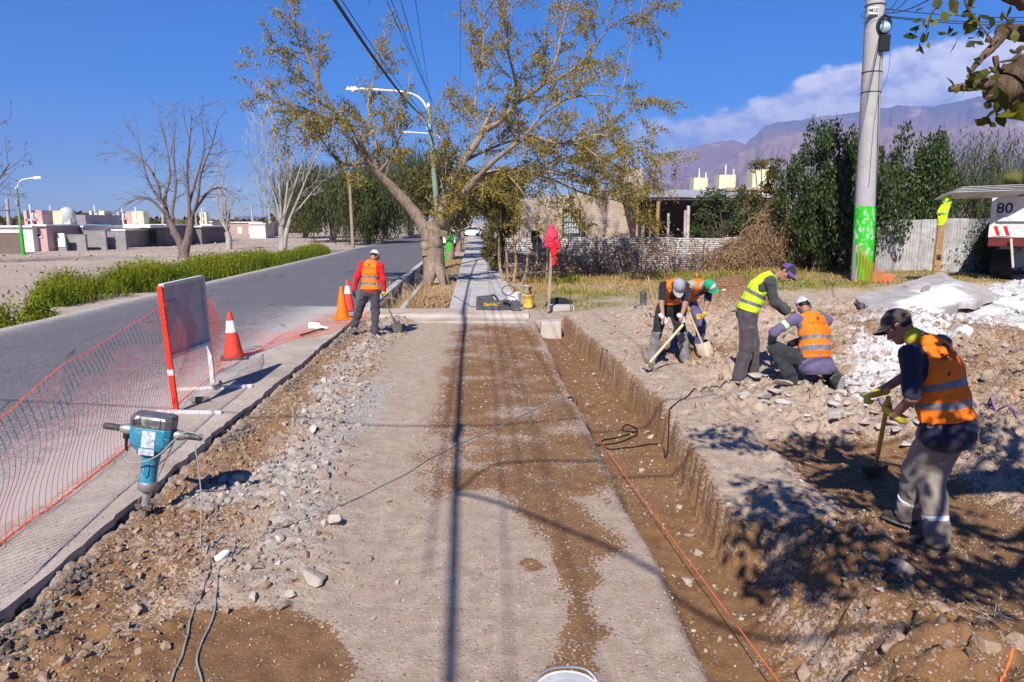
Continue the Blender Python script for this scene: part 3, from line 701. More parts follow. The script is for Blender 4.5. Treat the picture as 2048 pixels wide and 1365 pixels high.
    for k, (p, r) in enumerate(L):
        lim = r < .2
        if k in (0, 6): cfgk = dict(cfg, kids=(.45, 2.6, 2.6), t0=.6)
        else: cfgk = cfg
        ln = np.linalg.norm(np.diff(p, axis=0), axis=1).sum()
        d = dirs_of(p); rr = np.minimum(r, .05)
        T.kids(list(p), list(d), rr, ln, 0, cfgk, None, min(.62, 3.0 / max(ln, .1)))
        T.grow(p[-1], d[-1], 1.0, r[-1], 1, cfg)
    # upright water shoots
    for k in range(70):
        p, r = L[T.rng.integers(n)]; i = T.rng.integers(len(p) // 3, len(p)); T.grow(p[i], (T.rng.normal() * .12, T.rng.normal() * .12, 1), T.rng.uniform(.8, 2.2), .012, 2, dict(cfg, trop=(0,), nleaf=3, wob=.05))
    T.mb.build('trunk', B_GREY, root, True, world=True)
    m = leaf_mat('yellowing_leaf', [(.13, .105, .016), (.26, .195, .024), (.37, .265, .028), (.22, .195, .03), (.43, .31, .045)], .3)
    pos = np.array(T.tips); print('main tree', T.nseg, len(pos))
    build_leaves('crown', pos, .092, m, root, T.rng, droop=.5, aspect=.45)
main_tree()

def bare_tree(name, label, u, v, Y, H, spread, r, m, seed, forks, cfg_over=None, group=None, lean=(0, 0)):
    b = G(u, v); base = P(u, v, Y); base.z = float(-.05)
    root = thing(name, label, 'tree', tuple(base), 0, group); T = Tree(seed); rng = T.rng
    cfg = dict(seg=(.6, .45, .35, .3), trop=(.03, .06, .06, .05), wob=.12, tip=.25, rmin=.013, levels=4, leaf_lv=9, nleaf=0, spread=0, kids=(1.3, 1.5, 1.7, 1.6), ratio=.5, ang=40, rr=.5, t0=.22, lmax=(3.4, 2.0, 1.2, .8))
    if cfg_over: cfg.update(cfg_over)
    fk = base + Vector((lean[0] * .1, 0, H * forks[0]))
    T.limb([base + Vector((0, 0, -.2)), base * .5 + fk * .5 + Vector((.08, 0, 0)), fk], r * 1.25, r * .95, 10, .05)
    for k in range(forks[1]):
        a = 2 * pi * k / forks[1] + rng.uniform(-.4, .4); ti = radians(forks[2] * rng.uniform(.45, 1.25)); d = np.array((sin(ti) * cos(a) + lean[0] * .1, sin(ti) * sin(a) * .8, cos(ti)))
        T.grow(np.array(fk) - d * .15, d, H * (1 - forks[0]) * rng.uniform(.62, 1.0), r * rng.uniform(*cfg.get('lr', (.30, .48))), 0, cfg)
    T.mb.build('trunk', m, root, True, world=True); print(name, T.nseg); return root
def bare_px(label, u, v, Y, trunk, limbs, m, seed, cfg_over=None, rl=.11, dep=2.2):
    """leafless tree whose main limbs follow the photo, each limb at its own depth"""
    base = P(u, v, Y); base.z = -.05; root = thing('bare_tree', label, 'tree', tuple(base)); T = Tree(seed); rng = T.rng
    cfg = dict(seg=(.5, .4, .32, .28), trop=(.03, .04, .02, .0), wob=.13, tip=.25, rmin=.011, levels=3, leaf_lv=9, nleaf=0, spread=0, kids=(1.25, 1.8, 2.0, 1.6), ratio=.55, ang=38, rr=.5, t0=.15, lmax=(2.6, 1.5, .9))
    if cfg_over: cfg.update(cfg_over)
    for px, r0, r1 in trunk: T.limb([base + Vector((0, 0, -.2))] + [P(a, b, Y) for a, b in px], r0, r1, 10, .05)
    for k, px in enumerate(limbs):
        d = dep * rng.uniform(-1, 1); n = len(px); p, r = T.limb([P(a, b, Y + d * i / (n - 1)) for i, (a, b) in enumerate(px)], rl * rng.uniform(.8, 1.25), .018, 7, .04); ln = np.linalg.norm(np.diff(p, axis=0), axis=1).sum(); ds = dirs_of(p)
        T.kids(list(p), list(ds), np.minimum(r, .05), ln, 0, cfg, .18, min(.55, 2.8 / ln)); T.grow(p[-1], ds[-1], 1.3, .016, 1, cfg)
    T.mb.build('trunk', m, root, True, world=True); print('bare', T.nseg)
bare_px('dark leafless tree with a double trunk standing behind the green weeds', 368, 516, 47, [([(366, 500), (352, 470), (338, 440)], .36, .18), ([(370, 500), (378, 470), (382, 440)], .36, .2)],
    [[(340, 445), (325, 405), (312, 360), (290, 325), (262, 305), (232, 292)], [(342, 455), (330, 400), (340, 350), (332, 290), (318, 235)], [(345, 470), (345, 420), (352, 370), (348, 310), (352, 240)], [(380, 450), (378, 400), (374, 340), (380, 275), (384, 222)], [(382, 442), (396, 395), (402, 345), (424, 290), (436, 240)], [(383, 430), (410, 392), (436, 375), (462, 384)], [(336, 436), (305, 402), (275, 398), (250, 412)], [(378, 410), (395, 350), (408, 300), (404, 240)], [(330, 415), (300, 370), (285, 320), (275, 270)]], B_BARE, 21)
bare_px('pale grey leafless poplar at the end of the weed strip', 565, 505, 52, [([(564, 480), (562, 450)], .30, .2), ([(572, 470), (580, 440)], .22, .14)],
    [[(562, 455), (552, 400), (536, 330), (524, 255), (516, 195)], [(563, 450), (560, 390), (553, 320), (545, 240), (540, 190)], [(566, 450), (574, 380), (580, 310), (592, 250)], [(578, 442), (600, 390), (622, 335), (640, 300)], [(580, 440), (612, 400), (640, 368), (662, 352)], [(560, 445), (535, 405), (515, 355), (503, 300)], [(561, 440), (545, 380), (520, 330), (508, 250)], [(570, 430), (590, 370), (608, 310), (612, 260)]], B_PALE, 34, dict(trop=(.10, .12, .10), ang=27, kids=(1.6, 2.0, 2.0, 1.6), rmin=.009), .085, 1.8)
bare_tree('bare_tree', 'small thin leafless tree between the dark and the pale bare trees', 457, 497, 62, 7.6, 2.5, .24, B_PALE, 45, (.2, 5, 30), dict(ang=34))
bare_tree('bare_tree', 'leafless tree reaching in from outside the field edge beyond the weeds', -130, 520, 40, 9.8, 3, .3, B_BARE, 57, (.2, 6, 38))

def leafy(name, label, cat, base, H, R, m, seed, n, size, shape='round', trunk=.2, tm=None, droop=.3, clump=26, group=None, zc=.55, gap=.0, low=.15, aspect=.45, sq=(1, 1)):
    """crown of leaf clumps round branch ends, with a forked trunk"""
    root = thing(name, label, cat, tuple(base), 0, group); T = Tree(seed); rng = T.rng; base = Vector(base)
    tops = []
    for k in range(clump):
        while True:
            q = rng.uniform(-1, 1, 3)
            rr = np.linalg.norm(q)
            if .35 < rr < 1: break
        if shape == 'weep': q = np.array((q[0], q[1], q[2] * .8 + .1))
        c = np.array(base) + np.array((q[0] * R * sq[0], q[1] * R * sq[1], H * zc + q[2] * H * (1 - low) * .5)); tops.append(c)
    if trunk > 0:
        fk = base + Vector((0, 0, H * .25)); T.limb([base + Vector((0, 0, -.2)), base + Vector((.1, 0, H * .12)), fk], trunk * 1.2, trunk, 8, .05)
        for c in tops[:max(6, clump // 2)]:
            c = Vector(c); mid = fk * .5 + c * .5 + Vector((0, 0, .1 * H)); T.limb([fk - Vector((0, 0, .2)), mid, c], trunk * .45, .02, 5, .03)
    pos = []; dirs = []
    per = n // clump
    for c in tops:
        cs = R * rng.uniform(.2, .42)
        if shape == 'weep':
            for k in range(max(1, per // 14)):
                o = rng.normal(size=3) * cs * .8; o[2] = abs(o[2]) * .6; L = rng.uniform(.2, .75) * H * .55
                for j in range(14):
                    t = j / 13; pos.append(c + o + np.array((rng.normal() * .06, rng.normal() * .06, -L * t))); dirs.append((0, 0, -1))
        else:
            q = rng.normal(size=(per, 3)); q /= np.linalg.norm(q, axis=1)[:, None]; q *= (rng.random((per, 1)) ** .4) * cs * np.array((1, 1, .75) if shape != 'up' else (.62, .62, 1.35))
            pos.extend(c + q); dirs.extend([(0, 0, 1 if shape == 'up' else -.2)] * per)
    pos = np.array(pos); ok = pos[:, 2] > base.z + .05; pos = pos[ok]; dirs = np.array(dirs, float)[ok]
    if trunk > 0: T.mb.build('trunk', tm or B_DARK, root, True, world=True)
    build_leaves('crown', pos, size, m, root, rng, droop=droop, dirs=dirs if shape in ('weep', 'up') else None, aspect=aspect)
    return root
L_PEPPER = leaf_mat('pepper_leaf', [(.035, .05, .012), (.06, .078, .018), (.085, .10, .026), (.11, .115, .032)], .25)
L_OLIVE = leaf_mat('olive_leaf', [(.05, .05, .012), (.10, .09, .018), (.17, .13, .024), (.13, .12, .028)], .25)
L_DARK = leaf_mat('dark_glossy_leaf', [(.016, .032, .008), (.03, .055, .013), (.05, .08, .02), (.10, .125, .04)], .18, .4)
L_MID = leaf_mat('mid_green_leaf', [(.04, .06, .02), (.07, .095, .032), (.10, .13, .05)], .3)
L_PALM = leaf_mat('palm_leaf', [(.06, .075, .02), (.11, .115, .03), (.17, .15, .04)], .25)
L_WEED = leaf_mat('weed_leaf', [(.06, .12, .008), (.15, .21, .010), (.27, .29, .012), (.36, .33, .02)], .4)
L_DRY = leaf_mat('dry_grass', [(.30, .19, .075), (.44, .29, .12), (.56, .39, .17), (.38, .26, .11)], .3)
L_DEAD = leaf_mat('dead_leaf', [(.24, .125, .065), (.36, .205, .115), (.46, .29, .165)], .25)
def gp(u, v, z=0.0):
    p = G(u, v, z); return (p.x, p.y, z)
peppers = [(665, 478, 84, 9.5, 4.4, 'weeping dark green pepper tree left of the wooden pole', 71), (735, 482, 74, 9.0, 3.6, 'weeping dark green pepper tree right behind the wooden pole', 72), (770, 472, 96, 12.5, 5.0, 'tall dark green pepper tree above the road bend', 73), (610, 470, 104, 10.5, 4.5, 'olive green pepper tree farthest from the road', 74), (820, 470, 112, 14, 6, 'broad green pepper tree seen behind the big street tree', 75)]
for u, v, Yd, H, R, lab, sd in peppers:
    p = P(u, v, Yd); leafy('pepper_tree', lab, 'tree', (p.x, Yd, 0), H, R, L_PEPPER if sd != 74 else L_OLIVE, sd, 15000, .42, 'weep', .35, None, .8, 44, 'pepper trees across the road', zc=.56, aspect=.24, low=.1)
# street trees beyond the big one, along the footpath
for k, (sx, Yd, H, R, n, lab) in enumerate([(-1.5, 43, 6.2, 2.6, 5200, 'leaning street tree with a green painted trunk behind the lamp'), (-1.2, 56, 6.5, 3.0, 4200, 'third yellow-green street tree along the footpath'), (-1.2, 72, 7.0, 3.2, 4200, 'street tree halfway to the parked white car'), (2.4, 66, 7.5, 3.4, 4200, 'yellow-green tree over the garden side of the footpath'), (2.2, 92, 9.0, 4.5, 4200, 'farthest yellow-green tree over the end of the footpath'), (1.9, 46, 5.6, 2.2, 5200, 'dense olive tree behind the hedge at the brick house')]):
    rt_ = leafy('footpath_tree', lab, 'tree', (sx - .055 * Yd, Yd, .1), H, R, L_OLIVE, 90 + k, n, .17 + .002 * Yd, 'round', .2 if k else .24, B_GREY, .4, 30, 'trees lining the footpath', zc=.68, low=.35)
    if k == 0: mb = MB(); mb.tube([(0, 0, -.1), (.06, 0, .7), (.1, 0, 1.5)], [.27, .26, .235], 12); mb.build('painted_bark', mat('green_paint', (.02, .42, .018), .6, .22, 5, .3, dirt=(.45, .6, .42), dirt_amt=.25), rt_, True)
# hedge bush hanging over the footpath
p = on(985, 548); leafy('hedge_bush', 'yellow-green overgrown bush hanging over the footpath at the fence corner', 'bush', (p.x + .35, p.y + .8, .1), 3.3, 1.1, L_OLIVE, 120, 9000, .11, 'round', .07, B_DARK, .6, 40, zc=.55, low=.0, sq=(.85, 1.6))
# the dark evergreen behind the concrete pole
for u, Yd, H, R, n, lab, sd, vv in [(1700, 26.3, 5.0, 1.9, 12000, 'large dark evergreen directly behind the concrete pole', 130, 560), (1625, 27.0, 6.6, 1.6, 12000, 'dark evergreen joined on the house side of the pole', 131, 560), (1805, 27.5, 6.3, 1.75, 13000, 'dark glossy evergreen above the corrugated gate', 132, 560)]:
    p = P(u, vv, Yd); leafy('evergreen_tree', lab, 'tree', (p.x, Yd, .35), H * .82, R, L_DARK, sd, n, .15, 'up', .16, B_DARK, -.3, 60, 'evergreens behind the pole', zc=.52, low=.0)
p = P(1950, 545, 36); leafy('feathery_tree', 'feathery pale green tree behind the gate and the truck', 'tree', (p.x, 36, .4), 6.0, 3.2, L_MID, 140, 14000, .24, 'weep', .2, B_DARK, .6, 46, zc=.58, aspect=.2, low=.0)
p = P(2120, 545, 42); leafy('feathery_tree', 'feathery green tree half hidden behind the palm fronds', 'tree', (p.x, 42, .4), 5.6, 3.6, L_MID, 141, 9000, .26, 'weep', .2, B_DARK, .6, 40, zc=.58, aspect=.2, low=.0)
# fan palm at the edge of the frame
def palm():
    p = P(2035, 540, 31); root = thing('fan_palm', 'yellow-green fan palm behind the parked truck', 'palm', (p.x, 31, .4)); rng = np.random.default_rng(150)
    mb = MB(); mb.tube([(0, 0, -.2), (.05, 0, 1.2), (0, 0, 2.5)], [.32, .28, .25], 10); mb.build('trunk', B_DARK, root, True)
    for k in range(30):
        a = rng.uniform(0, 2 * pi); e = rng.uniform(-.35, 1.25); d = Vector((cos(a) * cos(e), sin(a) * cos(e), sin(e))); c = Vector((0, 0, 2.5))
        side = d.cross(Vector((0, 0, 1))).normalized(); up = side.cross(d); L = rng.uniform(.8, 1.3); m = MB()
        m.tube([c, c + d * L * .5, c + d * L], [.02, .015, .012], 4); o = c + d * L
        for j in range(22):
            q = (j / 21 - .5) * 2.7; dd = (d * cos(q) + side * sin(q)).normalized(); b = L * .95 * (.65 + .35 * cos(q)); w = .035
            s2 = dd.cross(up).normalized() * w; m.add([o, o + dd * b * .5 + s2, o + dd * b - up * .12 * b, o + dd * b * .5 - s2], [(0, 1, 2, 3)])
        ob = m.build('frond', L_PALM, root); at = ob.data.attributes.new('rnd', 'FLOAT', 'POINT'); at.data.foreach_set('value', np.full(len(ob.data.vertices), rng.random(), np.float32))
palm()

# weeds along the far side of the road
def blades(N, X, Y, Z, h, w, rng, lean=.35, seg=2):
    """grass blades / stems as thin folded strips"""
    a = rng.uniform(0, 2 * pi, N); l = rng.normal(0, lean, N) * h; b = rng.uniform(0, 2 * pi, N)
    dx, dy = np.cos(b) * l, np.sin(b) * l; wx, wy = np.cos(a) * w, np.sin(a) * w
    p0 = np.stack([X - wx, Y - wy, Z], -1); p1 = np.stack([X + wx, Y + wy, Z], -1)
    m0 = np.stack([X + dx * .35 - wx * .8, Y + dy * .35 - wy * .8, Z + h * .6], -1); m1 = np.stack([X + dx * .35 + wx * .8, Y + dy * .35 + wy * .8, Z + h * .6], -1)
    t = np.stack([X + dx, Y + dy, Z + h], -1)
    V = np.stack([p0, p1, m1, m0, t], 1).reshape(-1, 3); i = np.arange(N)[:, None] * 5
    return V, np.concatenate([np.concatenate([i, i + 1, i + 2, i + 3], 1), np.concatenate([i + 3, i + 2, i + 4, i + 4], 1)])
def blade_mesh(name, N, X, Y, Z, h, w, m, rng, lean=.35, rnd=None, **kw):
    V, Fq = blades(N, X, Y, Z, h, w, rng, lean); n4 = Fq[:len(Fq) // 2]; t3 = Fq[len(Fq) // 2:, :3]
    # quads and triangles in one mesh: split each quad into two triangles
    T3 = np.concatenate([n4[:, [0, 1, 2]], n4[:, [0, 2, 3]], t3])
    r = np.repeat(rng.random(N) if rnd is None else rnd, 5)
    return link(name, raw_mesh(name, V, T3, [m], None, False, {'rnd': r}), **kw)
def weeds():
    rng = np.random.default_rng(160)
    pl = np.array(gpts([(165, 612), (190, 601), (190, 598), (260, 588), (340, 577), (420, 561), (500, 545), (560, 532), (600, 524), (650, 512), (672, 505)]))
    wid = np.array([.5, .9, 1.2, 1.2, 1.1, 1.1, 1.2, 1.2, .8, .9, .4]); hei = np.array([.55, .75, .95, 1.0, .95, .9, .95, .95, .6, .8, .5])
    N = 40000; seg = np.linalg.norm(np.diff(pl, axis=0), axis=1); cum = np.concatenate([[0], np.cumsum(seg)])
    t = rng.uniform(0, cum[-1], N); cx = np.interp(t, cum, pl[:, 0]); cy = np.interp(t, cum, pl[:, 1]); w = np.interp(t, cum, wid); hh = np.interp(t, cum, hei)
    o = rng.normal(0, .42, N); o = np.clip(o, -1, 1); X = cx + o * w - .9; Y = cy + rng.normal(0, .2, N)
    patch = fbm2(X * .8, Y * .8, 4, 161); keep = patch > -.42; gapm = fbm2(cx * .0 + t * .35, t * 0, 3, 163) > -.38; keep &= gapm
    X, Y, hh, o, patch = X[keep], Y[keep], hh[keep], o[keep], patch[keep]; n = len(X)
    h = 1.02 * hh * (1 - .55 * o ** 2) * rng.uniform(.4, 1.1, n) * (1 + .35 * patch)
    rnd = np.clip(.45 + .35 * patch + .3 * rng.normal(size=n) * .6 + .3 * (h / 1.0 - .5), 0, 1)
    blade_mesh('weeds', n, X, Y, np.full(n, -.02), h, .006 + .007 * rng.random(n), L_WEED, rng, .3, rnd, kind='stuff')
    # broad leaves low in the strip
    k = rng.integers(0, n, 24000); pos = np.stack([X[k] + rng.normal(0, .10, 24000), Y[k] + rng.normal(0, .1, 24000), rng.uniform(.05, 1.02, 24000) * h[k]], -1)
    V, Fq, r = leaves_geo(pos, .105, rng, -.2, .6); r = np.clip(np.repeat(pos[:, 2], 4) * .75 + .25 * (r - .5), 0, 1); link('weed_leaves', raw_mesh('weed_leaves', V, Fq, [L_WEED], None, False, {'rnd': r}), kind='stuff')
    for (u, v, R, H, lab) in [(75, 640, .40, .62, 'leafy green weed clump standing alone at the road edge'), (0, 648, .5, .62, 'dark leafy weed clump at the corner of the field')]:
        b = P(u, v, 17.2 if u > 20 else 15.8); b.z = 0; rt = thing('weed_clump', lab, 'weed', tuple(b)); N = 1300
        pos = rng.normal(size=(N, 3)) * np.array((R * .5, R * .5, 0)) + np.array(b); pos[:, 2] = np.abs(rng.normal(0, .45, N)) * H * np.exp(-((pos[:, 0] - b.x) / R) ** 2)
        build_leaves('leaves', pos, .085, L_WEED, rt, rng, droop=-.4, aspect=.5)
        mb = MB()
        for j in range(26):
            a = rng.uniform(0, 6.28); mb.tube([(0, 0, -.05), (cos(a) * R * .3, sin(a) * R * .3, H * .4), (cos(a) * R * .55, sin(a) * R * .55, H * rng.uniform(.5, 1))], [.008, .006, .003], 3, cap=False)
        st = mb.build('stem', L_WEED, rt)
weeds()

# verge grass and dry grass on the near side
def verge_grass():
    rng = np.random.default_rng(170)
    N = 52000; X = rng.uniform(.4, 15, N); Y = rng.uniform(18.5, 29.5, N); s = S_(X, Y)
    keep = (s > 1.5) & (fbm2(X * .7, Y * .7, 4, 171) + (Y - 22.5) * .12 + .05 > rng.uniform(-.25, .7, N)) & ~((X > 6.8) & (Y < 20.8)); X, Y = X[keep], Y[keep]; n = len(X)
    Z = gh(X, Y) - .02; dry = fbm2(X * .45, Y * .45, 3, 172) + .6 * (X < 5) - .3
    g = dry + .3 * rng.normal(size=n) < .05
    h = rng.uniform(.04, .13, n) * (1 + .9 * (Y > 26)) * (1.2 - .2 * g)
    for nm, mk, mm in (('green_grass', g, L_WEED), ('dry_grass', ~g, L_DRY)):
        blade_mesh(nm, int(mk.sum()), X[mk], Y[mk], Z[mk], h[mk], .008 + .01 * rng.random(mk.sum()), mm, rng, .45, kind='stuff')
    # dry litter and tufts around the foot of the big tree and along the ditch
    N = 9000; Y = rng.uniform(18.6, 45, N); s = np.where(rng.random(N) < .75, rng.uniform(-1.75, -.7, N), rng.uniform(1.25, 1.9, N)); X = s - .055 * Y; k = fbm2(X * .9, Y * .9, 3, 173) > -.15; X, Y = X[k], Y[k]; n = len(X)
    blade_mesh('dry_tufts', n, X, Y, gh(X, Y) - .02, rng.uniform(.03, .13, n), .008 + .008 * rng.random(n), L_DRY, rng, .6, kind='stuff')
    N = 900; Y = rng.uniform(18.4, 27, N); s = rng.normal(-2.1, .3, N); X = s - .055 * Y
    blade_mesh('ditch_weeds', N, X, Y, gh(X, Y) - .02, rng.uniform(.1, .55, N) * (rng.random(N) < .5) + .1, .006 + .006 * rng.random(N), L_DRY, rng, .35, kind='stuff')
    # fallen leaves and rubbish on the ground by the kerb
    N = 900; X = rng.uniform(-3.2, -1.0, N) ; Y = rng.uniform(18.3, 21.5, N); pos = np.stack([X, Y, gh(X, Y) + .02], -1)
    V, Fq, r = leaves_geo(pos, .10, rng, .1, .6); link('leaf_litter', raw_mesh('leaf_litter', V, Fq, [L_DEAD], None, False, {'rnd': r}), kind='stuff')
verge_grass()
# ------------------------------------------------------------------ buildings
def wallmat(name, c, var=.12): return mat(name, c, .9, var, 1.2, .3, 14, .02, dirt=tuple(q * .55 for q in c), dirt_amt=.5, coord='Position')
PW, PPINK, PCREAM, PPURP = wallmat('white_plaster', (.74, .72, .70)), wallmat('pink_plaster', (.52, .34, .32)), wallmat('cream_plaster', (.66, .62, .40)), wallmat('mauve_plaster', (.30, .245, .29))
PGREY, PBRN, PDARK = wallmat('grey_block', (.27, .25, .245)), wallmat('brown_block', (.17, .12, .10)), wallmat('dark_render', (.185, .165, .165))
GLASS = mat('dark_glass', (.03, .035, .04), .15, .1, spec=.6); TEAL = mat('teal_tank', (.02, .13, .16), .5, .1); TANK = mat('grey_tank', (.46, .47, .47), .5, .1); WHITE = mat('white_paint', (.78, .77, .75), .55, .06)
BLACK = mat('black_plastic', (.018, .018, .02), .5, .2); STEEL = mat('galvanised_steel', (.48, .48, .49), .38, .15, 5, .1, metal=.7); IRON = mat('rusty_iron', (.13, .07, .045), .75, .4, 14, .5, metal=.3)
WOOD = mat('weathered_wood', (.33, .25, .18), .85, .3, 7, .6, 30, .01); WOODO = mat('orange_wood', (.36, .215, .10), .8, .25, 7, .5, 30, .008)
def fbox(name, u0, u1, v0, v1, Y, dep, m, parent, bev=0, **kw):
    """a block whose front face fills a patch seen from the camera at distance Y"""
    a = P(u0, v1, Y); b = P(u1, v0, Y); z0 = a.z if v1 is not None else 0
    mb = MB(); mb.box(((a.x + b.x) / 2, Y + dep / 2, (a.z + b.z) / 2), (b.x - a.x, dep, b.z - a.z)); return mb.build(name, m, parent, world=True, bevel=bev, **kw)
def fl(Y): return 682.5 + FPX * tan(math.atan2(CAMH, Y) - PITCH)     # pixel row of flat ground at distance Y
def opening(wall, name, u0, u1, v0, v1, Y, frame_m=WHITE, dark=GLASS):
    a = P(u0, v1, Y); b = P(u1, v0, Y); w, h = b.x - a.x, b.z - a.z; c = ((a.x + b.x) / 2, Y, (a.z + b.z) / 2)
    mb = MB(); mb.box((c[0], Y - .01, c[2]), (w, .05, h), m=1)
    for sx in (-1, 1): mb.box((c[0] + sx * (w / 2 + .03), Y - .04, c[2]), (.07, .09, h + .13), m=0)
    for sz in (-1, 1): mb.box((c[0], Y - .038, c[2] + sz * (h / 2 + .03)), (w, .08, .07), m=0)
    return mb.build(name, [frame_m, dark], wall, world=True)
def tank_tower(root, u0, u1, v0, v1, Y, m, style):
    a = P(u0, v1, Y); b = P(u1, v0, Y); w = b.x - a.x; h = b.z - a.z; d = w * .9; cx, cy = (a.x + b.x) / 2, Y + d / 2
    if style == 'open':                                             # frame of piers with a round tank showing through
        mb = MB(); t = w * .16
        mb.box((a.x + t / 2, cy, a.z + h / 2), (t, d, h)); mb.box((b.x - w * .17, cy, a.z + h / 2), (w * .34, d, h)); mb.box((cx - .1 * w, cy, a.z + h * .42), (w * .66, d, h * .10)); mb.box((cx - .1 * w, cy + d * .45, a.z + h * .5), (w * .66, .12, h))
        mb.box((cx - .12 * w, Y + d * .2, a.z + h * .2), (t * .8, t, h * .4))
        tw = mb.build('tank_tower', m, root, world=True); q = MB(); q.lathe([(w * .26, 0), (w * .28, h * .1), (w * .28, h * .3), (w * .2, h * .38), (w * .05, h * .42)], 14, (cx - .1 * w, cy - .05, a.z + h * .47)); q.build('water_tank', TANK, tw, True, world=True)
    else:
        mb = MB(); mb.box((cx, cy, a.z + h / 2), (w, d, h)); mb.box((cx, cy, a.z + h - .05), (w * 1.05, d * 1.05, .1)); tw = mb.build('tank_tower', m, root, world=True)
    q = MB(); q.tube([(cx - w * .1, Y - .05, a.z), (cx - w * .1, Y - .05, b.z + h * .35)], .05, 6); q.build('vent_pipe', WHITE, tw, world=True)
    return tw
def house(label, u0, u1, v0, Y, m, dep=7.0, roof=None, group='low houses across the field', name='house', vb=None):
    a = P(u0, v0, Y); b = P(u1, v0, Y); root = thing(name, label, 'house', ((a.x + b.x) / 2, Y, 0), 0, group)
    w = fbox('wall', u0, u1, v0, vb or fl(Y) + 1, Y, dep, m, root); mb = MB(); mb.box(((a.x + b.x) / 2, Y + dep / 2 - .05, a.z + .07), (b.x - a.x + .3, dep + .3, .14)); mb.build('roof', roof or PW, root, world=True)
    return root, w
h, w = house('white flat-roofed house behind the green lamp post with a pink tank tower', 0, 64, 455, 57, PW); tank_tower(h, 50, 83, 421, 454, 60, PPINK, 'open'); opening(w, 'door', 12, 19, 474, 497, 57)
h, w = house('pink walled house with a window beside the white house', 64.5, 92, 453, 57.6, PPINK); opening(w, 'window', 75, 83, 468, 474, 57.6); tank_tower(h, 91, 122, 422, 453, 63, PCREAM, 'solid')
h, w = house('white house with a mauve side wall and a grey round tank', 93, 166, 455, 62, PW); fbox('side_wall', 132, 166, 456, 480, 61.9, .2, PPURP, h); opening(w, 'window', 142, 153, 466, 472, 61.8)
tb = fbox('upper_storey', 137, 170, 430, 456, 66, 6, PPURP, h)
mb = MB(); c = P(129, 455, 63); mb.lathe([(.35, 0), (.62, .4), (.65, 1.1), (.45, 1.45), (.1, 1.6)], 14, (c.x, 63.6, P(129, 437, 63).z - .6)); mb.box((c.x, 63.6, P(129, 450, 63).z), (1.0, 1.0, 1.1)); mb.build('water_tank', TANK, h, True, world=True)
h, w = house('grey block house with a teal water tank lying on the roof', 163, 250, 462, 66, PGREY); mb = MB(); a, b = P(166, 456, 66.5), P(215, 456, 66.5); mb.tube([(a.x, 67.4, a.z), (b.x, 67.4, a.z)], .34, 14); mb.build('water_tank', TEAL, h, True, world=True)
tank_tower(h, 181, 208, 422, 452, 70, PCREAM, 'open'); opening(w, 'window', 222, 235, 470, 484, 66); fbox('door', 200, 211, 469, 491, 65.95, .08, WHITE, w)
h, w = house('white house under the pink open tank tower', 220, 252, 452, 72, PW); tank_tower(h, 236, 261, 424, 449, 74, PPINK, 'open'); fbox('upper_storey', 225, 237, 431, 452, 75, 3, PPINK, h)
h, w = house('dark grey carport house under the cream tank tower', 252, 330, 452, 70, PDARK, roof=PW); tank_tower(h, 264, 286, 423, 448, 73, PCREAM, 'solid'); fbox('carport_slab', 246, 300, 450, 456, 67, 4, PW, h); fbox('door', 300, 312, 461, 487, 69.95, .08, GLASS, w)
h, w = house('long dark house behind the bare tree', 330, 402, 455, 76, PDARK, roof=PW); opening(w, 'window', 345, 356, 463, 472, 76); tank_tower(h, 401, 412, 425, 449, 82, PCREAM, 'open')
h, w = house('small white house with a grey side door beyond the bare tree', 402, 424, 445, 86, PW, 5); fbox('door', 413, 418, 458, 474, 85.95, .08, PGREY, w)
h, w = house('long brick building with two white doors at the end of the field', 458, 524, 446, 112, wallmat('pale_brick', (.40, .28, .23)), 8); fbox('door', 476, 483, 455, 468, 111.9, .1, WHITE, w); fbox('door', 498, 505, 455, 468, 111.9, .1, WHITE, w)
h, w = house('small pale house in front of the long brick building', 500, 530, 449, 104, PW, 4)
# compound walls along the unmade street: each is a wall of its own
for u0, u1, v0, Y, m, lab in [(-30, 38, 467, 53, PBRN, 'brown block garden wall at the edge of the field'), (72, 130, 471, 58.5, PGREY, 'grey rendered garden wall with a white gate'), (133, 170, 470, 59.5, PGREY, 'grey garden wall between the white gate and the gap'), (171, 210, 462, 61, PGREY, 'tall pale grey garden wall after the gap'), (212, 250, 463, 62, PGREY, 'grey garden wall with an iron gate')]:
    a, b = P(u0, v0, Y), P(u1, v0, Y); r = thing('garden_wall', lab, 'wall', ((a.x + b.x) / 2, Y, 0)); w = fbox('wall', u0, u1, v0, fl(Y) + 1, Y, .25, m, r); fbox('coping', u0 - .3, u1 + .3, v0 - 1, v0, Y - .03, .31, m, r)
    if 'white gate' in lab and u0 == 72: fbox('gate', 117, 128, 467, 494, Y - .05, .05, WHITE, r)
    if 'iron gate' in lab: fbox('gate', 214, 228, 468, 491, Y - .05, .05, STEEL, r)
# far scrub and tree line behind the houses: one far mass
def far_line():
    rng = np.random.default_rng(200); N = 16000; u = rng.uniform(-60, 640, N); hh = 2.0 + 2.2 * np.clip(vnoise2(u * .03, u * 0, 201) + .3 * vnoise2(u * .13, u * 0, 202) - .35, 0, 1); Yd = rng.uniform(150, 230, N)
    X = (u - 1024) / FPX * Yd; Z = rng.random(N) ** .7 * hh * rng.uniform(.5, 1, N) * (Yd / 160)
    V, Fq, r = leaves_geo(np.stack([X, Yd, Z], -1), 1.3, rng, 0, .8); link('far_trees', raw_mesh('far_trees', V, Fq, [L_OLIVE], None, False, {'rnd': r}), kind='stuff')
far_line()

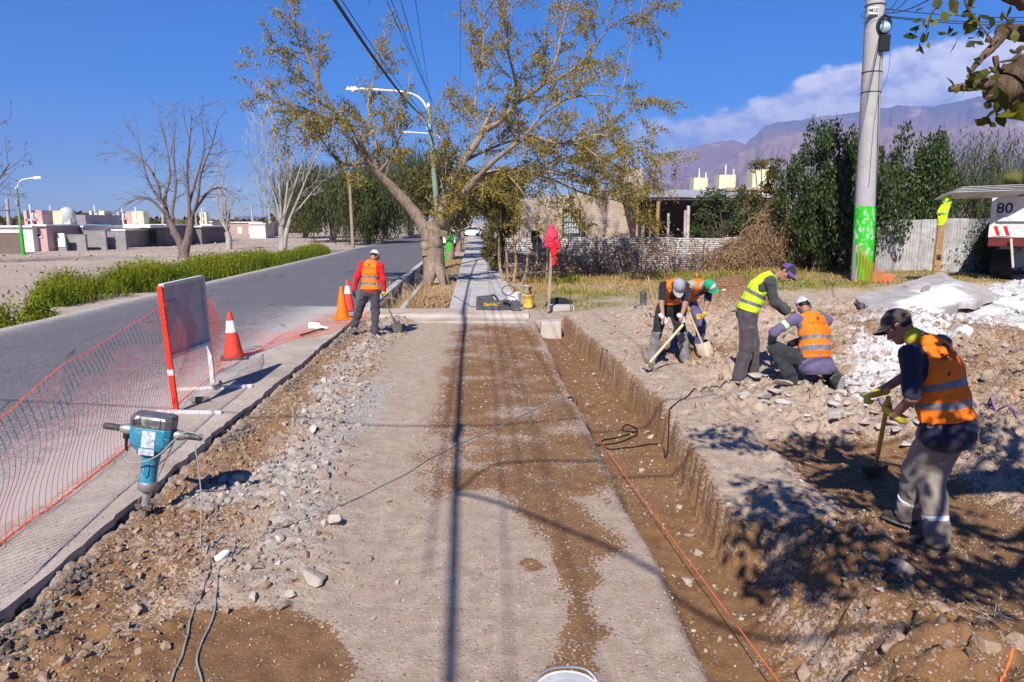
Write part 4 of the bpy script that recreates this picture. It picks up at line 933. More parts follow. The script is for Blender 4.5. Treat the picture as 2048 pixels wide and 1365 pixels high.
# ------------------------------------------------------------------ lamp posts and poles
GREENP = mat('green_paint', (.02, .42, .018), .6, .22, 5, .3, dirt=(.45, .6, .42), dirt_amt=.25); LAMPG = mat('pale_green_post', (.20, .27, .19), .6, .15); CONCP = concrete('pole_concrete', (.36, .345, .345), (.43, .415, .415))
def lamp_post(label, base, H, arm, r, lean=(0, 0), green=1.8, dirx=-1):
    root = thing('lamp_post', label, 'lamp post', tuple(base), 0, 'street lamps with green painted feet'); top = Vector((lean[0], lean[1], H))
    mb = MB(); mb.tube([(0, 0, -.2), top * .5, top], [r, r * .8, r * .62], 12); pole = mb.build('pole', LAMPG, root, True)
    mb = MB(); mb.tube([(0, 0, -.05), top * (green / H)], [r + .008, r * .93 + .008], 12); mb.build('painted_foot', GREENP, pole, True)
    mb = MB(); mb.tube(smooth_path([top + Vector((0, 0, -.15)), top + Vector((dirx * arm * .12, 0, .45)), top + Vector((dirx * arm * .35, -.05, .72)), top + Vector((dirx * arm * .95, -.1, .86))], 5), r * .32, 8); ar = mb.build('arm', WHITE, root, True)
    e = top + Vector((dirx * arm, -.1, .86)); mb = MB(); mb.box(e, (.62, .24, .16), taper=.7); mb.lathe([(.10, -.09), (.13, -.02), (.1, 0)], 10, e + Vector((dirx * -.05, 0, -.07))); mb.build('lamp_head', WHITE, root, bevel=.03)
    mb = MB(); mb.lathe([(.09, 0), (.13, .1), (.09, .25)], 10, top + Vector((0, 0, -.05))); mb.box(top + Vector((0.0, -.12, -.9)), (.2, .14, .3)); mb.build('fitting', STEEL, root)
    return root
b = on(884, 536); b = P(884, 536, 35); b.z = .05
LAMP = lamp_post('tall street lamp with a curved white arm rising through the big tree', b, P(857, 205, 35).z - .3, 3.6, .17, (P(857, 205, 35).x - b.x, 0))
b = P(47, 507, 52); b.z = 0; lamp_post('slim street lamp standing at the white house across the field', b, P(33, 380, 52).z, 1.7, .12, (P(33, 380, 52).x - b.x, 0), 1.9, 1)
b = P(905, 500, 62); b.z = 0.05; lamp_post('second street lamp half hidden behind the big tree crown', b, 9.0, 3.2, .15, (-.6, 0))
for u, vt, vb, Yd, r, lab, g in [(328, 405, 487, 78, .17, 'whitish concrete pole with a green foot behind the dark bare tree', True), (395, 425, 478, 86, .13, 'slim green-footed pole beside the small white house', True), (507, 410, 468, 118, .2, 'concrete pole with green foot at the long brick building', True), (541, 400, 468, 108, .2, 'concrete pole with green foot beside the pale poplar', True), (18, 398, 470, 66, .2, 'leaning concrete pole behind the white house', False)]:
    t, b = P(u - 4, vt, Yd), P(u, vb, Yd); root = thing('utility_pole', lab, 'pole', (b.x, Yd, 0)); mb = MB(); mb.tube([(0, 0, -.2), (t.x - b.x, 0, t.z)], [r, r * .7], 10); p_ = mb.build('pole', CONCP, root, True)
    if g: mb = MB(); mb.tube([(0, 0, 0), ((t.x - b.x) * .25, 0, t.z * .27)], [r + .01, r * .92 + .01], 10); mb.build('painted_foot', GREENP, p_, True)
t, b = P(698, 340, 66), P(706, 490, 66); root = thing('wooden_pole', 'brown wooden pole in front of the dark pepper trees', 'pole', (b.x, 66, 0)); mb = MB(); mb.tube([(0, 0, -.2), (t.x - b.x, 0, t.z)], [.17, .12], 10); mb.build('pole', WOOD, root, True)

# the concrete pole on the near side
def big_pole():
    Y = 22.5; b = P(1723, 566, Y); b.z = gz(b.x, Y); t = P(1753, -40, Y); root = thing('concrete_pole', 'thick grey concrete power pole with a bright green painted foot', 'pole', tuple(b)); d = Vector((t.x - b.x, 0, t.z - b.z)); rb, rt = .315, .265
    mb = MB(); mb.tube([(0, 0, -.4), d * .5, d], [rb, (rb + rt) / 2, rt], 28); pole = mb.build('pole', CONCP, root, True)
    tg = NT('flaking_green_paint'); v = tg.coord('Object'); z = tg.n('ShaderNodeSeparateXYZ'); tg.L(v, z.inputs[0])
    f = tg.noise(tg.scale(v, (1, 1, .5)), 9, 8, .7); band = tg.math('MULTIPLY', tg.rng(z.outputs[2], .75, 1.05), tg.rng(z.outputs[2], 2.45, 1.6, .6, 1))
    c = tg.mix(tg.math('MULTIPLY', tg.rng(f, .50, .58), band), (.018, .46, .012), (.50, .54, .47)); tg.set(c, .6, tg.bump(f, .4, .01))
    hz = P(1725, 413, Y).z - b.z; k = hz / d.z
    mb = MB(); mb.tube([(0, 0, -.05), d * k], [rb + .007, rb + (rt - rb) * k + .007], 28, cap=True); mb.build('painted_foot', tg.m, pole, True)
    def at(v, dx=0, dy=0):
        z = P(1740, v, Y).z - b.z; return Vector((d.x * z / d.z + dx, dy, z))
    mb = MB(); mb.box(at(92, .16, -.32), (.30, .16, .46)); mb.box(at(92, .16, -.405), (.24, .012, .38)); mb.lathe([(.03, 0), (.03, .02)], 10, at(90, .16, -.41), Matrix.Rotation(pi / 2, 3, 'X')); mb.build('meter_box', BLACK, root, bevel=.012)
    mb = MB(); mb.tube([at(56, .14, -.31) + Vector((.20 * cos(a), -.0, .26 * sin(a))) for a in np.linspace(0, 2 * pi, 18)], .035, 6); mb.tube([at(58, .14, -.33) + Vector((.15 * cos(a), 0, .2 * sin(a))) for a in np.linspace(.3, 6, 16)], .02, 5); mb.build('cable_coil', BLACK, root, True)
    mb = MB(); mb.lathe([(.0, 0), (.14, .0), (.16, .1), (.08, .2), (.0, .22)], 14, at(62, .14, -.30), Matrix.Rotation(pi / 2, 3, 'X')); mb.build('clamp', mat('pale_blue_clamp', (.35, .5, .56), .5), root, True)
    pl = MB(); c = at(28, -.20, -.32); pl.box(c, (.30, .02, .21)); pt = pl.build('number_plate', WHITE, root, bevel=.02); text_on('MSE', c + Vector((0, -.014, 0)), .12, pt, BLACK, 'number_print')
    for v in (146, 186, 12): mb = MB(); a = at(v); mb.tube([a + Vector(((rb - .025) * cos(q), (rb - .025) * sin(q), 0)) for q in np.linspace(0, 2 * pi, 25)], .012, 5, cap=False); mb.build('wire_band', BLACK, root)
    mb = MB(); mb.tube(smooth_path([at(110, .1, -.29), at(150, .08, -.29), at(250, .12, -.30), at(420, .2, -.27)], 6), .008, 4); mb.tube(smooth_path([at(186, .1, -.29), at(260, -.02, -.31), at(375, -.08, -.315)], 6), .006, 4); mb.tube(smooth_path([at(40, .3, -.25), at(120, .42, -.2), at(160, .36, -.2), at(186, .15, -.3)], 6), .006, 4); mb.build('earth_wire', BLACK, root)
    return root, b, at
def text_on(txt, c, size, parent, m, name, rot=(pi / 2, 0, 0), extrude=.003, world=False):
    cu = bpy.data.curves.new(name, 'FONT'); cu.body = txt; cu.size = size * 1.38; cu.align_x = 'CENTER'; cu.align_y = 'CENTER'; cu.extrude = extrude; cu.offset = size * .012
    o = bpy.data.objects.new(name, cu); COL.objects.link(o); dg = bpy.context.evaluated_depsgraph_get(); me = bpy.data.meshes.new_from_object(o.evaluated_get(dg)); bpy.data.objects.remove(o)
    R = Matrix.Translation(c) @ (rot if isinstance(rot, Matrix) else Matrix.LocRotScale(None, __import__('mathutils').Euler(rot), None)); me.transform(R); me.materials.clear(); me.materials.append(m); return link(name, me, parent)
POLE, PB, PAT = big_pole()
# orange net slumped at the foot of the pole
NETM = mat('orange_net', (.85, .17, .06), .5, .1)
mb = MB(); rr = np.random.default_rng(220)
for k in range(16):
    t = k / 15; a = Vector((-.40 + .1 * t, -.42, 1.25 - 1.2 * t)); b = Vector((-.35 + .75 * (1 - .2 * t), -.52, .30 - .32 * t)); mb.tube(smooth_path([a, a * .5 + b * .5 + Vector((0, -.05, -.12)), b, b + Vector((.35, -.1, -.05))], 4), .006, 3)
for k in range(9): t = k / 8; mb.tube(smooth_path([Vector((-.4 + .8 * t, -.43 - .1 * t, 1.25 - 1.0 * t)), Vector((-.4 + .75 * t, -.5, .6 - .5 * t)), Vector((-.5 + .9 * t, -.55, -.02))], 4), .006, 3)
o = mb.build('fallen_net', NETM); o.location = PB; tag(o, 'orange plastic net slumped round the green foot of the concrete pole', 'net')

# ------------------------------------------------------------------ overhead cables
CABLE = mat('black_cable', (.012, .012, .013), .5, .1)
def sag(a, b, s, n=24): return [Vector(a).lerp(Vector(b), i / n) - Vector((0, 0, s * 4 * (i / n) * (1 - i / n))) for i in range(n + 1)]
def cable(label, pts, r, name='overhead_cable', m=None, group='overhead cables', cat='cable', n=6):
    mb = MB(); mb.tube(pts, r, n); o = mb.build(name, m or CABLE, None, True); tag(o, label, cat, group); return o
LT = P(850, 236, 35)
cable('thick black twisted overhead cable sagging to the lamp post', sag((-2.15, -4.5, 6.55), LT, .75, 40), .036)
cable('thin black cable sagging beside the thick one from the upper edge', sag((-2.6, -3, 7.0), LT + Vector((0, 0, .15)), .55), .011)
for k, (x, z) in enumerate([(-2.05, 7.5), (-1.80, 7.6), (-1.3, 7.75)]): cable(['thin straight wire running down the street above the lamp arm', 'second thin straight wire of the close pair above the road', 'thin wire crossing high over the lamp arm'][k], sag((x, -2, z), P(866 - 3 * k, 206 - 4 * k, 35), .2), .010)
cable('wire rising from the lamp post towards the top of the frame', sag((-.6, -2, 8.6), P(862, 210, 35), .2), .008)
cable('wire passing between the two halves of the tree crown', sag((.25, -2, 8.8), P(920, 260, 62), .2), .008)
# wires to the concrete pole
for k, (a, b) in enumerate([((12.0, 40, 11.6), (34, 60, 9.5)), ((12, 40, 10.9), (36, 60, 9))]): pass
for v0, u1, v1, Y1, lab, r in [(20, 2120, 33, 25, 'upper of the level wires leaving the concrete pole', .012), (34, 2120, 40, 25, 'middle of the level wires leaving the concrete pole', .012), (36, 2120, 48, 25, 'lowest of the level wires leaving the concrete pole', .012), (27, 1880, -14, 12, 'wire slanting up from the coil on the concrete pole', .012), (30, 1830, -20, 14, 'steep wire above the coil on the concrete pole', .010), (22, 1800, -10, 16, 'wire nearest the pole top slanting up from the number plate', .010)]:
    a = PB + PAT(v0, .25, -.1); cable(lab, sag(a, P(u1, v1, Y1), .12), r)
cable('drooping wire loop beside the number plate', smooth_path([PB + PAT(24, -.25, -.3), PB + PAT(34, -.55, -.3), PB + PAT(42, -.45, -.3), PB + PAT(40, -.1, -.33)], 6), .009)
# drop wires over the works: their shadows cross the dug ground
def over(u, v, h):
    g = G(u, v); return (g.x - LDIR.x / -LDIR.z * h, g.y - LDIR.y / -LDIR.z * h, h)
cable('drop wire crossing over the works from the road side', smooth_path([over(-300, 800, 6.2), over(330, 828, 5.9), over(620, 846, 5.9), over(912, 853, 5.9), over(1150, 838, 5.8), over(1500, 800, 5.8), over(2300, 720, 6.0)], 6), .013)
cable('drop wire curving away to the garden side over the works', smooth_path([over(915, 985, 5.9), over(960, 945, 5.9), over(1000, 928, 5.85), over(1100, 922, 5.8), over(1230, 922, 5.8), over(1700, 900, 6.0), over(2300, 860, 6.2)], 6), .016)
cable('drop wire hanging low towards the overhanging tree', smooth_path([over(915, 985, 5.9), over(1010, 1010, 5.85), over(1100, 1046, 5.8), over(1240, 1105, 5.75), over(1340, 1160, 5.7), over(1500, 1240, 5.7), over(1700, 1272, 5.7), over(2100, 1272, 5.8), over(2600, 1250, 6)], 6), .021)
cable('overhead cable bundle running along the works', [over(u, v, 5.9) for u, v in [(870, 1900), (893, 1365), (903, 1150), (911, 985), (915, 853), (921, 760), (928, 690), (936, 630), (944, 585)]], .011)
cable('second thin cable along the works', [over(u, v, 6.6) for u, v in [(1060, 1900), (1022, 1365), (1005, 1000), (990, 780), (975, 660), (968, 600)]], .008)
cable('third thin cable along the works', [over(u, v, 6.6) for u, v in [(1420, 1900), (1210, 1365), (1120, 1060), (1040, 800), (1000, 690)]], .007)
mb = MB(); c = Vector(over(913, 866, 5.88)); mb.tube([c + Vector((0, -.34, 0)), c + Vector((.01, -.28, 0)), c + Vector((.02, .28, 0)), c + Vector((.02, .34, 0))], [.02, .055, .055, .02], 10); o = mb.build('splice_box', BLACK, None, True); tag(o, 'black splice sleeve on the overhead cable bundle', 'splice box')

# ------------------------------------------------------------------ brick house with the dark porch
def brick_mat():
    t = NT('old_adobe_brick'); v = t.coord('Object'); mp = t.n('ShaderNodeMapping'); mp.inputs['Rotation'].default_value = (pi / 2, 0, 0); t.L(v, mp.inputs[0])
    b = t.n('ShaderNodeTexBrick'); t.L(mp.outputs[0], b.inputs['Vector']); b.inputs['Scale'].default_value = 1.0; b.inputs['Brick Width'].default_value = .27; b.inputs['Row Height'].default_value = .085; b.inputs['Mortar Size'].default_value = .012
    b.inputs['Color1'].default_value = (.40, .285, .22, 1); b.inputs['Color2'].default_value = (.30, .205, .155, 1); b.inputs['Mortar'].default_value = (.47, .40, .34, 1)
    n_ = t.noise(v, 1.6, 8, .65); nf = t.noise(v, 14, 6, .7); c = t.mix(t.rng(n_, .36, .66, 0, .75), b.outputs['Color'], (.48, .40, .335)); c = t.mix(t.rng(nf, .55, .75, 0, .5), c, (.2, .14, .11))
    return t.set(c, .93, t.bump(t.math('ADD', t.math('MULTIPLY', b.outputs['Fac'], -1.0), nf), .7, .02), spec=.1)
BRICK = brick_mat()
CORR = mat('weathered_zinc', (.50, .49, .475), .5, .25, 2.5, .25, metal=.35, dirt=(.22, .15, .11), dirt_amt=.55); CORRD = mat('dull_zinc', (.36, .355, .36), .55, .25, 3, .25, metal=.3, dirt=(.2, .14, .1), dirt_amt=.5)
def corr_sheet(w, h, pitch=.076, amp=.012, vertical=True, seg=6, rng=None, warp=.02):
    """corrugated sheet with its own thickness in the XZ plane, ridges along Z (or X)"""
    L = w if vertical else h; n = int(L / pitch * seg); a = np.linspace(0, L, n + 1); off = amp * np.sin(a * 2 * pi / pitch); K = 5; b = np.linspace(0, h if vertical else w, K); V = []; Fs = []
    wp = (rng.normal(size=K) * warp if rng is not None else np.zeros(K))
    for side in (0, .004):
        for j in range(K):
            for i in range(n + 1):
                p_ = (a[i], off[i] + side + wp[j], b[j]) if vertical else (b[j], off[i] + side + wp[j], a[i]); V.append(p_)
    m = K * (n + 1)
    for j in range(K - 1):
        for i in range(n):
            q = j * (n + 1) + i; Fs.append((q, q + 1, q + n + 2, q + n + 1)); Fs.append((m + q, m + q + n + 1, m + q + n + 2, m + q + 1))
    for i in range(n): Fs.append((i, m + i, m + i + 1, i + 1)); q = (K - 1) * (n + 1) + i; Fs.append((q, q + 1, m + q + 1, m + q))
    for j in range(K - 1): q = j * (n + 1); Fs.append((q, q + n + 1, m + q + n + 1, m + q)); q += n; Fs.append((q, m + q, m + q + n + 1, q + n + 1))
    return np.array(V), Fs
def brick_house():
    Y = 39.0; a = P(1040, 372, Y); b = P(1283, 372, Y); z0 = .3
    root = thing('brick_house', 'old pale brick house with a barred door and a dark open porch', 'house', ((a.x + b.x) / 2, Y, z0)); ztop = P(0, 372, Y).z; zl = P(0, 400, Y).z
    da, db = P(1125, 419, Y), P(1160, 500, Y)
    mb = MB(); zt = lambda x: zl + (ztop - zl) * min(1, max(0, (x - a.x) / (b.x - a.x)))
    for x0, x1, zb in [(a.x, da.x, z0 - .2), (da.x, db.x, da.z), (db.x, b.x, z0 - .2)]:
        mb.add([(x0, Y, zb), (x1, Y, zb), (x1, Y, zt(x1)), (x0, Y, zt(x0)), (x0, Y + 7, zb), (x1, Y + 7, zb), (x1, Y + 7, zt(x1)), (x0, Y + 7, zt(x0))], [(0, 1, 2, 3), (5, 4, 7, 6), (3, 2, 6, 7), (1, 5, 6, 2), (4, 0, 3, 7)])
    wl = mb.build('wall', BRICK, root, world=True)
    g = P(1262, 340, Y); mb = MB(); mb.box((g.x, Y + .2, (g.z + ztop) / 2 - .1), (1.3, .45, g.z - ztop + .3)); mb.build('parapet', BRICK, root, world=True)
    mb = MB(); cx = (da.x + db.x) / 2; w = db.x - da.x; hz = da.z - z0; mb.box((cx, Y + .10, z0 + hz * .26), (w - .1, .05, hz * .5)); dr = mb.build('door', mat('dark_blue_door', (.035, .045, .07), .5), root, world=True)
    mb = MB(); mb.box((cx, Y + .12, z0 + hz * .76), (w - .1, .02, hz * .46)); mb.build('pane', mat('bright_pane', (.42, .48, .52), .12, .1, spec=.8), dr, world=True)
    mb = MB(); [mb.box((cx + (k / 6 - .5) * (w - .16), Y + .07, z0 + hz * .75), (.022, .022, hz * .48)) for k in range(7)]; [mb.box((cx, Y + .072, z0 + hz * q), (w - .1, .02, .03)) for q in (.52, .75, .98)]; mb.build('grille', BLACK, dr, world=True)
    mb = MB(); [mb.box((cx + s_ * (w / 2 - .03), Y + .04, z0 + hz / 2), (.07, .14, hz)) for s_ in (-1, 1)]; mb.box((cx, Y + .038, z0 + hz - .03), (w - .14, .14, .07)); mb.build('door_frame', BLACK, root, world=True)
    # porch: side and back walls, tin roof, posts
    c = P(1560, 400, Y); xr = c.x; zr = P(0, 388, 36).z
    mb = MB(); mb.box(((b.x + xr) / 2, Y + 4.6, z0 + 1.6), (xr - b.x, .25, 3.6)); mb.box((xr, Y + 1.5, z0 + 1.6), (.25, 6.0, 3.6)); mb.build('porch_wall', PBRN, root, world=True)
    xa, xb = P(1262, 385, 35.5).x, P(1555, 385, 35.5).x; zf, zb = P(0, 394, 35.5).z, P(0, 379, 42).z
    n = 6
    for k in range(n):
        Vv, Fs = corr_sheet((xb - xa) / n + .1, 7.4, .09, .014, True, 4)
        Vv = np.stack([Vv[:, 0] + xa + k * (xb - xa) / n, 35.5 + Vv[:, 2], zf + (zb - zf) * Vv[:, 2] / 7.4 + Vv[:, 1] + .006 * (k % 2)], -1); q = MB(); q.add(Vv, Fs); q.build('roof_sheet', CORR, root, world=True)
    mb = MB(); mb.box(((xa + xb) / 2, 35.7, zf - .09), (xb - xa, .1, .12)); mb.build('beam', WOOD, root, world=True)
    for u, r, m in [(1316, .10, WOODO), (1530, .07, WOOD), (1275, .06, WOOD)]:
        p_ = P(u, 400, 35.8); mb = MB(); mb.tube([(p_.x, 35.8, z0 - .2), (p_.x + .03, 35.8, zf - .14)], r, 10); mb.build('post', m, root, True, world=True)
    mb = MB(); mb.tube(smooth_path([P(1450, 385, 36) + Vector((0, 0, .1)), P(1490, 384, 36) + Vector((0, 0, .12)), P(1550, 386, 36) + Vector((0, 0, .08))], 5), .12, 8); mb.build('roof_log', WOOD, root, True, world=True)
    # things leaning at the wall: pale stakes standing in the porch opening
    for k, (u, vt, r) in enumerate([(1286, 428, .07), (1300, 426, .05), (1337, 427, .055), (1371, 421, .06), (1377, 412, .07)]):
        p_ = P(u, vt, 29.0 - .12 * k); mb = MB(); mb.tube([(p_.x + .05, p_.y, .1), (p_.x, p_.y, p_.z)], [r * 1.1, r], 8); o = mb.build('wooden_stake', mat('grey_stake', (.46, .41, .36), .9, .3), None, True); tag(o, ['pale stake at the wall end of the porch', 'thin pale stake second from the porch wall', 'short stake standing alone in the dark porch opening', 'slightly leaning stake beside the tallest one', 'tallest pale stake in the porch opening'][k], 'stake', 'stakes in front of the porch')
    return z0
brick_house()
# water-tank towers and aerials of the houses beyond the porch roof
for k, (u0, u1, v0, Yd, lab) in enumerate([(1388, 1416, 356, 60, 'lowest cream tank tower above the porch roof'), (1439, 1472, 350, 56, 'middle cream tank tower above the porch roof'), (1506, 1543, 339, 52, 'tallest cream tank tower above the porch roof')]):
    a, b = P(u0, v0, Yd), P(u1, v0, Yd); r = thing('tower_house', lab, 'house', ((a.x + b.x) / 2, Yd, 0)); w = b.x - a.x
    mb = MB(); mb.box(((a.x + b.x) / 2, Yd + w / 2, a.z - 1.4), (w, w, 2.8)); mb.build('tank_tower', PCREAM, r, world=True); mb = MB(); mb.box(((a.x + b.x) / 2, Yd + 3, 1.5), (w * 2.6, 7, 3.0)); mb.build('wall', PW, r, world=True)
    mb = MB(); mb.tube([(a.x + w * .35, Yd - .05, a.z - 2.5), (a.x + w * .35, Yd - .05, a.z + .75)], .05, 6); mb.tube([(b.x - .1, Yd + .3, a.z), (b.x - .1, Yd + .3, a.z + .45)], .05, 6); mb.build('vent_pipe', WHITE, r, world=True)
for u, v0, v1, Yd, lab in [(1380, 352, 390, 44, 'small television aerial beside the lowest tower'), (1496, 332, 385, 48, 'television aerial between the middle and the tallest tower')]:
    a, b = P(u, v0, Yd), P(u, v1, Yd); mb = MB(); mb.tube([(b.x, Yd, b.z - 1), (a.x, Yd, a.z)], .025, 5)
    mb.tube([(a.x - .45, Yd, a.z - .02), (a.x + .45, Yd, a.z - .02)], .016, 4); [mb.tube([(a.x + q, Yd - .3, a.z), (a.x + q, Yd + .3, a.z)], .012, 4) for q in np.linspace(-.42, .42, 7)]; o = mb.build('television_aerial', STEEL); tag(o, lab, 'aerial')

# ------------------------------------------------------------------ low fence of tin sheets, sticks and dry creepers
def fence():
    rng = np.random.default_rng(240); pts = [P(1012, 575, 27.0), P(1060, 570, 28.2), P(1660, 570, 28.6)]; x0, x1 = pts[1].x - 1.0, pts[2].x
    root = thing('tin_fence', 'low fence of flat-laid corrugated tin behind the dry grass', 'fence', (x0, 28.4, .3)); n = 6; w = (x1 - x0) / n
    for k in range(n):
        for r in range(2):
            Vv, Fs = corr_sheet(w + .12, .72, .085, .017, False, 6, rng, .03); q = MB(); R = Matrix.Rotation(rng.normal() * .012, 3, 'Y'); Vv = Vv @ np.array(R).T
            q.add(Vv + np.array((x0 + k * w, 28.4 + .012 * (k % 2) + .05 * r * 0 + .03 * r, .35 + .68 * r + rng.normal() * .02)), Fs); q.build('tin_sheet', CORR if (k + r) % 3 else CORRD, root, world=True)
    stick = mat('grey_stick', (.30, .24, .19), .9, .3); stickb = mat('brown_stick', (.16, .09, .06), .9, .3)
    for k in range(74):
        x = x0 + (x1 - x0) * (k + rng.random()) / 74; y = 28.4 - rng.uniform(.06, .35); hh = rng.uniform(.7, 1.5); q = MB(); q.tube([(x, y, .15), (x + rng.normal() * .06, y + .02, .3 + hh * .5), (x + rng.normal() * .14, y + .05, .3 + hh)], rng.uniform(.008, .02), 5); q.build('stick', stickb if rng.random() < .6 else stick, root, world=True)
    for k, (u, v0, v1, lean, r) in enumerate([(1025, 462, 590, -.1, .06), (1050, 465, 592, .35, .05), (1002, 470, 592, -.35, .07), (1014, 478, 585, -.2, .055), (1072, 480, 585, .25, .05), (1095, 470, 580, .05, .05)]):
        a, b = P(u, v1, 26.6 + .2 * k), P(u, v0, 26.6 + .2 * k); q = MB(); q.tube(smooth_path([(a.x - lean * .3, a.y, max(.05, a.z - .1)), ((a.x + b.x) / 2 + rng.normal() * .05, a.y, (a.z + b.z) / 2), (b.x + lean * .2, b.y, b.z)], 3), [r * q for q in (1, .88, .95, .82, .86, .7, .5)], 7); q.build('post', WOOD if k % 3 else WOODO, root, True, world=True)
    tw = MB()
    for k in range(620):                                              # thin dead stems woven through
        x = rng.uniform(x0, x1 + .8); z = rng.uniform(.35, 1.7) + .5 * max(0, (x - 9) / 4); y = 28.3 - rng.uniform(0, .6); p0 = np.array((x, y, z)); d = rng.normal(size=3) * (1, .3, 1); d /= np.linalg.norm(d); pp = [p0]
        for j in range(4): d = d + rng.normal(size=3) * .5; d /= np.linalg.norm(d); pp.append(pp[-1] + d * .16)
        tw.tube(pp, rng.uniform(.004, .009), 3, cap=False)
    tw.build('dry_creeper', mat('dry_twig', (.36, .25, .17), .9, .3), root, world=True)
    # creepers with dead brown leaves, along the foot and over the sheets
    N = 5200; X = rng.uniform(x0, x1, N); dens = vnoise2(X * .7, X * 0, 241); keep = rng.random(N) < np.clip(dens * 1.6 - .45, 0, 1) + .25 * (X > P(1240, 560, 28).x) * (X < P(1420, 560, 28).x); X = X[keep]; N = len(X)
    Z = .25 + np.abs(rng.normal(0, .5, N)) * (1 + .8 * vnoise2(X * 1.3, X * 0, 243)); pos = np.stack([X, 28.25 - rng.uniform(0, .7, N), Z], -1); build_leaves('dead_leaves', pos, .10, L_DEAD, root, rng, droop=.3, aspect=.7)
fence()
def bushes():
    p = P(1445, 560, 29.2); leafy('garden_shrub', 'green leafy shrub growing in front of the dark porch', 'shrub', (p.x, 29.2, .3), 3.2, 1.35, L_MID, 250, 6500, .13, 'round', .06, B_DARK, .3, 40, zc=.62, low=.1, sq=(1.0, .5))
    p = P(1535, 470, 29.3); leafy('garden_shrub', 'yellow-green climber spilling over the porch roof corner', 'shrub', (p.x, 30.2, .3), 4.3, 1.0, L_OLIVE, 251, 4200, .13, 'round', .05, B_DARK, .3, 30, zc=.75, low=.3)
    # heap of dry vines
    for uu, vv, wq, nq, lab in [(1565, 415, 1.0, 1150, 'tall tangled heap of dry brown vines at the end of the tin fence'), (1468, 476, .62, 520, 'lower heap of dry vines sprawling over the tin fence before the green shrub')]: vine_heap(uu, vv, wq, nq, lab)
    # leafless garden tree before the house wall
    p = P(1170, 500, 30.5); root = thing('garden_stump', 'dark pollarded garden tree stump in front of the brick wall', 'tree', (p.x, 30.5, .3)); T = Tree(253)
    T.limb([Vector((p.x, 30.5, .1)), P(1166, 470, 30.5), P(1168, 443, 30.5)], .11, .09, 8, .1); T.limb([P(1167, 455, 30.5), P(1178, 452, 30.5), P(1188, 448, 30.5), P(1196, 452, 30.5)], .08, .03, 7, .12); T.limb([P(1167, 462, 30.5), P(1150, 455, 30.5), P(1128, 458, 30.5)], .05, .015, 6, .1); T.mb.build('trunk', B_DARK, root, True, world=True)
    # box and red crate on the fence posts
    p = P(1071, 474, 28.1); mb = MB(); w, h_ = .32, .46; [mb.box(q, d) for q, d in [((0, .1, 0), (w, .02, h_)), ((-w / 2, 0, 0), (.03, .2, h_)), ((w / 2, 0, 0), (.03, .2, h_)), ((0, 0, h_ / 2), (w, .2, .03)), ((0, 0, -h_ / 2), (w, .2, .03))]]; o = mb.build('meter_cabinet', BLACK); o.location = p; tag(o, 'small open black meter box on the fence by the jacket', 'box')
def vine_heap(uu, vv, wq, nq, lab):
    rng = np.random.default_rng(uu); p = P(uu, 560, 28.2); root = thing('dry_vine_heap', lab, 'vines', (p.x, 28.0, .3), 0, 'heaps of dry vines on the fence'); mb = MB(); H = P(0, vv, 28).z - .3
    for k in range(nq):
        a = rng.uniform(0, 2 * pi); q = rng.random() ** .5; z = rng.uniform(0.25, 1.0) ** .8 * H * (1 - .25 * q); x = (q * 2.2 * wq * cos(a)) * (1.15 - .75 * (z / H) ** 2.2); y = q * .7 * sin(a); pp = [np.array((x, y, z))]; d = np.array((rng.normal() * .5, -.15, -1.0))
        for j in range(5): d = d / np.linalg.norm(d) + rng.normal(size=3) * .28; pp.append(pp[-1] + d / np.linalg.norm(d) * rng.uniform(.14, .26))
        mb.tube(pp, rng.uniform(.005, .011), 3, cap=False)
    for k in range(100):
        x = rng.uniform(-1.6, 1.6) * wq; a = x * .6; mb.tube(smooth_path([(x, rng.uniform(-.4, .4), -.05), (x * .9, rng.uniform(-.6, .3), H * .45), (x * .5 + rng.normal() * .3, 0, H * rng.uniform(.7, 1.05)), (x * .9 + rng.normal() * .4, -.4, H * rng.uniform(.5, .9))], 4), .012, 4, cap=False)
    mb.build('vine_stems', mat('dry_vine', (.27, .17, .10), .9, .35), root)
    N = 2600; q = rng.normal(size=(N, 3)) * (.85 * wq, .4, .42 * H / 2) + np.array((p.x, 27.85, .3 + H * .45)); build_leaves('dead_leaves', q[q[:, 2] > .3], .08, L_DRY, root, rng, droop=.6)
bushes()

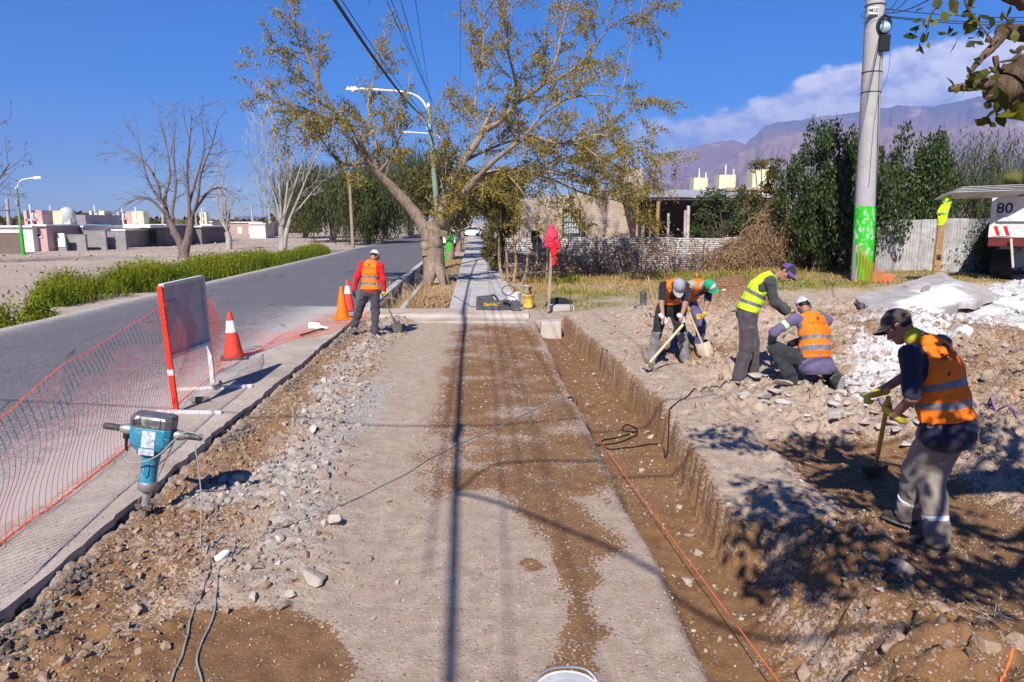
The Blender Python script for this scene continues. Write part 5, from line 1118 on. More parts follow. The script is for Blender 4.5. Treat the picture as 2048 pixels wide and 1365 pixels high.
# ------------------------------------------------------------------ corrugated gate and what hangs near it
def gate():
    Y = 25.5; root = thing('tin_gate', 'grey corrugated tin gate with a wooden middle post', 'gate', tuple(P(1870, 555, Y))); rng = np.random.default_rng(260)
    zb = .35
    for k, (u0, u1, vt, m) in enumerate([(1752, 1790, 442, CORRD), (1790.5, 1838, 440, CORR), (1838.5, 1869, 439, CORR), (1882, 1928, 437, CORR), (1928.5, 1985, 438, CORRD)]):
        a, b = P(u0, 500, Y), P(u1, 500, Y); b.z = P(u1, vt, Y).z; Vv, Fs = corr_sheet(b.x - a.x + .05, b.z - zb, .105, .016, True, 6, rng, .012); q = MB(); q.add(Vv + np.array((a.x, Y + .008 * (k % 2), zb)), Fs); q.build('tin_sheet', m, root, world=True)
    a, b = P(1869, 500, Y), P(1882, 500, Y); b.z = P(1882, 437, Y).z; mb = MB(); mb.box(((a.x + b.x) / 2, Y - .02, (zb + b.z) / 2 - .05), (b.x - a.x, .14, b.z - zb + .1)); ps = mb.build('post', WOODO, root, world=True, bevel=.01); mb = MB(); mb.box(((a.x + b.x) / 2, Y - .11, 1.15), (.16, .06, .14)); mb.lathe([(.05, 0), (.05, .05)], 10, ((a.x + b.x) / 2, Y - .14, 1.15), Matrix.Rotation(pi / 2, 3, 'X')); mb.build('lock', IRON, ps, world=True)
    # lean-to of old boards behind
    r2 = thing('board_shed', 'dark lean-to of old planks showing over the gate', 'shed', tuple(P(1800, 440, 27))); z1 = P(0, 425, 27).z
    mb = MB(); a, b = P(1757, 440, 27), P(1830, 440, 27); mb.box(((a.x + b.x) / 2, 27.6, z1 / 2 + .2), (b.x - a.x, 1.0, z1 - .2)); mb.build('wall', PBRN, r2, world=True)
    for u0, v0, u1, v1 in [(1755, 428, 1815, 412), (1790, 440, 1828, 408), (1800, 446, 1840, 416), (1815, 440, 1850, 420), (1840, 440, 1862, 417)]:
        mb = MB(); mb.beam(P(u0, v0, 26.6), P(u1, v1, 26.9), .2, .03, (0, -1, .3)); mb.build('plank', WOOD, r2, world=True)
    # creeper at the gate's far post
    rng = np.random.default_rng(262); c = P(1975, 500, Y - .3); N = 2600; pos = rng.normal(size=(N, 3)) * (.28, .2, .65) + np.array((c.x, c.y, 1.5)); rt = thing('creeper', 'dark green creeper at the truck end of the gate', 'creeper', (c.x, c.y, .35)); pos = pos[pos[:, 2] > .4]
    build_leaves('leaves', pos, .10, L_DARK, rt, rng, droop=.4); mb = MB(); [mb.tube(smooth_path([(rng.normal() * .2, 0, -.1), (rng.normal() * .2, .05, 1.0), (rng.normal() * .25, 0, 2.1)], 4), .012, 4) for k in range(9)]; mb.build('stem', B_DARK, rt)
    N = 1500; c = P(2010, 520, 24.6); pos = rng.normal(size=(N, 3)) * (.8, .3, .5) + np.array((c.x, c.y + 1.2, 1.1)); rt = thing('dry_bush', 'brown and green bush in the shade under the truck body', 'bush', (c.x, c.y + 1.2, .4)); build_leaves('leaves', pos[pos[:, 2] > .4], .14, L_OLIVE, rt, rng); mb = MB(); [mb.tube([(rng.normal() * .3, 0, -.1), (rng.normal() * .5, 0, 1.0)], .015, 4) for k in range(8)]; mb.build('stem', B_DARK, rt)
gate()
def truck():
    Y = 20.5; red = mat('dark_red_chassis', (.13, .018, .016), .6, .2); tb = mat('dusty_white_truck', (.60, .58, .56), .6, .12, 3, .2, dirt=(.35, .27, .22), dirt_amt=.6)
    a, b = P(1984, 476, Y) + Vector((.35, 0, 0)), P(2150, 392, Y) + Vector((.35, 0, 0)); w = b.x - a.x; root = thing('dump_truck', 'dusty white tipper truck seen from its tailgate with red and white chevrons', 'truck', ((a.x + b.x) / 2, Y, .5))
    z0, z1 = a.z, b.z; cx = (a.x + b.x) / 2; h_ = z1 - z0
    mb = MB(); mb.box((cx, Y + .06, (z0 + z1) / 2), (w, .12, h_)); tg = mb.build('tailgate', tb, root, world=True, bevel=.015)
    for cc_, dd_ in [((a.x + .06, Y - .04, (z0 + z1) / 2), (.14, .1, h_)), ((cx + .02, Y - .03, z0 + h_ * .44), (w - .24, .10, .12)), ((cx + .02, Y - .03, z1 - .06), (w - .24, .1, .12)), ((cx + .02, Y - .03, z0 + .05), (w - .24, .1, .1))]: mb = MB(); mb.box(cc_, dd_); mb.build('rib', tb, tg, world=True, bevel=.01)
    mb = MB(); mb.box((a.x + .05, Y + 2.3, (z0 + z1) / 2), (.1, 4.4, h_)); mb.box((b.x - .05, Y + 2.3, (z0 + z1) / 2), (.1, 4.4, h_)); mb.box((cx, Y + 2.3, z0 + .05), (w, 4.4, .1)); mb.build('tipper_body', tb, root, world=True)
    ca, cb = P(1990, 473, Y) + Vector((.35, 0, 0)), P(2025, 452, Y) + Vector((.35, 0, 0)); cw, ch = cb.x - ca.x, cb.z - ca.z; mb = MB(); mb.box(((ca.x + cb.x) / 2, Y - .098, (ca.z + cb.z) / 2), (cw, .012, ch), m=0)
    yq = Y - .107
    for q in (0.02, .52): mb.add([(ca.x + cw * (q + .22), yq, ca.z + .01), (ca.x + cw * (q + .42), yq, ca.z + .01), (ca.x + cw * (q + .22), yq, cb.z - .01), (ca.x + cw * q, yq, cb.z - .01), (ca.x + cw * (q + .22), yq + .005, ca.z + .01), (ca.x + cw * (q + .42), yq + .005, ca.z + .01), (ca.x + cw * (q + .22), yq + .005, cb.z - .01), (ca.x + cw * q, yq + .005, cb.z - .01)], [(0, 1, 2, 3), (0, 4, 5, 1), (1, 5, 6, 2), (2, 6, 7, 3), (3, 7, 4, 0)], 1)
    mb.build('chevron_board', [WHITE, mat('reflective_red', (.62, .02, .015), .4)], tg, world=True)
    c = P(2013, 417, Y) + Vector((.35, 0, 0)); o = text_on('80', Vector((c.x - cx, -.012, c.z - .5)), .30, root, BLACK, 'speed_number'); o.parent = tg
    mb = MB(); mb.box((cx, Y + .1, z0 - .14), (w, .3, .26)); mb.build('bumper', red, root, world=True, bevel=.02)
    mb = MB(); [mb.box((cx + s_ * .45, Y + 3, z0 - .35), (.12, 6, .25)) for s_ in (-1, 1)]; mb.build('chassis', BLACK, root, world=True)
    for s_ in (-1, 1):
        mb = MB(); R = Matrix.Rotation(pi / 2, 3, 'Y'); mb.lathe([(.3, -.28), (.48, -.28), (.52, -.2), (.52, .2), (.48, .28), (.3, .28)], 28, (cx + s_ * (w / 2 - .35), Y + 1.5, 1.02), R); wh = mb.build('wheel', mat('tyre_rubber', (.02, .02, .02), .8), root, True, world=True)
        mb = MB(); mb.lathe([(.0, -.1), (.3, -.15), (.3, .15), (.0, .1)], 20, (cx + s_ * (w / 2 - .35), Y + 1.5, 1.02), R); mb.build('rim', STEEL, wh, True, world=True)
    mb = MB(); mb.box((cx, Y + 5.6, 1.9), (w * .95, 1.9, 2.2), taper=.94); cab = mb.build('cab', tb, root, world=True, bevel=.06); mb = MB(); mb.box((cx, Y + 4.63, 2.35), (w * .6, .03, .6)); mb.build('window', GLASS, cab, world=True)
    root.rotation_euler = (0, 0, radians(-37)); pv = Vector((a.x - root.location.x, 0, 0)); root.location = root.location + pv - Matrix.Rotation(radians(-37), 3, 'Z') @ pv; root.location.y = Y; root.location.y += (w / 2) * sin(radians(37)) * 0 - 0
    # long roofing sheets lying over the body
    for k in range(4):
        p0, p1 = P(1888, 392 - 1 * k, Y - .3), P(2160, 383 - 1.5 * k, Y + .3); q = MB(); q.beam(p0 + Vector((k * .07, 0, .03 * k)), p1 + Vector((0, 0, .035 * k)), .75, .022, (0, .25, 1)); o = q.build('roofing_sheet', CORRD if k % 2 else CORR); tag(o, ['lowest roofing sheet lying directly on the truck body', 'second roofing sheet up on the truck body', 'third roofing sheet up on the truck body', 'topmost roofing sheet of the stack on the truck'][k], 'sheet', 'roofing sheets stacked on the truck')
    mb = MB(); p0 = P(2022, 478, Y + .2); mb.tube([p0, P(2026, 536, Y)], .035, 8); o = mb.build('prop_stick', mat('grey_stake', (.46, .41, .36), .9, .3), None, True); tag(o, 'pale stick propped under the dark red truck bumper', 'stick')
    # hi-vis vest hanging at the end of the sheets
    L_ = mat('lime_fabric', (.52, .78, .01), .7, .12); rng = np.random.default_rng(270); top = P(1895, 391, Y - .3); n, mm = 9, 14; V = []; 
    for j in range(mm):
        t = j / (mm - 1); wd = .10 + .26 * sin(pi * min(1, t * 1.1)) ** .8 * (1.1 - .5 * t)
        for i in range(n): q = i / (n - 1) - .5; V.append((top.x + q * wd - .16 * t + .03 * sin(9 * t), top.y - .05 + .07 * sin(q * 16 + 3 * t), top.z + .02 - t * (P(0, 391, Y).z - P(0, 451, Y).z)))
    V = np.array(V); V2 = V + np.array((0, .012, 0)); F_ = grid_faces(n, mm); me = raw_mesh('hanging_vest', np.concatenate([V, V2]), np.concatenate([F_, F_[:, ::-1] + n * mm]), [L_], None, True); o = link('hanging_vest', me); tag(o, 'lime yellow high visibility vest hanging from the roofing sheets', 'vest')
    mb = MB(); [mb.tube([V[r * n + i] + np.array((0, -.006, 0)) for i in range(n)], .028, 4) for r in (3, 8)]; mb.build('reflective_band', STEEL, o)
truck()

# parked cars far down the street
def car(label, x, y, rz):
    root = thing('parked_car', label, 'car', (x, y, .12), rz, 'white cars parked down the street'); wp = mat('white_car_paint', (.75, .75, .76), .3, .03, spec=.5)
    sec = [(-2.0, .45, .62, .35), (-1.9, .75, .80, .33), (-1.5, .95, .84, .3), (-.9, 1.02, .86, .28), (.7, 1.0, .86, .28), (1.6, .88, .82, .3), (2.0, .72, .7, .35)]
    V = []; Fs = []
    for x_, zt, hw, zb in sec: V += [(-hw, x_, zb), (-hw * 1.02, x_, (zb + zt) / 2), (-hw * .92, x_, zt), (hw * .92, x_, zt), (hw * 1.02, x_, (zb + zt) / 2), (hw, x_, zb)]
    for i in range(len(sec) - 1):
        for k in range(6): a, b = i * 6 + k, i * 6 + (k + 1) % 6; Fs.append((a, b, b + 6, a + 6))
    Fs += [tuple(range(6))[::-1], tuple(range(36, 42))]
    mb = MB(); mb.add(V, Fs); mb.build('body', wp, root, True)
    mb = MB(); ring = [(-1.75, .9), (-1.15, 1.42), (.15, 1.45), (.95, .98)]; V = [(s * (.78 if z < 1.2 else .62), y_, z) for y_, z in ring for s in (-1, 1)]; mb.add(V, [(0, 1, 3, 2), (2, 3, 5, 4), (4, 5, 7, 6), (0, 2, 4, 6), (1, 7, 5, 3)]); cabn = mb.build('cabin', GLASS, root)
    mb = MB(); mb.box((0, -.5, 1.455), (1.26, 1.32, .05)); [mb.beam((s * .66, y0, z0), (s * .63, y1, z1), .06, .05) for s in (-1, 1) for y0, z0, y1, z1 in ((-1.75, .93, -1.15, 1.44), (.97, 1.0, .15, 1.46), (-.45, .98, -.45, 1.44))]; mb.build('roof', wp, root, bevel=.02)
    for sx in (-1, 1):
        for y_ in (-1.3, 1.25):
            mb = MB(); mb.lathe([(.2, -.1), (.31, -.1), (.32, 0), (.31, .1), (.2, .1)], 18, (sx * .76, y_, .31), Matrix.Rotation(pi / 2, 3, 'Y')); w_ = mb.build('wheel', BLACK, root, True); mb = MB(); mb.lathe([(.0, -.06), (.2, -.08), (.2, .08), (0, .06)], 14, (sx * .78, y_, .31), Matrix.Rotation(pi / 2, 3, 'Y')); mb.build('rim', STEEL, w_, True)
        mb = MB(); mb.box((sx * .62, -1.97, .72), (.22, .05, .14)); mb.build('tail_light', mat('red_lens', (.4, .01, .01), .3), root); mb = MB(); mb.box((sx * .6, 1.9, .66), (.26, .12, .14)); mb.build('headlight', STEEL, root)
p = P(943, 462, 108); car('white hatchback parked across the far end of the footpath', p.x, 108, radians(70))
p = P(893, 480, 64); car('white car standing beyond the big tree trunk at the roadside', p.x + .1, 66, radians(-4))
# ------------------------------------------------------------------ smooth bodies: blended distance fields turned into meshes
def _dist(pr, Pts):
    if pr[0] == 'cone':
        a, b = np.array(pr[1]), np.array(pr[2]); ba = b - a; L2 = ba @ ba + 1e-9; pa = Pts - a; t = np.clip(pa @ ba / L2, 0, 1)
        return np.linalg.norm(pa - t[..., None] * ba, axis=-1) - (pr[3] + (pr[4] - pr[3]) * t)
    c, R, r = np.array(pr[1]), np.array(pr[2]), np.array(pr[3])        # ellipsoid: centre, axes as columns, radii
    q = (Pts - c) @ R; k0 = np.linalg.norm(q / r, axis=-1); k1 = np.linalg.norm(q / r ** 2, axis=-1) + 1e-9
    return k0 * (k0 - 1) / k1
def _bb(pr):
    if pr[0] == 'cone':
        a, b = np.array(pr[1]), np.array(pr[2]); r = max(pr[3], pr[4]); return np.minimum(a, b) - r, np.maximum(a, b) + r
    c, R, r = np.array(pr[1]), np.array(pr[2]), np.array(pr[3]); e = np.abs(R) @ r; return c - e, c + e
_C8 = np.array([(0, 0, 0), (1, 0, 0), (0, 1, 0), (1, 1, 0), (0, 0, 1), (1, 0, 1), (0, 1, 1), (1, 1, 1)])
_E12 = [(0, 1), (2, 3), (4, 5), (6, 7), (0, 2), (1, 3), (4, 6), (5, 7), (0, 4), (1, 5), (2, 6), (3, 7)]
def surface_nets(Fd, o, h):
    S = Fd < 0; nx, ny, nz = Fd.shape; c = np.zeros((nx - 1, ny - 1, nz - 1), np.int8)
    for d in _C8: c += S[d[0]:nx - 1 + d[0], d[1]:ny - 1 + d[1], d[2]:nz - 1 + d[2]]
    idx = np.argwhere((c > 0) & (c < 8)); cv = np.stack([Fd[idx[:, 0] + d[0], idx[:, 1] + d[1], idx[:, 2] + d[2]] for d in _C8], 1)
    acc = np.zeros((len(idx), 3)); cnt = np.zeros(len(idx))
    for a, b in _E12:
        fa, fb = cv[:, a], cv[:, b]; m = (fa < 0) != (fb < 0); t = np.where(m, fa / (fa - fb + 1e-12), 0)
        acc += np.where(m[:, None], _C8[a] + t[:, None] * (_C8[b] - _C8[a]), 0); cnt += m
    V = (idx + acc / cnt[:, None]) * h + o; ids = np.full(c.shape, -1, np.int64); ids[idx[:, 0], idx[:, 1], idx[:, 2]] = np.arange(len(idx)); Q = []
    for ax in range(3):
        sl0 = [slice(1, -1)] * 3; sl1 = [slice(1, -1)] * 3; sl0[ax] = slice(0, -1); sl1[ax] = slice(1, None)
        s0, s1 = S[tuple(sl0)], S[tuple(sl1)]; e = np.argwhere(s0 != s1)
        if not len(e): continue
        fl_ = s0[e[:, 0], e[:, 1], e[:, 2]]; p = e + 1; p[:, ax] -= 1; u, v = [(1, 2), (2, 0), (0, 1)][ax]; du = np.zeros(3, int); du[u] = 1; dv = np.zeros(3, int); dv[v] = 1
        g = lambda q: ids[q[:, 0], q[:, 1], q[:, 2]]
        q4 = np.stack([g(p - du - dv), g(p - dv), g(p), g(p - du)], 1); q4[~fl_] = q4[~fl_][:, ::-1]; Q.append(q4)
    return V, np.concatenate(Q)
def sdf_mesh(prims, h, k=.04, wrinkle=0.0, seed=0, cut=(), sub=(), wf=(15, 33)):
    bbs = [_bb(p) for p in prims]; pad = 3 * h + wrinkle + .01; lo = np.min([b[0] for b in bbs], 0) - pad; hi = np.max([b[1] for b in bbs], 0) + pad
    n = np.ceil((hi - lo) / h).astype(int) + 1; Fd = np.full(n, .3, np.float32)
    def grid(a, b):
        i0 = np.clip(((a - lo) / h).astype(int) - 1, 0, n - 1); i1 = np.clip(((b - lo) / h).astype(int) + 2, 1, n); ax = [lo[q] + h * np.arange(i0[q], i1[q]) for q in range(3)]
        return tuple(slice(i0[q], i1[q]) for q in range(3)), np.stack(np.meshgrid(*ax, indexing='ij'), -1)
    for p, (a, b) in zip(prims, bbs):
        kk = p[5] if p[0] == 'cone' and len(p) > 5 else (p[4] if p[0] == 'ell' and len(p) > 4 else k); m = kk + 2 * h; sl, Pt = grid(a - m, b + m); d = _dist(p, Pt); f = Fd[sl]
        w = np.maximum(kk - np.abs(f - d), 0) / kk; Fd[sl] = np.minimum(f, d) - w * w * kk * .25
    sl, Pt = grid(lo, hi)
    if wrinkle:
        m = np.abs(Fd) < wrinkle * 2 + h * 2; q = Pt[m]; w = (np.abs(vnoise3(q * wf[0] + seed * 7.1, seed) - .5) * 2) * 1.3 + (vnoise3(q * wf[1] + seed * 3.3, seed + 1) - .5) * .6; Fd[m] += (wrinkle * (w - .55)).astype(np.float32)
    for p in sub:
        kk = .02; d = -_dist(p, Pt); w = np.maximum(kk - np.abs(Fd - d), 0) / kk; Fd = np.maximum(Fd, d) + w * w * kk * .25
    for c in cut:
        if c[0] == 'below': Fd = np.maximum(Fd, c[1] - Pt[..., 2])
        elif c[0] == 'above': Fd = np.maximum(Fd, Pt[..., 2] - c[1])
        else: Fd = np.maximum(Fd, (Pt - np.array(c[1])) @ np.array(c[2]))                       # keep the side the normal points away from
    return surface_nets(Fd, lo, h)
def sdf_object(name, prims, mats, h, k=.04, wrinkle=0.0, seed=0, cut=(), sub=(), parent=None, attrs=None, mi=None, wf=(15, 33)):
    V, Fq = sdf_mesh(prims, h, k, wrinkle, seed, cut, sub, wf); mats = mats if isinstance(mats, (list, tuple)) else [mats]
    at = {a: f(V) for a, f in attrs.items()} if attrs else None
    return link(name, raw_mesh(name, V, Fq, mats, mi(V[Fq].mean(1)) if mi else None, True, at), parent)
# ------------------------------------------------------------------ the concrete beam that ends the dug strip
def beam_():
    n = 70; x = np.linspace(-3.62, .42, n); prof = [(17.25, -.1), (17.28, .05), (17.36, .115), (17.85, .13), (18.3, .135), (18.42, -.1)]
    V = []
    for (y_, z_) in prof:
        for i in range(n): V.append((x[i], y_ + .05 * float(fbm2(x[i] * 2.5, y_ * 0 + 1, 3, 400)) + (.10 * max(0, x[i] + .0) if y_ < 17.6 else -.15 * max(0, x[i])), z_ + .015 * float(fbm2(x[i] * 4, y_ * 3, 3, 401)) * (z_ > 0)))
    link('concrete_beam', raw_mesh('concrete_beam', np.array(V), grid_faces(n, len(prof)), [M_CONC], None, False), kind='structure')
    # lower step of cast concrete in front of the beam
    mb = MB(); mb.box((-1.6, 16.95, -.02), (3.9, .62, .10)); mb.build('concrete_step', M_CONC, kind='structure', bevel=.03)
    # footing block standing in the end of the trench
    a = G(1082, 672, -.22); mb = MB(); mb.box((.92, 16.45, -.13), (.50, .5, .42), taper=.95); o = mb.build('footing_block', concrete('broken_concrete', (.42, .36, .31), (.56, .51, .46)), bevel=.03); tag(o, 'square concrete block left standing at the far end of the trench', 'block')
beam_()

# ------------------------------------------------------------------ loose stones, gravel and rubble
def ico(sub=1):
    bm = bmesh.new(); bmesh.ops.create_icosphere(bm, subdivisions=sub, radius=1); V = np.array([v.co[:] for v in bm.verts]); Fq = np.array([[v.index for v in f.verts] for f in bm.faces]); bm.free(); return V, Fq
ICO1, ICO2, ICO3 = ico(1), ico(2), ico(3)
def _ico_b():                                                        # an icosahedron with each edge of a few faces split: 24 rough corners
    bm = bmesh.new(); bmesh.ops.create_icosphere(bm, subdivisions=1, radius=1); bmesh.ops.subdivide_edges(bm, edges=bm.edges[:][::2], cuts=1); bmesh.ops.triangulate(bm, faces=bm.faces); V = np.array([v.co[:] for v in bm.verts]); V /= np.linalg.norm(V, axis=1)[:, None]; Fq = np.array([[v.index for v in f.verts] for f in bm.faces]); bm.free(); return V, Fq
ICO1B = _ico_b()
OCT = (np.array([(1, 0, 0), (-1, 0, 0), (0, 1, 0), (0, -1, 0), (0, 0, 1), (0, 0, -1)], float), np.array([(0, 2, 4), (2, 1, 4), (1, 3, 4), (3, 0, 4), (2, 0, 5), (1, 2, 5), (3, 1, 5), (0, 3, 5)]))
def stone_shape(base, rng, ang=.5, flat=(.55, 1.0)):
    V, Fq = base; V = V * (1 + .5 * (vnoise3(V * 1.6 + rng.uniform(0, 99, 3), 5)[:, None] - .5) + .22 * (vnoise3(V * 4 + rng.uniform(0, 99, 3), 6)[:, None] - .5))
    for _ in range(9):                                                # chip off faces
        d = rng.normal(size=3); d /= np.linalg.norm(d); k = rng.uniform(.30, .72); p = V @ d; V = V - np.maximum(p - k, 0)[:, None] * d * .92
    return V * np.array((1, rng.uniform(.6, 1.0), rng.uniform(*flat))), Fq
def rot_rand(rng, n, tilt=.5):
    a = rng.uniform(0, 2 * pi, n); b = rng.normal(0, tilt, n); c = rng.normal(0, tilt, n)
    Rz = np.zeros((n, 3, 3)); Rz[:, 0, 0] = np.cos(a); Rz[:, 0, 1] = -np.sin(a); Rz[:, 1, 0] = np.sin(a); Rz[:, 1, 1] = np.cos(a); Rz[:, 2, 2] = 1
    Rx = np.zeros((n, 3, 3)); Rx[:, 0, 0] = 1; Rx[:, 1, 1] = np.cos(b); Rx[:, 1, 2] = -np.sin(b); Rx[:, 2, 1] = np.sin(b); Rx[:, 2, 2] = np.cos(b)
    Ry = np.zeros((n, 3, 3)); Ry[:, 1, 1] = 1; Ry[:, 0, 0] = np.cos(c); Ry[:, 0, 2] = np.sin(c); Ry[:, 2, 0] = -np.sin(c); Ry[:, 2, 2] = np.cos(c)
    return Rz @ Rx @ Ry
def stone_mat(name, cols):
    t = NT(name); v = t.coord('Position'); c = t.ramp(t.attr('rnd'), [(i / (len(cols) - 1), q) for i, q in enumerate(cols)]); n_ = t.noise(v, 38, 6, .7); nb = t.noise(v, 9, 6, .6)
    c = t.mix(t.rng(n_, .35, .7, 0, .55), c, (.44, .36, .29)); c = t.mix(t.rng(nb, .45, .7, 0, .4), c, (.24, .15, .09)); return t.set(c, .9, t.bump(t.math('ADD', n_, nb), .8, .012), spec=.15)
ST_GREY = stone_mat('rubble_stone', [(.15, .13, .12), (.27, .225, .19), (.38, .32, .27), (.30, .205, .14), (.46, .41, .365), (.23, .145, .085), (.52, .485, .45), (.34, .27, .21)])
ST_EARTH = stone_mat('earth_clod', [(.15, .085, .045), (.25, .155, .09), (.32, .22, .145), (.21, .125, .07), (.38, .30, .23)])
ST_PALE = stone_mat('broken_slab', [(.38, .35, .33), (.50, .465, .43), (.44, .38, .33), (.56, .53, .50)])
def scatter(name, X, Y, size, base, m, rng, sink=.3, tilt=.5, flat=(.55, 1.0), dz=0.0, nv=14):
    if base is ICO1B:
        k = size < .021; scatter(name, X[k], Y[k], size[k], ICO1, m, rng, sink, tilt, flat, dz); X, Y, size = X[~k], Y[~k], size[~k]
    N = len(X); shapes = [stone_shape(base, rng, flat=flat) for _ in range(nv)]; kv = len(base[0]); R = rot_rand(rng, N, tilt); Z = gh(X, Y) + dz
    which = rng.integers(0, nv, N); B = np.stack([s_[0] for s_ in shapes])[which]
    V = np.einsum('nij,nkj->nki', R, B) * size[:, None, None]; V[:, :, 0] += X[:, None]; V[:, :, 1] += Y[:, None]; V[:, :, 2] += (Z + size * .5 * (1 - 2 * sink))[:, None]
    Fq = (base[1][None] + (np.arange(N) * kv)[:, None, None]).reshape(-1, 3)
    return link(name, raw_mesh(name, V.reshape(-1, 3), Fq, [m], None, False, {'rnd': np.repeat(rng.random(N), kv)}), kind='stuff')
def rubble():
    rng = np.random.default_rng(300); xs_, ys_, MK_ = DENS; D = MK_['dens']; damp = MK_['damp']; grey = MK_['grey']; lime = MK_['lime']
    def pick(N, y0, y1, x0, x1, w):
        X = rng.uniform(x0, x1, N); Y = rng.uniform(y0, y1, N); i = np.clip(np.searchsorted(xs_, X), 0, len(xs_) - 1); j = np.clip(np.searchsorted(ys_, Y), 0, len(ys_) - 1)
        k = rng.random(N) < w(D[j, i], grey[j, i], damp[j, i], X, Y); return X[k], Y[k]
    L = lambda X, Y: S_(X, Y) > -2.72
    # small gravel near the camera and farther off
    X, Y = pick(56000, 3.0, 8.5, -3.2, 5.2, lambda d, g, m, X, Y: np.clip(d * .5 + .14 * (1 - .75 * m), 0, 1) * L(X, Y)); scatter('gravel', X, Y, rng.uniform(.005, .016, len(X)), OCT, ST_GREY, rng, nv=24)
    X, Y = pick(30000, 8.5, 18, -4.0, 11, lambda d, g, m, X, Y: np.clip(d * .5 + .06, 0, 1) * L(X, Y)); scatter('gravel', X, Y, rng.uniform(.010, .030, len(X)), OCT, ST_GREY, rng, nv=24)
    # fist-size rubble on the heap
    X, Y = pick(46000, 3.2, 16.8, -3.6, .2, lambda d, g, m, X, Y: np.clip(g * 1.2 - .3, 0, 1) * np.where(d > .9, .5, .16) * L(X, Y)); s_ = rng.gamma(1.25, .0125, len(X)) + .008; scatter('concrete_rubble', X, Y, np.clip(s_, .009, .085), ICO1B, ST_GREY, rng)
    X, Y = pick(24000, 3.0, 17, -4, -.6, lambda d, g, m, X, Y: np.clip(d - .35, 0, 1) * .35 * L(X, Y) * (g < .6)); scatter('earth_clods', X, Y, np.clip(rng.gamma(1.6, .009, len(X)) + .009, .01, .06), ICO1B, ST_EARTH, rng)
    # right-hand rubble
    X, Y = pick(17000, 3.2, 17, 1.9, 9, lambda d, g, m, X, Y: np.clip(d, 0, 1) * .42 * (np.abs(X - 3.42) > np.where(Y < 7, .8, .0))); s_ = np.clip(rng.gamma(1.3, .016, len(X)) + .009, .009, .10); h_ = rng.random(len(X)) < .55
    scatter('earth_clods', X[h_], Y[h_], s_[h_], ICO1B, ST_EARTH, rng); scatter('concrete_rubble', X[~h_], Y[~h_], s_[~h_] * .9, ICO1B, ST_GREY, rng, flat=(.3, .8))
    X, Y = pick(5200, 3.1, 13, 1.6, 8.5, lambda d, g, m, X, Y: np.clip(d * .25 * (m > .3) * (1.6 - .16 * Y), 0, 1) * (np.abs(X - 3.42) > np.where(Y < 7, .75, .0))); scatter('big_clods', X, Y, np.clip(rng.gamma(2.2, .016, len(X)) + .02, .02, .12), ICO2, ST_EARTH, rng, .45)
    # stones lying on the trench floor
    X, Y = pick(2600, 3.0, 16, 1.0, 1.9, lambda d, g, m, X, Y: (X > 1.2 - .03 * Y) * .16 * (.4 + .6 * (X > 1.35 - .03 * Y))); scatter('trench_gravel', X, Y, rng.uniform(.008, .03, len(X)) * (1 + 1.2 * (rng.random(len(X)) < .05)), ICO1, ST_GREY, rng)
    # field stones across the road
    X = rng.uniform(-60, -12.5, 1300); Y = rng.uniform(17, 80, 1300); k = S_(X, Y) < -12.3; X, Y = X[k], Y[k]; sz = rng.uniform(.04, .12, len(X)) * (1 + (rng.random(len(X)) < .06)); V = []
    shapes = [stone_shape(ICO1, rng) for _ in range(8)]; R = rot_rand(rng, len(X)); B = np.stack([q[0] for q in shapes])[rng.integers(0, 8, len(X))]; V = np.einsum('nij,nkj->nki', R, B) * sz[:, None, None] + np.stack([X, Y, np.full(len(X), .03)], -1)[:, None]
    link('field_stones', raw_mesh('field_stones', V.reshape(-1, 3), (ICO1[1][None] + (np.arange(len(X)) * len(ICO1[0]))[:, None, None]).reshape(-1, 3), [ST_GREY], None, False, {'rnd': np.repeat(rng.random(len(X)), len(ICO1[0]))}), kind='stuff')
    # crumbs strewn on the concrete
    N = 1500; Y = rng.uniform(3, 17, N); X = -2.90 - .055 * Y - np.abs(rng.normal(0, .22, N)); o = scatter('gutter_crumbs', X, Y, rng.uniform(.004, .014, N), OCT, ST_GREY, rng); V = np.empty(len(o.data.vertices) * 3); o.data.vertices.foreach_get('co', V); V = V.reshape(-1, 3); V[:, 2] += np.repeat(.104 - gh(X, Y), 6); o.data.vertices.foreach_set('co', V.ravel()); o.data.update()
    # tar crumbs along the edge of the concrete
    N = 2600; Y = rng.uniform(3, 16.6, N); X = -2.72 - .055 * Y + np.abs(rng.normal(0, .10, N)); k = vnoise2(Y * 1.2, Y * 0, 303) > .35; X, Y = X[k], Y[k]; scatter('tar_crumbs', X, Y, rng.uniform(.01, .045, len(X)), ICO1, stone_mat('tar_crumb', [(.03, .028, .027), (.075, .07, .065), (.14, .125, .115)]), rng, nv=10)
rubble()
def one_stone(u, v, r, label, m, seed, name='stone', cat='stone', flat=(.55, .8), rnd=.8, yaw=None, sink=.25, group=None, z=None, tilt=.15, base=None):
    rng = np.random.default_rng(seed); Vv, Fq = stone_shape(base or ICO3, rng, flat=flat); p = on(u, v)
    if z is not None: p.z = z
    Vv = Vv * r; R = np.array(Matrix.Rotation(rng.uniform(0, 6.28) if yaw is None else yaw, 3, 'Z') @ Matrix.Rotation(rng.normal() * tilt, 3, 'X')); Vv = Vv @ R.T
    o = link(name, raw_mesh(name, Vv, Fq, [m], None, False, {'rnd': np.full(len(Vv), rnd)})); o.location = (p.x, p.y, p.z - Vv[:, 2].min() * (1 - sink) - 0.0 if False else p.z + r * .35 * (1 - sink)); tag(o, label, cat, group); return o
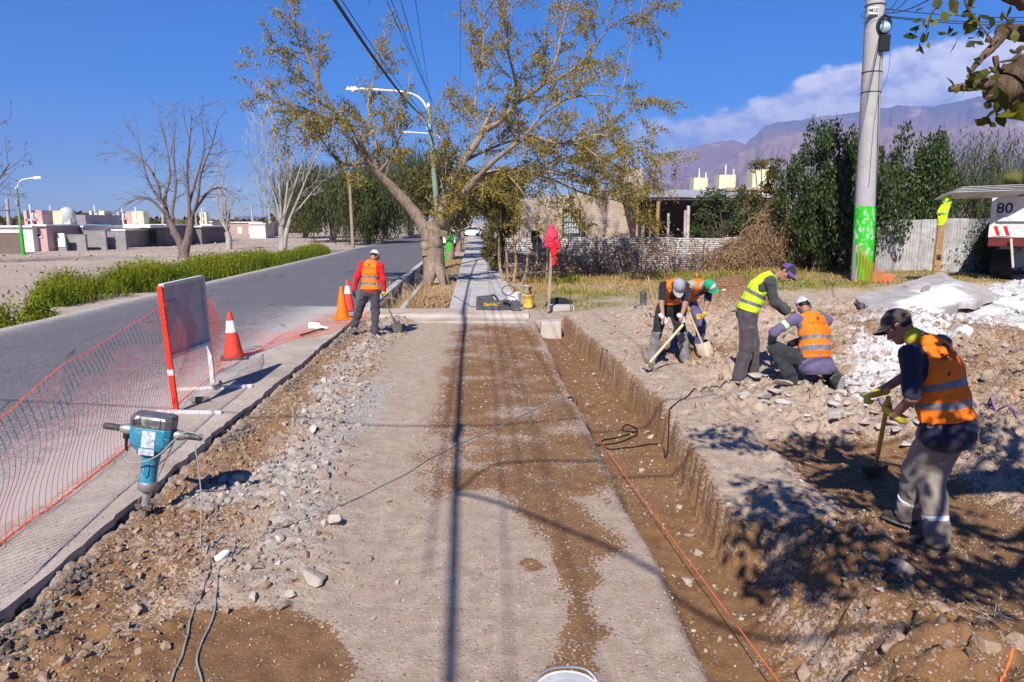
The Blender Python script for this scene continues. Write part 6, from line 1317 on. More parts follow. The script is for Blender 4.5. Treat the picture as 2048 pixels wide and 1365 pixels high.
for u, v, r, lab, rnd, sd in [(622, 1162, .13, 'large pale rock at the tip of the rubble heap', .95, 1), (742, 968, .055, 'rounded tan stone at the edge of the rubble beside the cord', .5, 2), (668, 1048, .085, 'angular pale rock in the middle of the rubble heap', .9, 3), (777, 1005, .035, 'small flat white stone on the bare strip next to the cord', 1.0, 4), (570, 1212, .06, 'dark rough clump of tar in front of the large pale rock', .05, 5), (518, 1138, .05, 'dark stone beside the cord loop', .05, 6),
                           (738, 735, .10, 'grey broken block on the far part of the rubble heap', .4, 7), (712, 738, .08, 'smaller grey block touching the far broken block', .55, 8), (1376, 1164, .06, 'pale flat stone lying on the trench floor', .95, 9), (583, 1193, .05, 'rounded pale brown stone below the large pale rock', .6, 10), (673, 903, .06, 'dark grey lump of tar near the middle of the heap', .1, 11), (690, 890, .06, 'blackish lump touching the grey tar lump', .03, 12),
                           (1490, 800, .12, 'flat grey rock at the foot of the man in the lime vest', .3, 13), (1290, 632, .05, 'pale stone behind the trench rim', .9, 14), (905, 1075, .030, 'round pebble lying inside the cable shadow', .6, 15), (748, 1240, .028, 'small grey pebble alone on the bare strip', .6, 16), (795, 1168, .03, 'pale pebble beside a smaller one on the bare strip', .9, 17)]:
    one_stone(u, v, r, lab, ST_GREY, 500 + sd, rnd=rnd)
# flat broken slabs round the kneeling man
rngc = np.random.default_rng(310); k = 0; done = []
while k < 64:
    u, v = rngc.uniform(1470, 1835), rngc.uniform(752, 868)
    if v > 770 + (u - 1470) * .30 + 25 or v < 735 + (u - 1470) * .12 or any(abs(u - a) < 22 and abs(v - b) < 11 for a, b in done): continue
    if 1600 < u < 1650 and 755 < v < 830: continue
    done.append((u, v)); o = one_stone(u, v, rngc.uniform(.07, .165), 'pale flat slab fragment lying among others round the kneeling man', ST_PALE, 600 + k, 'slab_fragment', 'slab fragment', (.2, .36), rngc.random(), None, .0, 'slab fragments round the kneeling man', tilt=.25, base=ICO2); k += 1
def big_slab():
    c = [G(1712, 593, .60), G(1782, 652, .50), G(1992, 590, .74), G(1885, 545, .98)]; n = 60; V = np.zeros((n, n, 3)); u = np.linspace(0, 1, n)
    for i in range(n):
        for j in range(n):
            a, b = u[i], u[j]; V[i, j] = np.array(c[0] * (1 - a) * (1 - b) + c[1] * a * (1 - b) + c[2] * a * b + c[3] * (1 - a) * b)
    e = np.minimum(np.minimum(u[:, None], 1 - u[:, None]), np.minimum(u[None], 1 - u[None])); w = np.exp(-e * 14)
    V[..., 0] += .16 * w * fbm2(V[..., 1] * 1.6, V[..., 0] * 1.6, 4, 320); V[..., 1] += .16 * w * fbm2(V[..., 0] * 1.6 + 9, V[..., 1] * 1.6, 4, 321); V[..., 2] += .025 * fbm2(V[..., 0] * 2.2, V[..., 1] * 2.2, 4, 322) + .20 * np.exp(-((u[:, None] - .62) / .25) ** 2 - ((u[None] - .78) / .18) ** 2)
    lime = np.clip(1.25 * np.exp(-(((u[:, None] - .70) / .30) ** 2 + ((u[None] - .50) / .27) ** 2)) + .55 * fbm2(V[..., 0] * 1.1, V[..., 1] * 1.1, 5, 323) + .08, 0, 1)
    bt = V.copy(); bt[..., 2] -= .14 + .03 * fbm2(V[..., 0] * 5, V[..., 1] * 5, 3, 324); F0 = grid_faces(n, n); k = n * n; sd = []
    for i in range(n - 1): a, b = i, i + 1; sd += [(a, b, b + k, a + k), ((n - 1) * n + b, (n - 1) * n + a, (n - 1) * n + a + k, (n - 1) * n + b + k), (b * n, a * n, a * n + k, b * n + k), (a * n + n - 1, b * n + n - 1, b * n + n - 1 + k, a * n + n - 1 + k)]
    t = NT('limed_slab'); v = t.coord('Position'); li = t.attr('lime'); nm = t.noise(v, 2.5, 8, .7); nf = t.noise(v, 26, 6, .7); m_ = t.math('ADD', t.math('ADD', li, t.math('MULTIPLY', t.math('SUBTRACT', nf, .5), .8)), t.math('MULTIPLY', t.math('SUBTRACT', nm, .5), .7))
    cc = t.mix(t.rng(nm, .3, .7), (.30, .265, .245), (.46, .43, .405)); cc = t.mix(t.rng(m_, .3, .8), cc, (.76, .755, .75)); t.set(cc, .92, t.bump(t.math('ADD', nf, nm), .5, .02), spec=.1)
    F_ = np.concatenate([F0, (F0 + k)[:, ::-1], np.array(sd)]); o = link('concrete_slab', raw_mesh('concrete_slab', np.concatenate([V.reshape(-1, 3), bt.reshape(-1, 3)]), F_, [t.m], None, False, {'lime': np.concatenate([lime.ravel(), np.zeros(k)])})); tag(o, 'huge tilted concrete slab powdered with white lime', 'slab')
    rng = np.random.default_rng(330)
    for px, r, lab, rnd in [((1812, 577), .14, 'small brown stone lying on the limed slab', .3), ((1852, 585), .16, 'dark chunk on top of the limed slab', .02)]:
        best = min(((V[i, j] - np.array(G(px[0], px[1], .72))) @ (V[i, j] - np.array(G(px[0], px[1], .72))), i, j) for i in range(0, n, 2) for j in range(0, n, 2)); q = V[best[1], best[2]]; Vv, Fq = stone_shape(ICO3, rng, flat=(.4, .9)); o = link('stone', raw_mesh('stone', Vv * r, Fq, [ST_GREY], None, False, {'rnd': np.full(len(Vv), rnd)})); o.location = (q[0], q[1], q[2] + r * .3); tag(o, lab, 'stone')
    # second slab on the heap at the frame edge, limed rubble round it
    N = 700; X = rng.normal(12.9, 1.4, N); Y = rng.normal(16.6, 1.3, N); scatter('lime_lumps', X, Y, np.clip(rng.gamma(1.4, .022, N), .012, .11), ICO1, stone_mat('lime_lump', [(.36, .34, .32), (.62, .61, .60), (.74, .735, .73), (.50, .47, .44)]), rng, flat=(.4, .8))
    mb = MB(); a, b = G(1995, 600, .55), G(2150, 640, .45); mb.beam(a, b, 1.2, .16, (0, -.3, 1)); o = mb.build('concrete_slab', t.m, bevel=.05); at = o.data.attributes.new('lime', 'FLOAT', 'POINT'); at.data.foreach_set('value', np.full(len(o.data.vertices), .75, np.float32)); tag(o, 'narrow limed slab end sticking out at the white heap', 'slab')
big_slab()

# ------------------------------------------------------------------ barrier board, cones, safety net
RED = mat('safety_red', (.72, .035, .012), .5, .12, 6, .1, dirt=(.5, .35, .28), dirt_amt=.2); CONEW = mat('cone_white', (.74, .72, .71), .5, .1, 9, .1, dirt=(.4, .33, .3), dirt_amt=.4); CONER = mat('cone_red', (.74, .06, .035), .5, .12, 9, .1, dirt=(.45, .28, .24), dirt_amt=.25); CONEO = mat('cone_orange', (.88, .17, .005), .45, .08)
def board():
    bl, br = G(353, 824, .11), G(427, 774, .11); tl, tr = P(319, 573, bl.y - .02), P(404, 554, br.y - .02); root = thing('barrier_board', 'scuffed white site board on a red and a white leg', 'site board', tuple((bl + br) / 2))
    pl, pr = bl.lerp(tl, .44), br.lerp(tr, .41); ax = (br - bl).normalized(); nrm = Vector((0, 0, 1)).cross(ax).normalized(); nrm = nrm if nrm.x < 0 else -nrm
    wood = mat('worn_white_wood', (.60, .565, .55), .75, .12, 8, .3, dirt=(.22, .16, .14), dirt_amt=.45)
    t = NT('scuffed_board'); v = t.coord('Object'); n_ = t.noise(v, 3.2, 8, .7, .4); nf = t.noise(v, 9, 8, .75, 1.2); cc = t.mix(t.rng(n_, .3, .7), (.37, .31, .32), (.49, .43, .44)); cc = t.mix(t.rng(nf, .60, .70, 0, .8), cc, (.10, .075, .075)); t.set(cc, .7, t.bump(nf, .2, .004))
    d = .05
    mb = MB(); Vv = [pl, pr, tr, tl]; Vv = [q + nrm * .012 for q in Vv] + [q + nrm * .03 for q in Vv]; mb.add(Vv, [(0, 1, 2, 3), (7, 6, 5, 4), (0, 4, 5, 1), (1, 5, 6, 2), (2, 6, 7, 3), (3, 7, 4, 0)]); mb.build('panel', t.m, root, world=True)
    for nm, a, b, m in [('leg', bl - Vector((0, 0, .02)), tl, RED), ('leg', br - Vector((0, 0, .02)), tr, wood), ('rail', pl.lerp(pr, .03), pl.lerp(pr, .97), wood), ('rail', tl.lerp(tr, .03), tl.lerp(tr, .97), wood)]:
        mb = MB(); mb.beam(a, b, .06, .045, tuple(ax) if nm == 'leg' else (0, 0, 1)); o = mb.build(nm, m, root, world=True, bevel=.005)
        if m is RED: o['label'] = 'red painted leg'; lg = o
        elif nm == 'leg': lw = o
    mb = MB(); q = bl.lerp(tl, .30); mb.beam(q, bl.lerp(tl, .345), .066, .051, tuple(ax)); mb.build('tape_band', CONEW, lg, world=True)
    for a, b in [((352, 824), (444, 825)), ((357, 779), (505, 772))]:
        p, q = G(*a, .125), G(*b, .125); e = (q - p).normalized(); mb = MB(); mb.beam(p - e * (.25 if a[0] == 352 else .02), q, .055, .04); mb.build('foot', wood, root, world=True, bevel=.005)
    for u, v, r, lab, sd in [(434, 779, .13, 'grey rock weighing down the far foot of the board', 700), (398, 806, .12, 'black chunk of asphalt beside the red leg', 701)]:
        rng = np.random.default_rng(sd); Vv, Fq = stone_shape(ICO3, rng, flat=(.3, .45)); p = G(u, v, .11); o = link('rock', raw_mesh('rock', Vv * r * np.array((1.25, .7, 1)), Fq, [ST_GREY], None, False, {'rnd': np.full(len(Vv), .3 if sd == 700 else 0.0)})); o.location = p + Vector((0, 0, .05 + (.03 if sd == 700 else 0))); o.rotation_euler = (0, 0, .5); tag(o, lab, 'rock')
board()
def cone(u, v, h, label, kind, lean=0.0):
    p = G(u, v, .108); root = thing('traffic_cone', label, 'traffic cone', tuple(p), .4, 'traffic cones'); root.rotation_euler = (0, lean, .4); s = h / .75
    prof = lambda t: .155 * (1 - t) + .034 * t
    def band(t0, t1, m, nm, o=.0): mb = MB(); z0, z1 = .03 + .70 * t0, .03 + .70 * t1; mb.lathe([(s * (prof(t0) + o), s * z0), (s * (prof((t0 + t1) / 2) + o), s * (z0 + z1) / 2), (s * (prof(t1) + o), s * z1)], 32); return mb.build(nm, m, root, True)
    if kind == 'orange': band(0, 1, CONEO, 'cone_body')
    else: band(0, .56, CONER, 'cone_body'); band(.56, .83, CONEW, 'white_collar', .003); band(.83, 1.0, CONER, 'cone_tip')
    mb = MB(); mb.lathe([(s * .036, s * .725), (s * .034, s * .745), (s * .022, s * .75)], 20); mb.build('rim', CONEO if kind == 'orange' else CONER, root, True)
    mb = MB(); mb.box((0, 0, s * .018), (s * .40, s * .40, s * .035)); mb.build('base', mat('cone_base', (.10, .095, .09), .8) if kind != 'orange' else CONEO, root, bevel=.015)
cone(468, 717, .80, 'red and white traffic cone standing alone by the board', 'rw', -.03); cone(685, 639, .78, 'plain orange traffic cone beside the man in red', 'orange'); cone(697, 622, .80, 'faded red and white cone half behind the orange one', 'rw')

def net():
    m = mat('orange_net_strand', (.80, .10, .045), .5, .1)
    root = thing('safety_net', 'orange plastic safety net strung low along the road edge', 'net', tuple(G(200, 900, .1)))
    # upright run up to the board: top line and bottom line
    bot = [G(u, v, .11) for u, v in [(-230, 1300), (0, 1088), (120, 1000), (230, 915), (330, 832), (395, 775), (445, 738)]]
    top = [P(u, v, bot[i].y + .05) for i, (u, v) in enumerate([(-260, 1010), (0, 838), (110, 742), (215, 680), (325, 612), (385, 585), (418, 592)])]
    T_ = smooth_path(top, 24); B_ = smooth_path(bot, 24); n = len(T_); mb = MB(); rng = np.random.default_rng(340)
    ln = np.cumsum([0] + [(B_[i + 1] - B_[i]).length for i in range(n - 1)]); M_ = int(ln[-1] / .085); dens = np.linspace(0, ln[-1], M_)
    tp = np.array(T_); bp = np.array(B_); TI = np.stack([np.interp(dens, ln, tp[:, k]) for k in range(3)], 1); BI = np.stack([np.interp(dens, ln, bp[:, k]) for k in range(3)], 1); rows = 24
    wav = fbm2(dens * .8, dens * 0, 3, 341); grid = np.zeros((M_, rows, 3))
    for r in range(rows):
        t = r / (rows - 1); belly = sin(pi * t) * (.10 + .08 * wav) + .05 * sin(2 * pi * t); q = TI * (1 - t) + BI * t; q[:, 0] += belly; q[:, 2] -= .05 * sin(pi * t); grid[:, r] = q
    for i in range(M_): mb.tube(grid[i], .0026, 3, cap=False)
    for r in range(rows): mb.tube(grid[:, r] + rng.normal(size=(M_, 3)) * .003, .0055 if r in (0, rows - 1) else .0006, 3, cap=False)
    for r in (rows - 2, rows - 3): mb.tube(grid[:, r] + np.array((.03, -.02, -.02)) + rng.normal(size=(M_, 3)) * .012, .0026, 3, cap=False)
    mb.build('net_strand', m, root, world=True, kind='stuff')
    # slack part lying crumpled on the road past the board and the cones
    mb = MB(); a = [(412, 590), (440, 660), (470, 668), (520, 640), (590, 655), (610, 650), (660, 622), (720, 618)]; b = [(425, 745), (450, 735), (500, 712), (545, 695), (600, 676), (640, 672), (690, 655), (745, 632)]
    A = [P(412, 590, 9.9), P(440, 640, 10.6), P(468, 665, 11.6), P(505, 660, 12.6), G(560, 668, .13), G(600, 652, .13), G(650, 628, .13), G(730, 620, .13)]; Bq = [G(u, v, .115) for u, v in b]; A = np.array(smooth_path(A, 10)); Bq = np.array(smooth_path(Bq, 10)); n = len(A); rows = 13; g = np.zeros((n, rows, 3))
    for r in range(rows):
        t = r / (rows - 1); q = A * (1 - t) + Bq * t; q[:, 2] = np.maximum(.113, q[:, 2] - .6 * sin(pi * t) * np.clip(q[:, 2] - .12, 0, 1)) + .03 * np.abs(fbm2(q[:, 0] * 4, q[:, 1] * 4, 3, 342)); g[:, r] = q
    for i in range(n): mb.tube(g[i], .0028, 3, cap=False)
    for r in range(rows): mb.tube(g[:, r], .0018 if r < rows - 4 else .0035, 3, cap=False)
    mb.build('slack_net', m, root, world=True, kind='stuff')
net()
# white-headed mallet on the net
p, q = G(601, 671, .15), G(650, 656, .15); root = thing('mallet', 'mallet with a white head and brown handle lying on the net', 'mallet', tuple(p)); mb = MB(); mb.tube([p, p.lerp(q, .5), q], [.024, .02, .018], 8); mb.build('handle', mat('brown_handle', (.12, .065, .04), .6), root, True, world=True)
c = G(633, 653, .19); mb = MB(); mb.tube([c + Vector((-.17, .05, 0)), c + Vector((-.15, .05, 0)), c + Vector((.06, -.02, 0)), c + Vector((.1, -.03, -.01)), c + Vector((.26, -.05, -.03))], [.05, .085, .08, .03, .02], 12); mb.build('head', WHITE, root, True, world=True)

# ------------------------------------------------------------------ demolition hammer
def laid(pts, r, n=6, low=.06):
    """a path whose low stretches lie on the uneven ground"""
    q = np.array([tuple(v) for v in smooth_path(pts, n)]); g = gh(q[:, 0], q[:, 1]); return [Vector((x, y, max(z, gg + r * .8 + .004) if z - gg > low else gg + r * .8 + .004)) for (x, y, z), gg in zip(q, g)]
def hammer():
    base = on(286, 1040, -.03); top = P(311, 829, base.y + .05); ax = top - base; h = ax.length; root = thing('demolition_hammer', 'scratched blue electric demolition hammer standing on its chisel', 'demolition hammer', tuple(base)); zq = ax.normalized(); root.rotation_euler = (zq.to_track_quat('Z', 'Y').to_matrix() @ Matrix.Rotation(0, 3, 'Z')).to_euler()
    # keep the handles across the view: local X close to world X
    xq = (Vector((1, .12, 0)) - zq * zq.x).normalized(); yq = zq.cross(xq).normalized(); xq = yq.cross(zq); root.rotation_euler = Matrix((xq, yq, zq)).transposed().to_euler()
    t = NT('scratched_blue'); v = t.coord('Object'); n_ = t.noise(v, 22, 8, .75, .5); nb = t.noise(v, 6, 6, .6); cc = t.mix(t.rng(nb, .3, .7), (.015, .15, .25), (.04, .25, .37)); cc = t.mix(t.rng(n_, .55, .68, 0, .85), cc, (.50, .55, .57)); cc = t.mix(t.rng(nb, .55, .75, 0, .4), cc, (.33, .28, .24)); BL = t.set(cc, .42, t.bump(n_, .2, .003), spec=.4)
    dk = mat('dusty_black_plastic', (.05, .048, .05), .55, .3, 12, .2, dirt=(.35, .31, .29), dirt_amt=.6); sil = mat('scuffed_alloy', (.36, .35, .34), .45, .25, 14, .2, metal=.6, dirt=(.2, .15, .12), dirt_amt=.5)
    def Z(q): return q * h
    mb = MB(); mb.lathe([(.004 * h, 0), (.020 * h, .03 * h), (.024 * h, .12 * h), (.024 * h, .2 * h)], 6); mb.build('chisel', sil, root)
    mb = MB(); mb.box((0, 0, .158 * h), (.13 * h, .075 * h, .05 * h)); mb.tube([(-.085 * h, .0, .155 * h), (.085 * h, 0, .155 * h)], .020 * h, 12); mb.tube([(-.03 * h, -.05 * h, .16 * h), (-.03 * h, .05 * h, .16 * h)], .012 * h, 8); mb.box((-.05 * h, 0, .2 * h), (.02 * h, .05 * h, .06 * h)); mb.build('retainer', mat('rusty_steel', (.16, .11, .085), .6, .4, 14, .4, metal=.4), root, bevel=.004)
    mb = MB(); mb.lathe([(.042 * h, .175 * h), (.036 * h, .2 * h), (.036 * h, .31 * h)], 20); mb.build('neck', sil, root, True)
    mb = MB(); mb.lathe([(.07 * h, .312 * h), (.081 * h, .322 * h), (.082 * h, .375 * h), (.074 * h, .395 * h)], 28); mb.build('collar', sil, root, True)
    mb = MB(); mb.lathe([(.072 * h, .39 * h), (.066 * h, .43 * h), (.070 * h, .55 * h), (.080 * h, .62 * h), (.086 * h, .66 * h)], 24); br = mb.build('barrel', BL, root, True); mb = MB(); mb.prism([(-.02 * h, .66 * h), (-.018 * h, .47 * h), (0, .44 * h), (.018 * h, .47 * h), (.02 * h, .66 * h)], 0, .012 * h); Vm = np.concatenate(mb.v); mb.v = [np.stack([Vm[:, 0], -.064 * h - Vm[:, 2], Vm[:, 1]], -1)]; mb.build('rib', BL, br)
    def loft(secs, nm, m, bev=.012):
        V = []; Fs = []
        for z, wx, wy in secs: c = .28; V += [(-wx * (1 - c), -wy, z), (wx * (1 - c), -wy, z), (wx, -wy * (1 - c), z), (wx, wy * (1 - c), z), (wx * (1 - c), wy, z), (-wx * (1 - c), wy, z), (-wx, wy * (1 - c), z), (-wx, -wy * (1 - c), z)]
        for i in range(len(secs) - 1):
            for k in range(8): Fs.append((i * 8 + k, i * 8 + (k + 1) % 8, i * 8 + 8 + (k + 1) % 8, i * 8 + 8 + k))
        Fs += [tuple(range(8))[::-1], tuple(range((len(secs) - 1) * 8, len(secs) * 8))]; q = MB(); q.add([(x * h, y * h, z * h) for x, y, z in V], Fs); return q.build(nm, m, root, bevel=bev * .5)
    body = loft([(.645, .088, .082), (.665, .095, .088), (.742, .165, .105), (.895, .170, .108)], 'body', BL); cap = loft([(.897, .172, .110), (.975, .172, .110), (1.0, .160, .098)], 'motor_cap', mat('dusty_grey_plastic', (.105, .10, .108), .42, .3, 10, .2, spec=.5, dirt=(.42, .40, .39), dirt_amt=.7))
    mb = MB(); [mb.box((-.125 * h, -.1115 * h, (.918 + .013 * k) * h), (.035 * h, .006 * h, .006 * h)) for k in range(4)]; mb.build('vent', BLACK, cap); mb = MB(); [mb.box((s_ * .085 * h, -.1105 * h, .945 * h), (.004 * h, .008 * h, .09 * h)) for s_ in (-1, 1)]; mb.build('seam', BLACK, cap)
    mb = MB(); mb.box((.0, -.108 * h, .80 * h), (.11 * h, .006 * h, .15 * h)); mb.box((0, -.1045 * h, .69 * h), (.13 * h, .05 * h, .05 * h)); mb.build('label_plate', mat('worn_label', (.50, .55, .57), .5, .4, 26, .2, dirt=(.05, .2, .27), dirt_amt=.7), body, bevel=.003)
    mb = MB(); [mb.tube([(s_ * x * h, -.112 * h, .675 * h), (s_ * x * h, -.100 * h, .675 * h)], .008 * h, 8) for s_ in (-1, 1) for x in (.075,)]; mb.build('bolt', BLACK, body)
    for s_ in (-1, 1):
        mb = MB(); mb.lathe([(.045 * h, 0), (.050 * h, .02 * h), (.045 * h, .07 * h), (.032 * h, .105 * h)], 18, (s_ * .165 * h, 0, .84 * h), Matrix.Rotation(s_ * pi / 2, 3, 'Y')); mb.build('handle_mount', sil, root, True)
        mb = MB(); mb.tube([(s_ * .265 * h, 0, .84 * h), (s_ * .275 * h, 0, .84 * h), (s_ * .40 * h, 0, .842 * h), (s_ * .41 * h, 0, .842 * h)], [.022 * h, .029 * h, .029 * h, .022 * h], 16); mb.build('handle', dk, root, True)
    mb = MB(); mb.lathe([(.03 * h, 0), (.032 * h, .04 * h), (.02 * h, .05 * h)], 12, (-.215 * h, 0, .755 * h)); mb.tube(smooth_path([Vector((-.215, 0, .77)) * h, Vector((-.213, 0, .70)) * h, Vector((-.205, 0, .64)) * h], 4), .013 * h, 8); mb.build('cord_guard', BLACK, root, True)
    cordm = mat('grey_cord', (.27, .265, .265), .6, .15); L = lambda *q: root.matrix_basis @ Vector(q)
    bpy.context.view_layer.update(); Mw = Matrix.Translation(base) @ root.rotation_euler.to_matrix().to_4x4()
    W_ = lambda x, y, z: Mw @ (Vector((x, y, z)) * h)
    path = [W_(-.205, 0, .65), W_(-.19, -.06, .60), W_(-.10, -.12, .585), W_(.03, -.14, .63), W_(.12, -.13, .70), W_(.19, -.07, .80), W_(.26, -.02, .875), W_(.34, -.02, .88), W_(.41, -.02, .86), W_(.435, -.02, .80), on(392, 890, .62), on(398, 935, .33), on(402, 1000, .05), on(402, 1060, .012), on(403, 1100, .012), on(414, 1120, .012), on(420, 1145, .012), on(405, 1190, .012), on(382, 1240, .012), on(368, 1300, .012), on(345, 1360, .012), on(330, 1420, .012)]
    path[10] = P(391, 890, base.y + .05); path[11] = P(397, 935, base.y + .02); path[12] = P(403, 1000, base.y - .03)
    mb = MB(); mb.tube(laid(path, .0062, 8), .0062, 8); o = mb.build('power_cord', cordm, None, True); tag(o, 'grey power cord hanging from the hammer handle down to the dirt', 'cord')
    mb = MB(); mb.tube(smooth_path([W_(.195, -.04, .80), W_(.12, -.03, .56), W_(.06, -.05, .33), W_(.03, -.05, .2)], 5), .004, 5); o = mb.build('tie_string', mat('brown_string', (.16, .11, .07), .9), None, True); tag(o, 'thin string tied from the hammer handle to its chisel', 'string')
    pts2 = [on(420, 1450, .012), on(404, 1365, .012), on(394, 1320, .012), on(410, 1275, .012), on(428, 1230, .012), on(434, 1180, .012), on(438, 1140, .012), on(455, 1120, .012), on(466, 1110, .02), on(470, 1092, .02), on(455, 1078, .03), on(438, 1080, .02), on(420, 1098, .012), on(412, 1110, .012)]
    mb = MB(); mb.tube(laid(pts2, .0062, 8), .0062, 8); o = mb.build('power_cord', cordm, None, True); tag(o, 'looped grey cord end leading to the white plug', 'cord')
    mb = MB(); a, b = on(432, 1128, .03), on(458, 1112, .03); mb.tube([a, a.lerp(b, .1), a.lerp(b, .75), b], [.016, .026, .028, .014], 10); o = mb.build('plug_connector', WHITE, None, True); tag(o, 'white plug connector lying at the cord loop', 'plug')
    pts3 = [(470, 1112), (520, 1078), (580, 1050), (640, 1028), (700, 1004), (760, 975), (820, 945), (880, 908), (940, 880), (1000, 855), (1060, 825), (1110, 802), (1140, 796), (1155, 800)]
    mb = MB(); mb.tube(laid([on(u, v, .01) for u, v in pts3], .0065, 10), .0065, 6); o = mb.build('extension_cord', cordm, None, True); tag(o, 'long thin grey cord stretched across the dug strip to the trench', 'cord')
hammer()
pts = [(1135, 798), (1150, 806), (1185, 870), (1205, 890), (1240, 885), (1275, 868), (1245, 862), (1255, 850), (1275, 862), (1250, 872), (1205, 882), (1215, 898), (1260, 896), (1320, 890), (1332, 870)]
tp = [on(u, v, .012) for u, v in pts] + [on(1338, 835, .01), on(1345, 815, .01), on(1395, 783, .01), on(1440, 778, .01), on(1490, 772, .01)]
mb = MB(); mb.tube(laid(tp, .0085, 8, .12), .0085, 6); o = mb.build('black_hose', CABLE, None, True); tag(o, 'black cable coiled in the trench and climbing out to the workers', 'cable')
hose = [on(1668, 762, .03), on(1700, 795, .02), on(1745, 812, .02), on(1790, 818, .1), on(1880, 788, .25), on(1940, 795, .1), on(2000, 820, .03), on(2070, 850, .02)]
mb = MB(); mb.tube(laid(hose, .035, 10, .6), .012, 8); o = mb.build('purple_hose', mat('mauve_hose', (.20, .12, .24), .5, .15), None, True); tag(o, 'thin mauve hose trailing behind the near worker', 'hose')
mb = MB(); a, b = on(1195, 880, .03), G(1570, 1380, -.10); mb.tube([a.lerp(b, k / 12) for k in range(13)], .0035, 5); o = mb.build('string_line', NETM, None, True); tag(o, 'taut orange builder string running along the trench', 'string line')
mb = MB(); mb.tube(laid([on(2000, 1372), on(2010, 1345), on(2035, 1328), on(2080, 1315)], .006, 10, .6), .006, 6); o = mb.build('orange_cord', NETM, None, True); tag(o, 'bit of orange cord on the rubble mound', 'cord')
mc = G(14, 797, .112); root = thing('manhole_cover', 'round iron manhole cover set in the asphalt', 'manhole cover', tuple(mc)); mb = MB(); mb.lathe([(.36, .0), (.36, .006), (.31, .008), (.31, .003), (.0, .004)], 32, cap=False); [mb.box((.07 * i, .07 * j, .006), (.035, .035, .006)) for i in range(-3, 4) for j in range(-3, 4) if i * i + j * j < 13]; mb.build('cover', IRON, root)
# dry twigs on the mound
mb = MB(); rng = np.random.default_rng(350); c = on(1985, 1235)
for k in range(16): d = Vector((rng.normal(), rng.normal() * .5, abs(rng.normal()) * .5)).normalized(); mb.tube(smooth_path([c + Vector(rng.normal(size=3) * .04), c + d * .09, c + d * .17 + Vector(rng.normal(size=3) * .03)], 4), .0025, 3)
o = mb.build('dry_twigs', mat('pale_twig', (.44, .36, .28), .9)); tag(o, 'tuft of pale dry roots on the rubble mound', 'roots')

# white bucket at the lower edge
def bucket():
    p = G(1140, 1400, 0); p.y = 2.92; p.x = .26; root = thing('white_bucket', 'dirty white bucket rim and lid peeking in beside the trench', 'bucket', (p.x, p.y, 0)); m = mat('dirty_white_plastic', (.60, .60, .58), .5, .12, 8, .15, dirt=(.35, .32, .29), dirt_amt=.6)
    mb = MB(); mb.lathe([(.13, -.02), (.15, .22), (.158, .222), (.158, .245), (.150, .25)], 40); mb.build('body', m, root, True); mb = MB(); mb.lathe([(.0, .232), (.146, .236), (.150, .252), (.158, .253), (.160, .238)], 40, cap=False); mb.build('lid', m, root, True)
    mb = MB(); mb.tube(smooth_path([(-.16, .02, .2), (-.12, .12, .262), (0, .17, .262), (.12, .16, .24), (.19, .06, .15), (.16, 0, .15)], 6), .006, 6); mb.build('handle', STEEL, root, True)
    mb = MB(); mb.box((.20, .10, .05), (.02, .12, .16), Matrix.Rotation(.5, 3, 'Z')); mb.build('broken_rim', m, root, bevel=.008)
bucket()

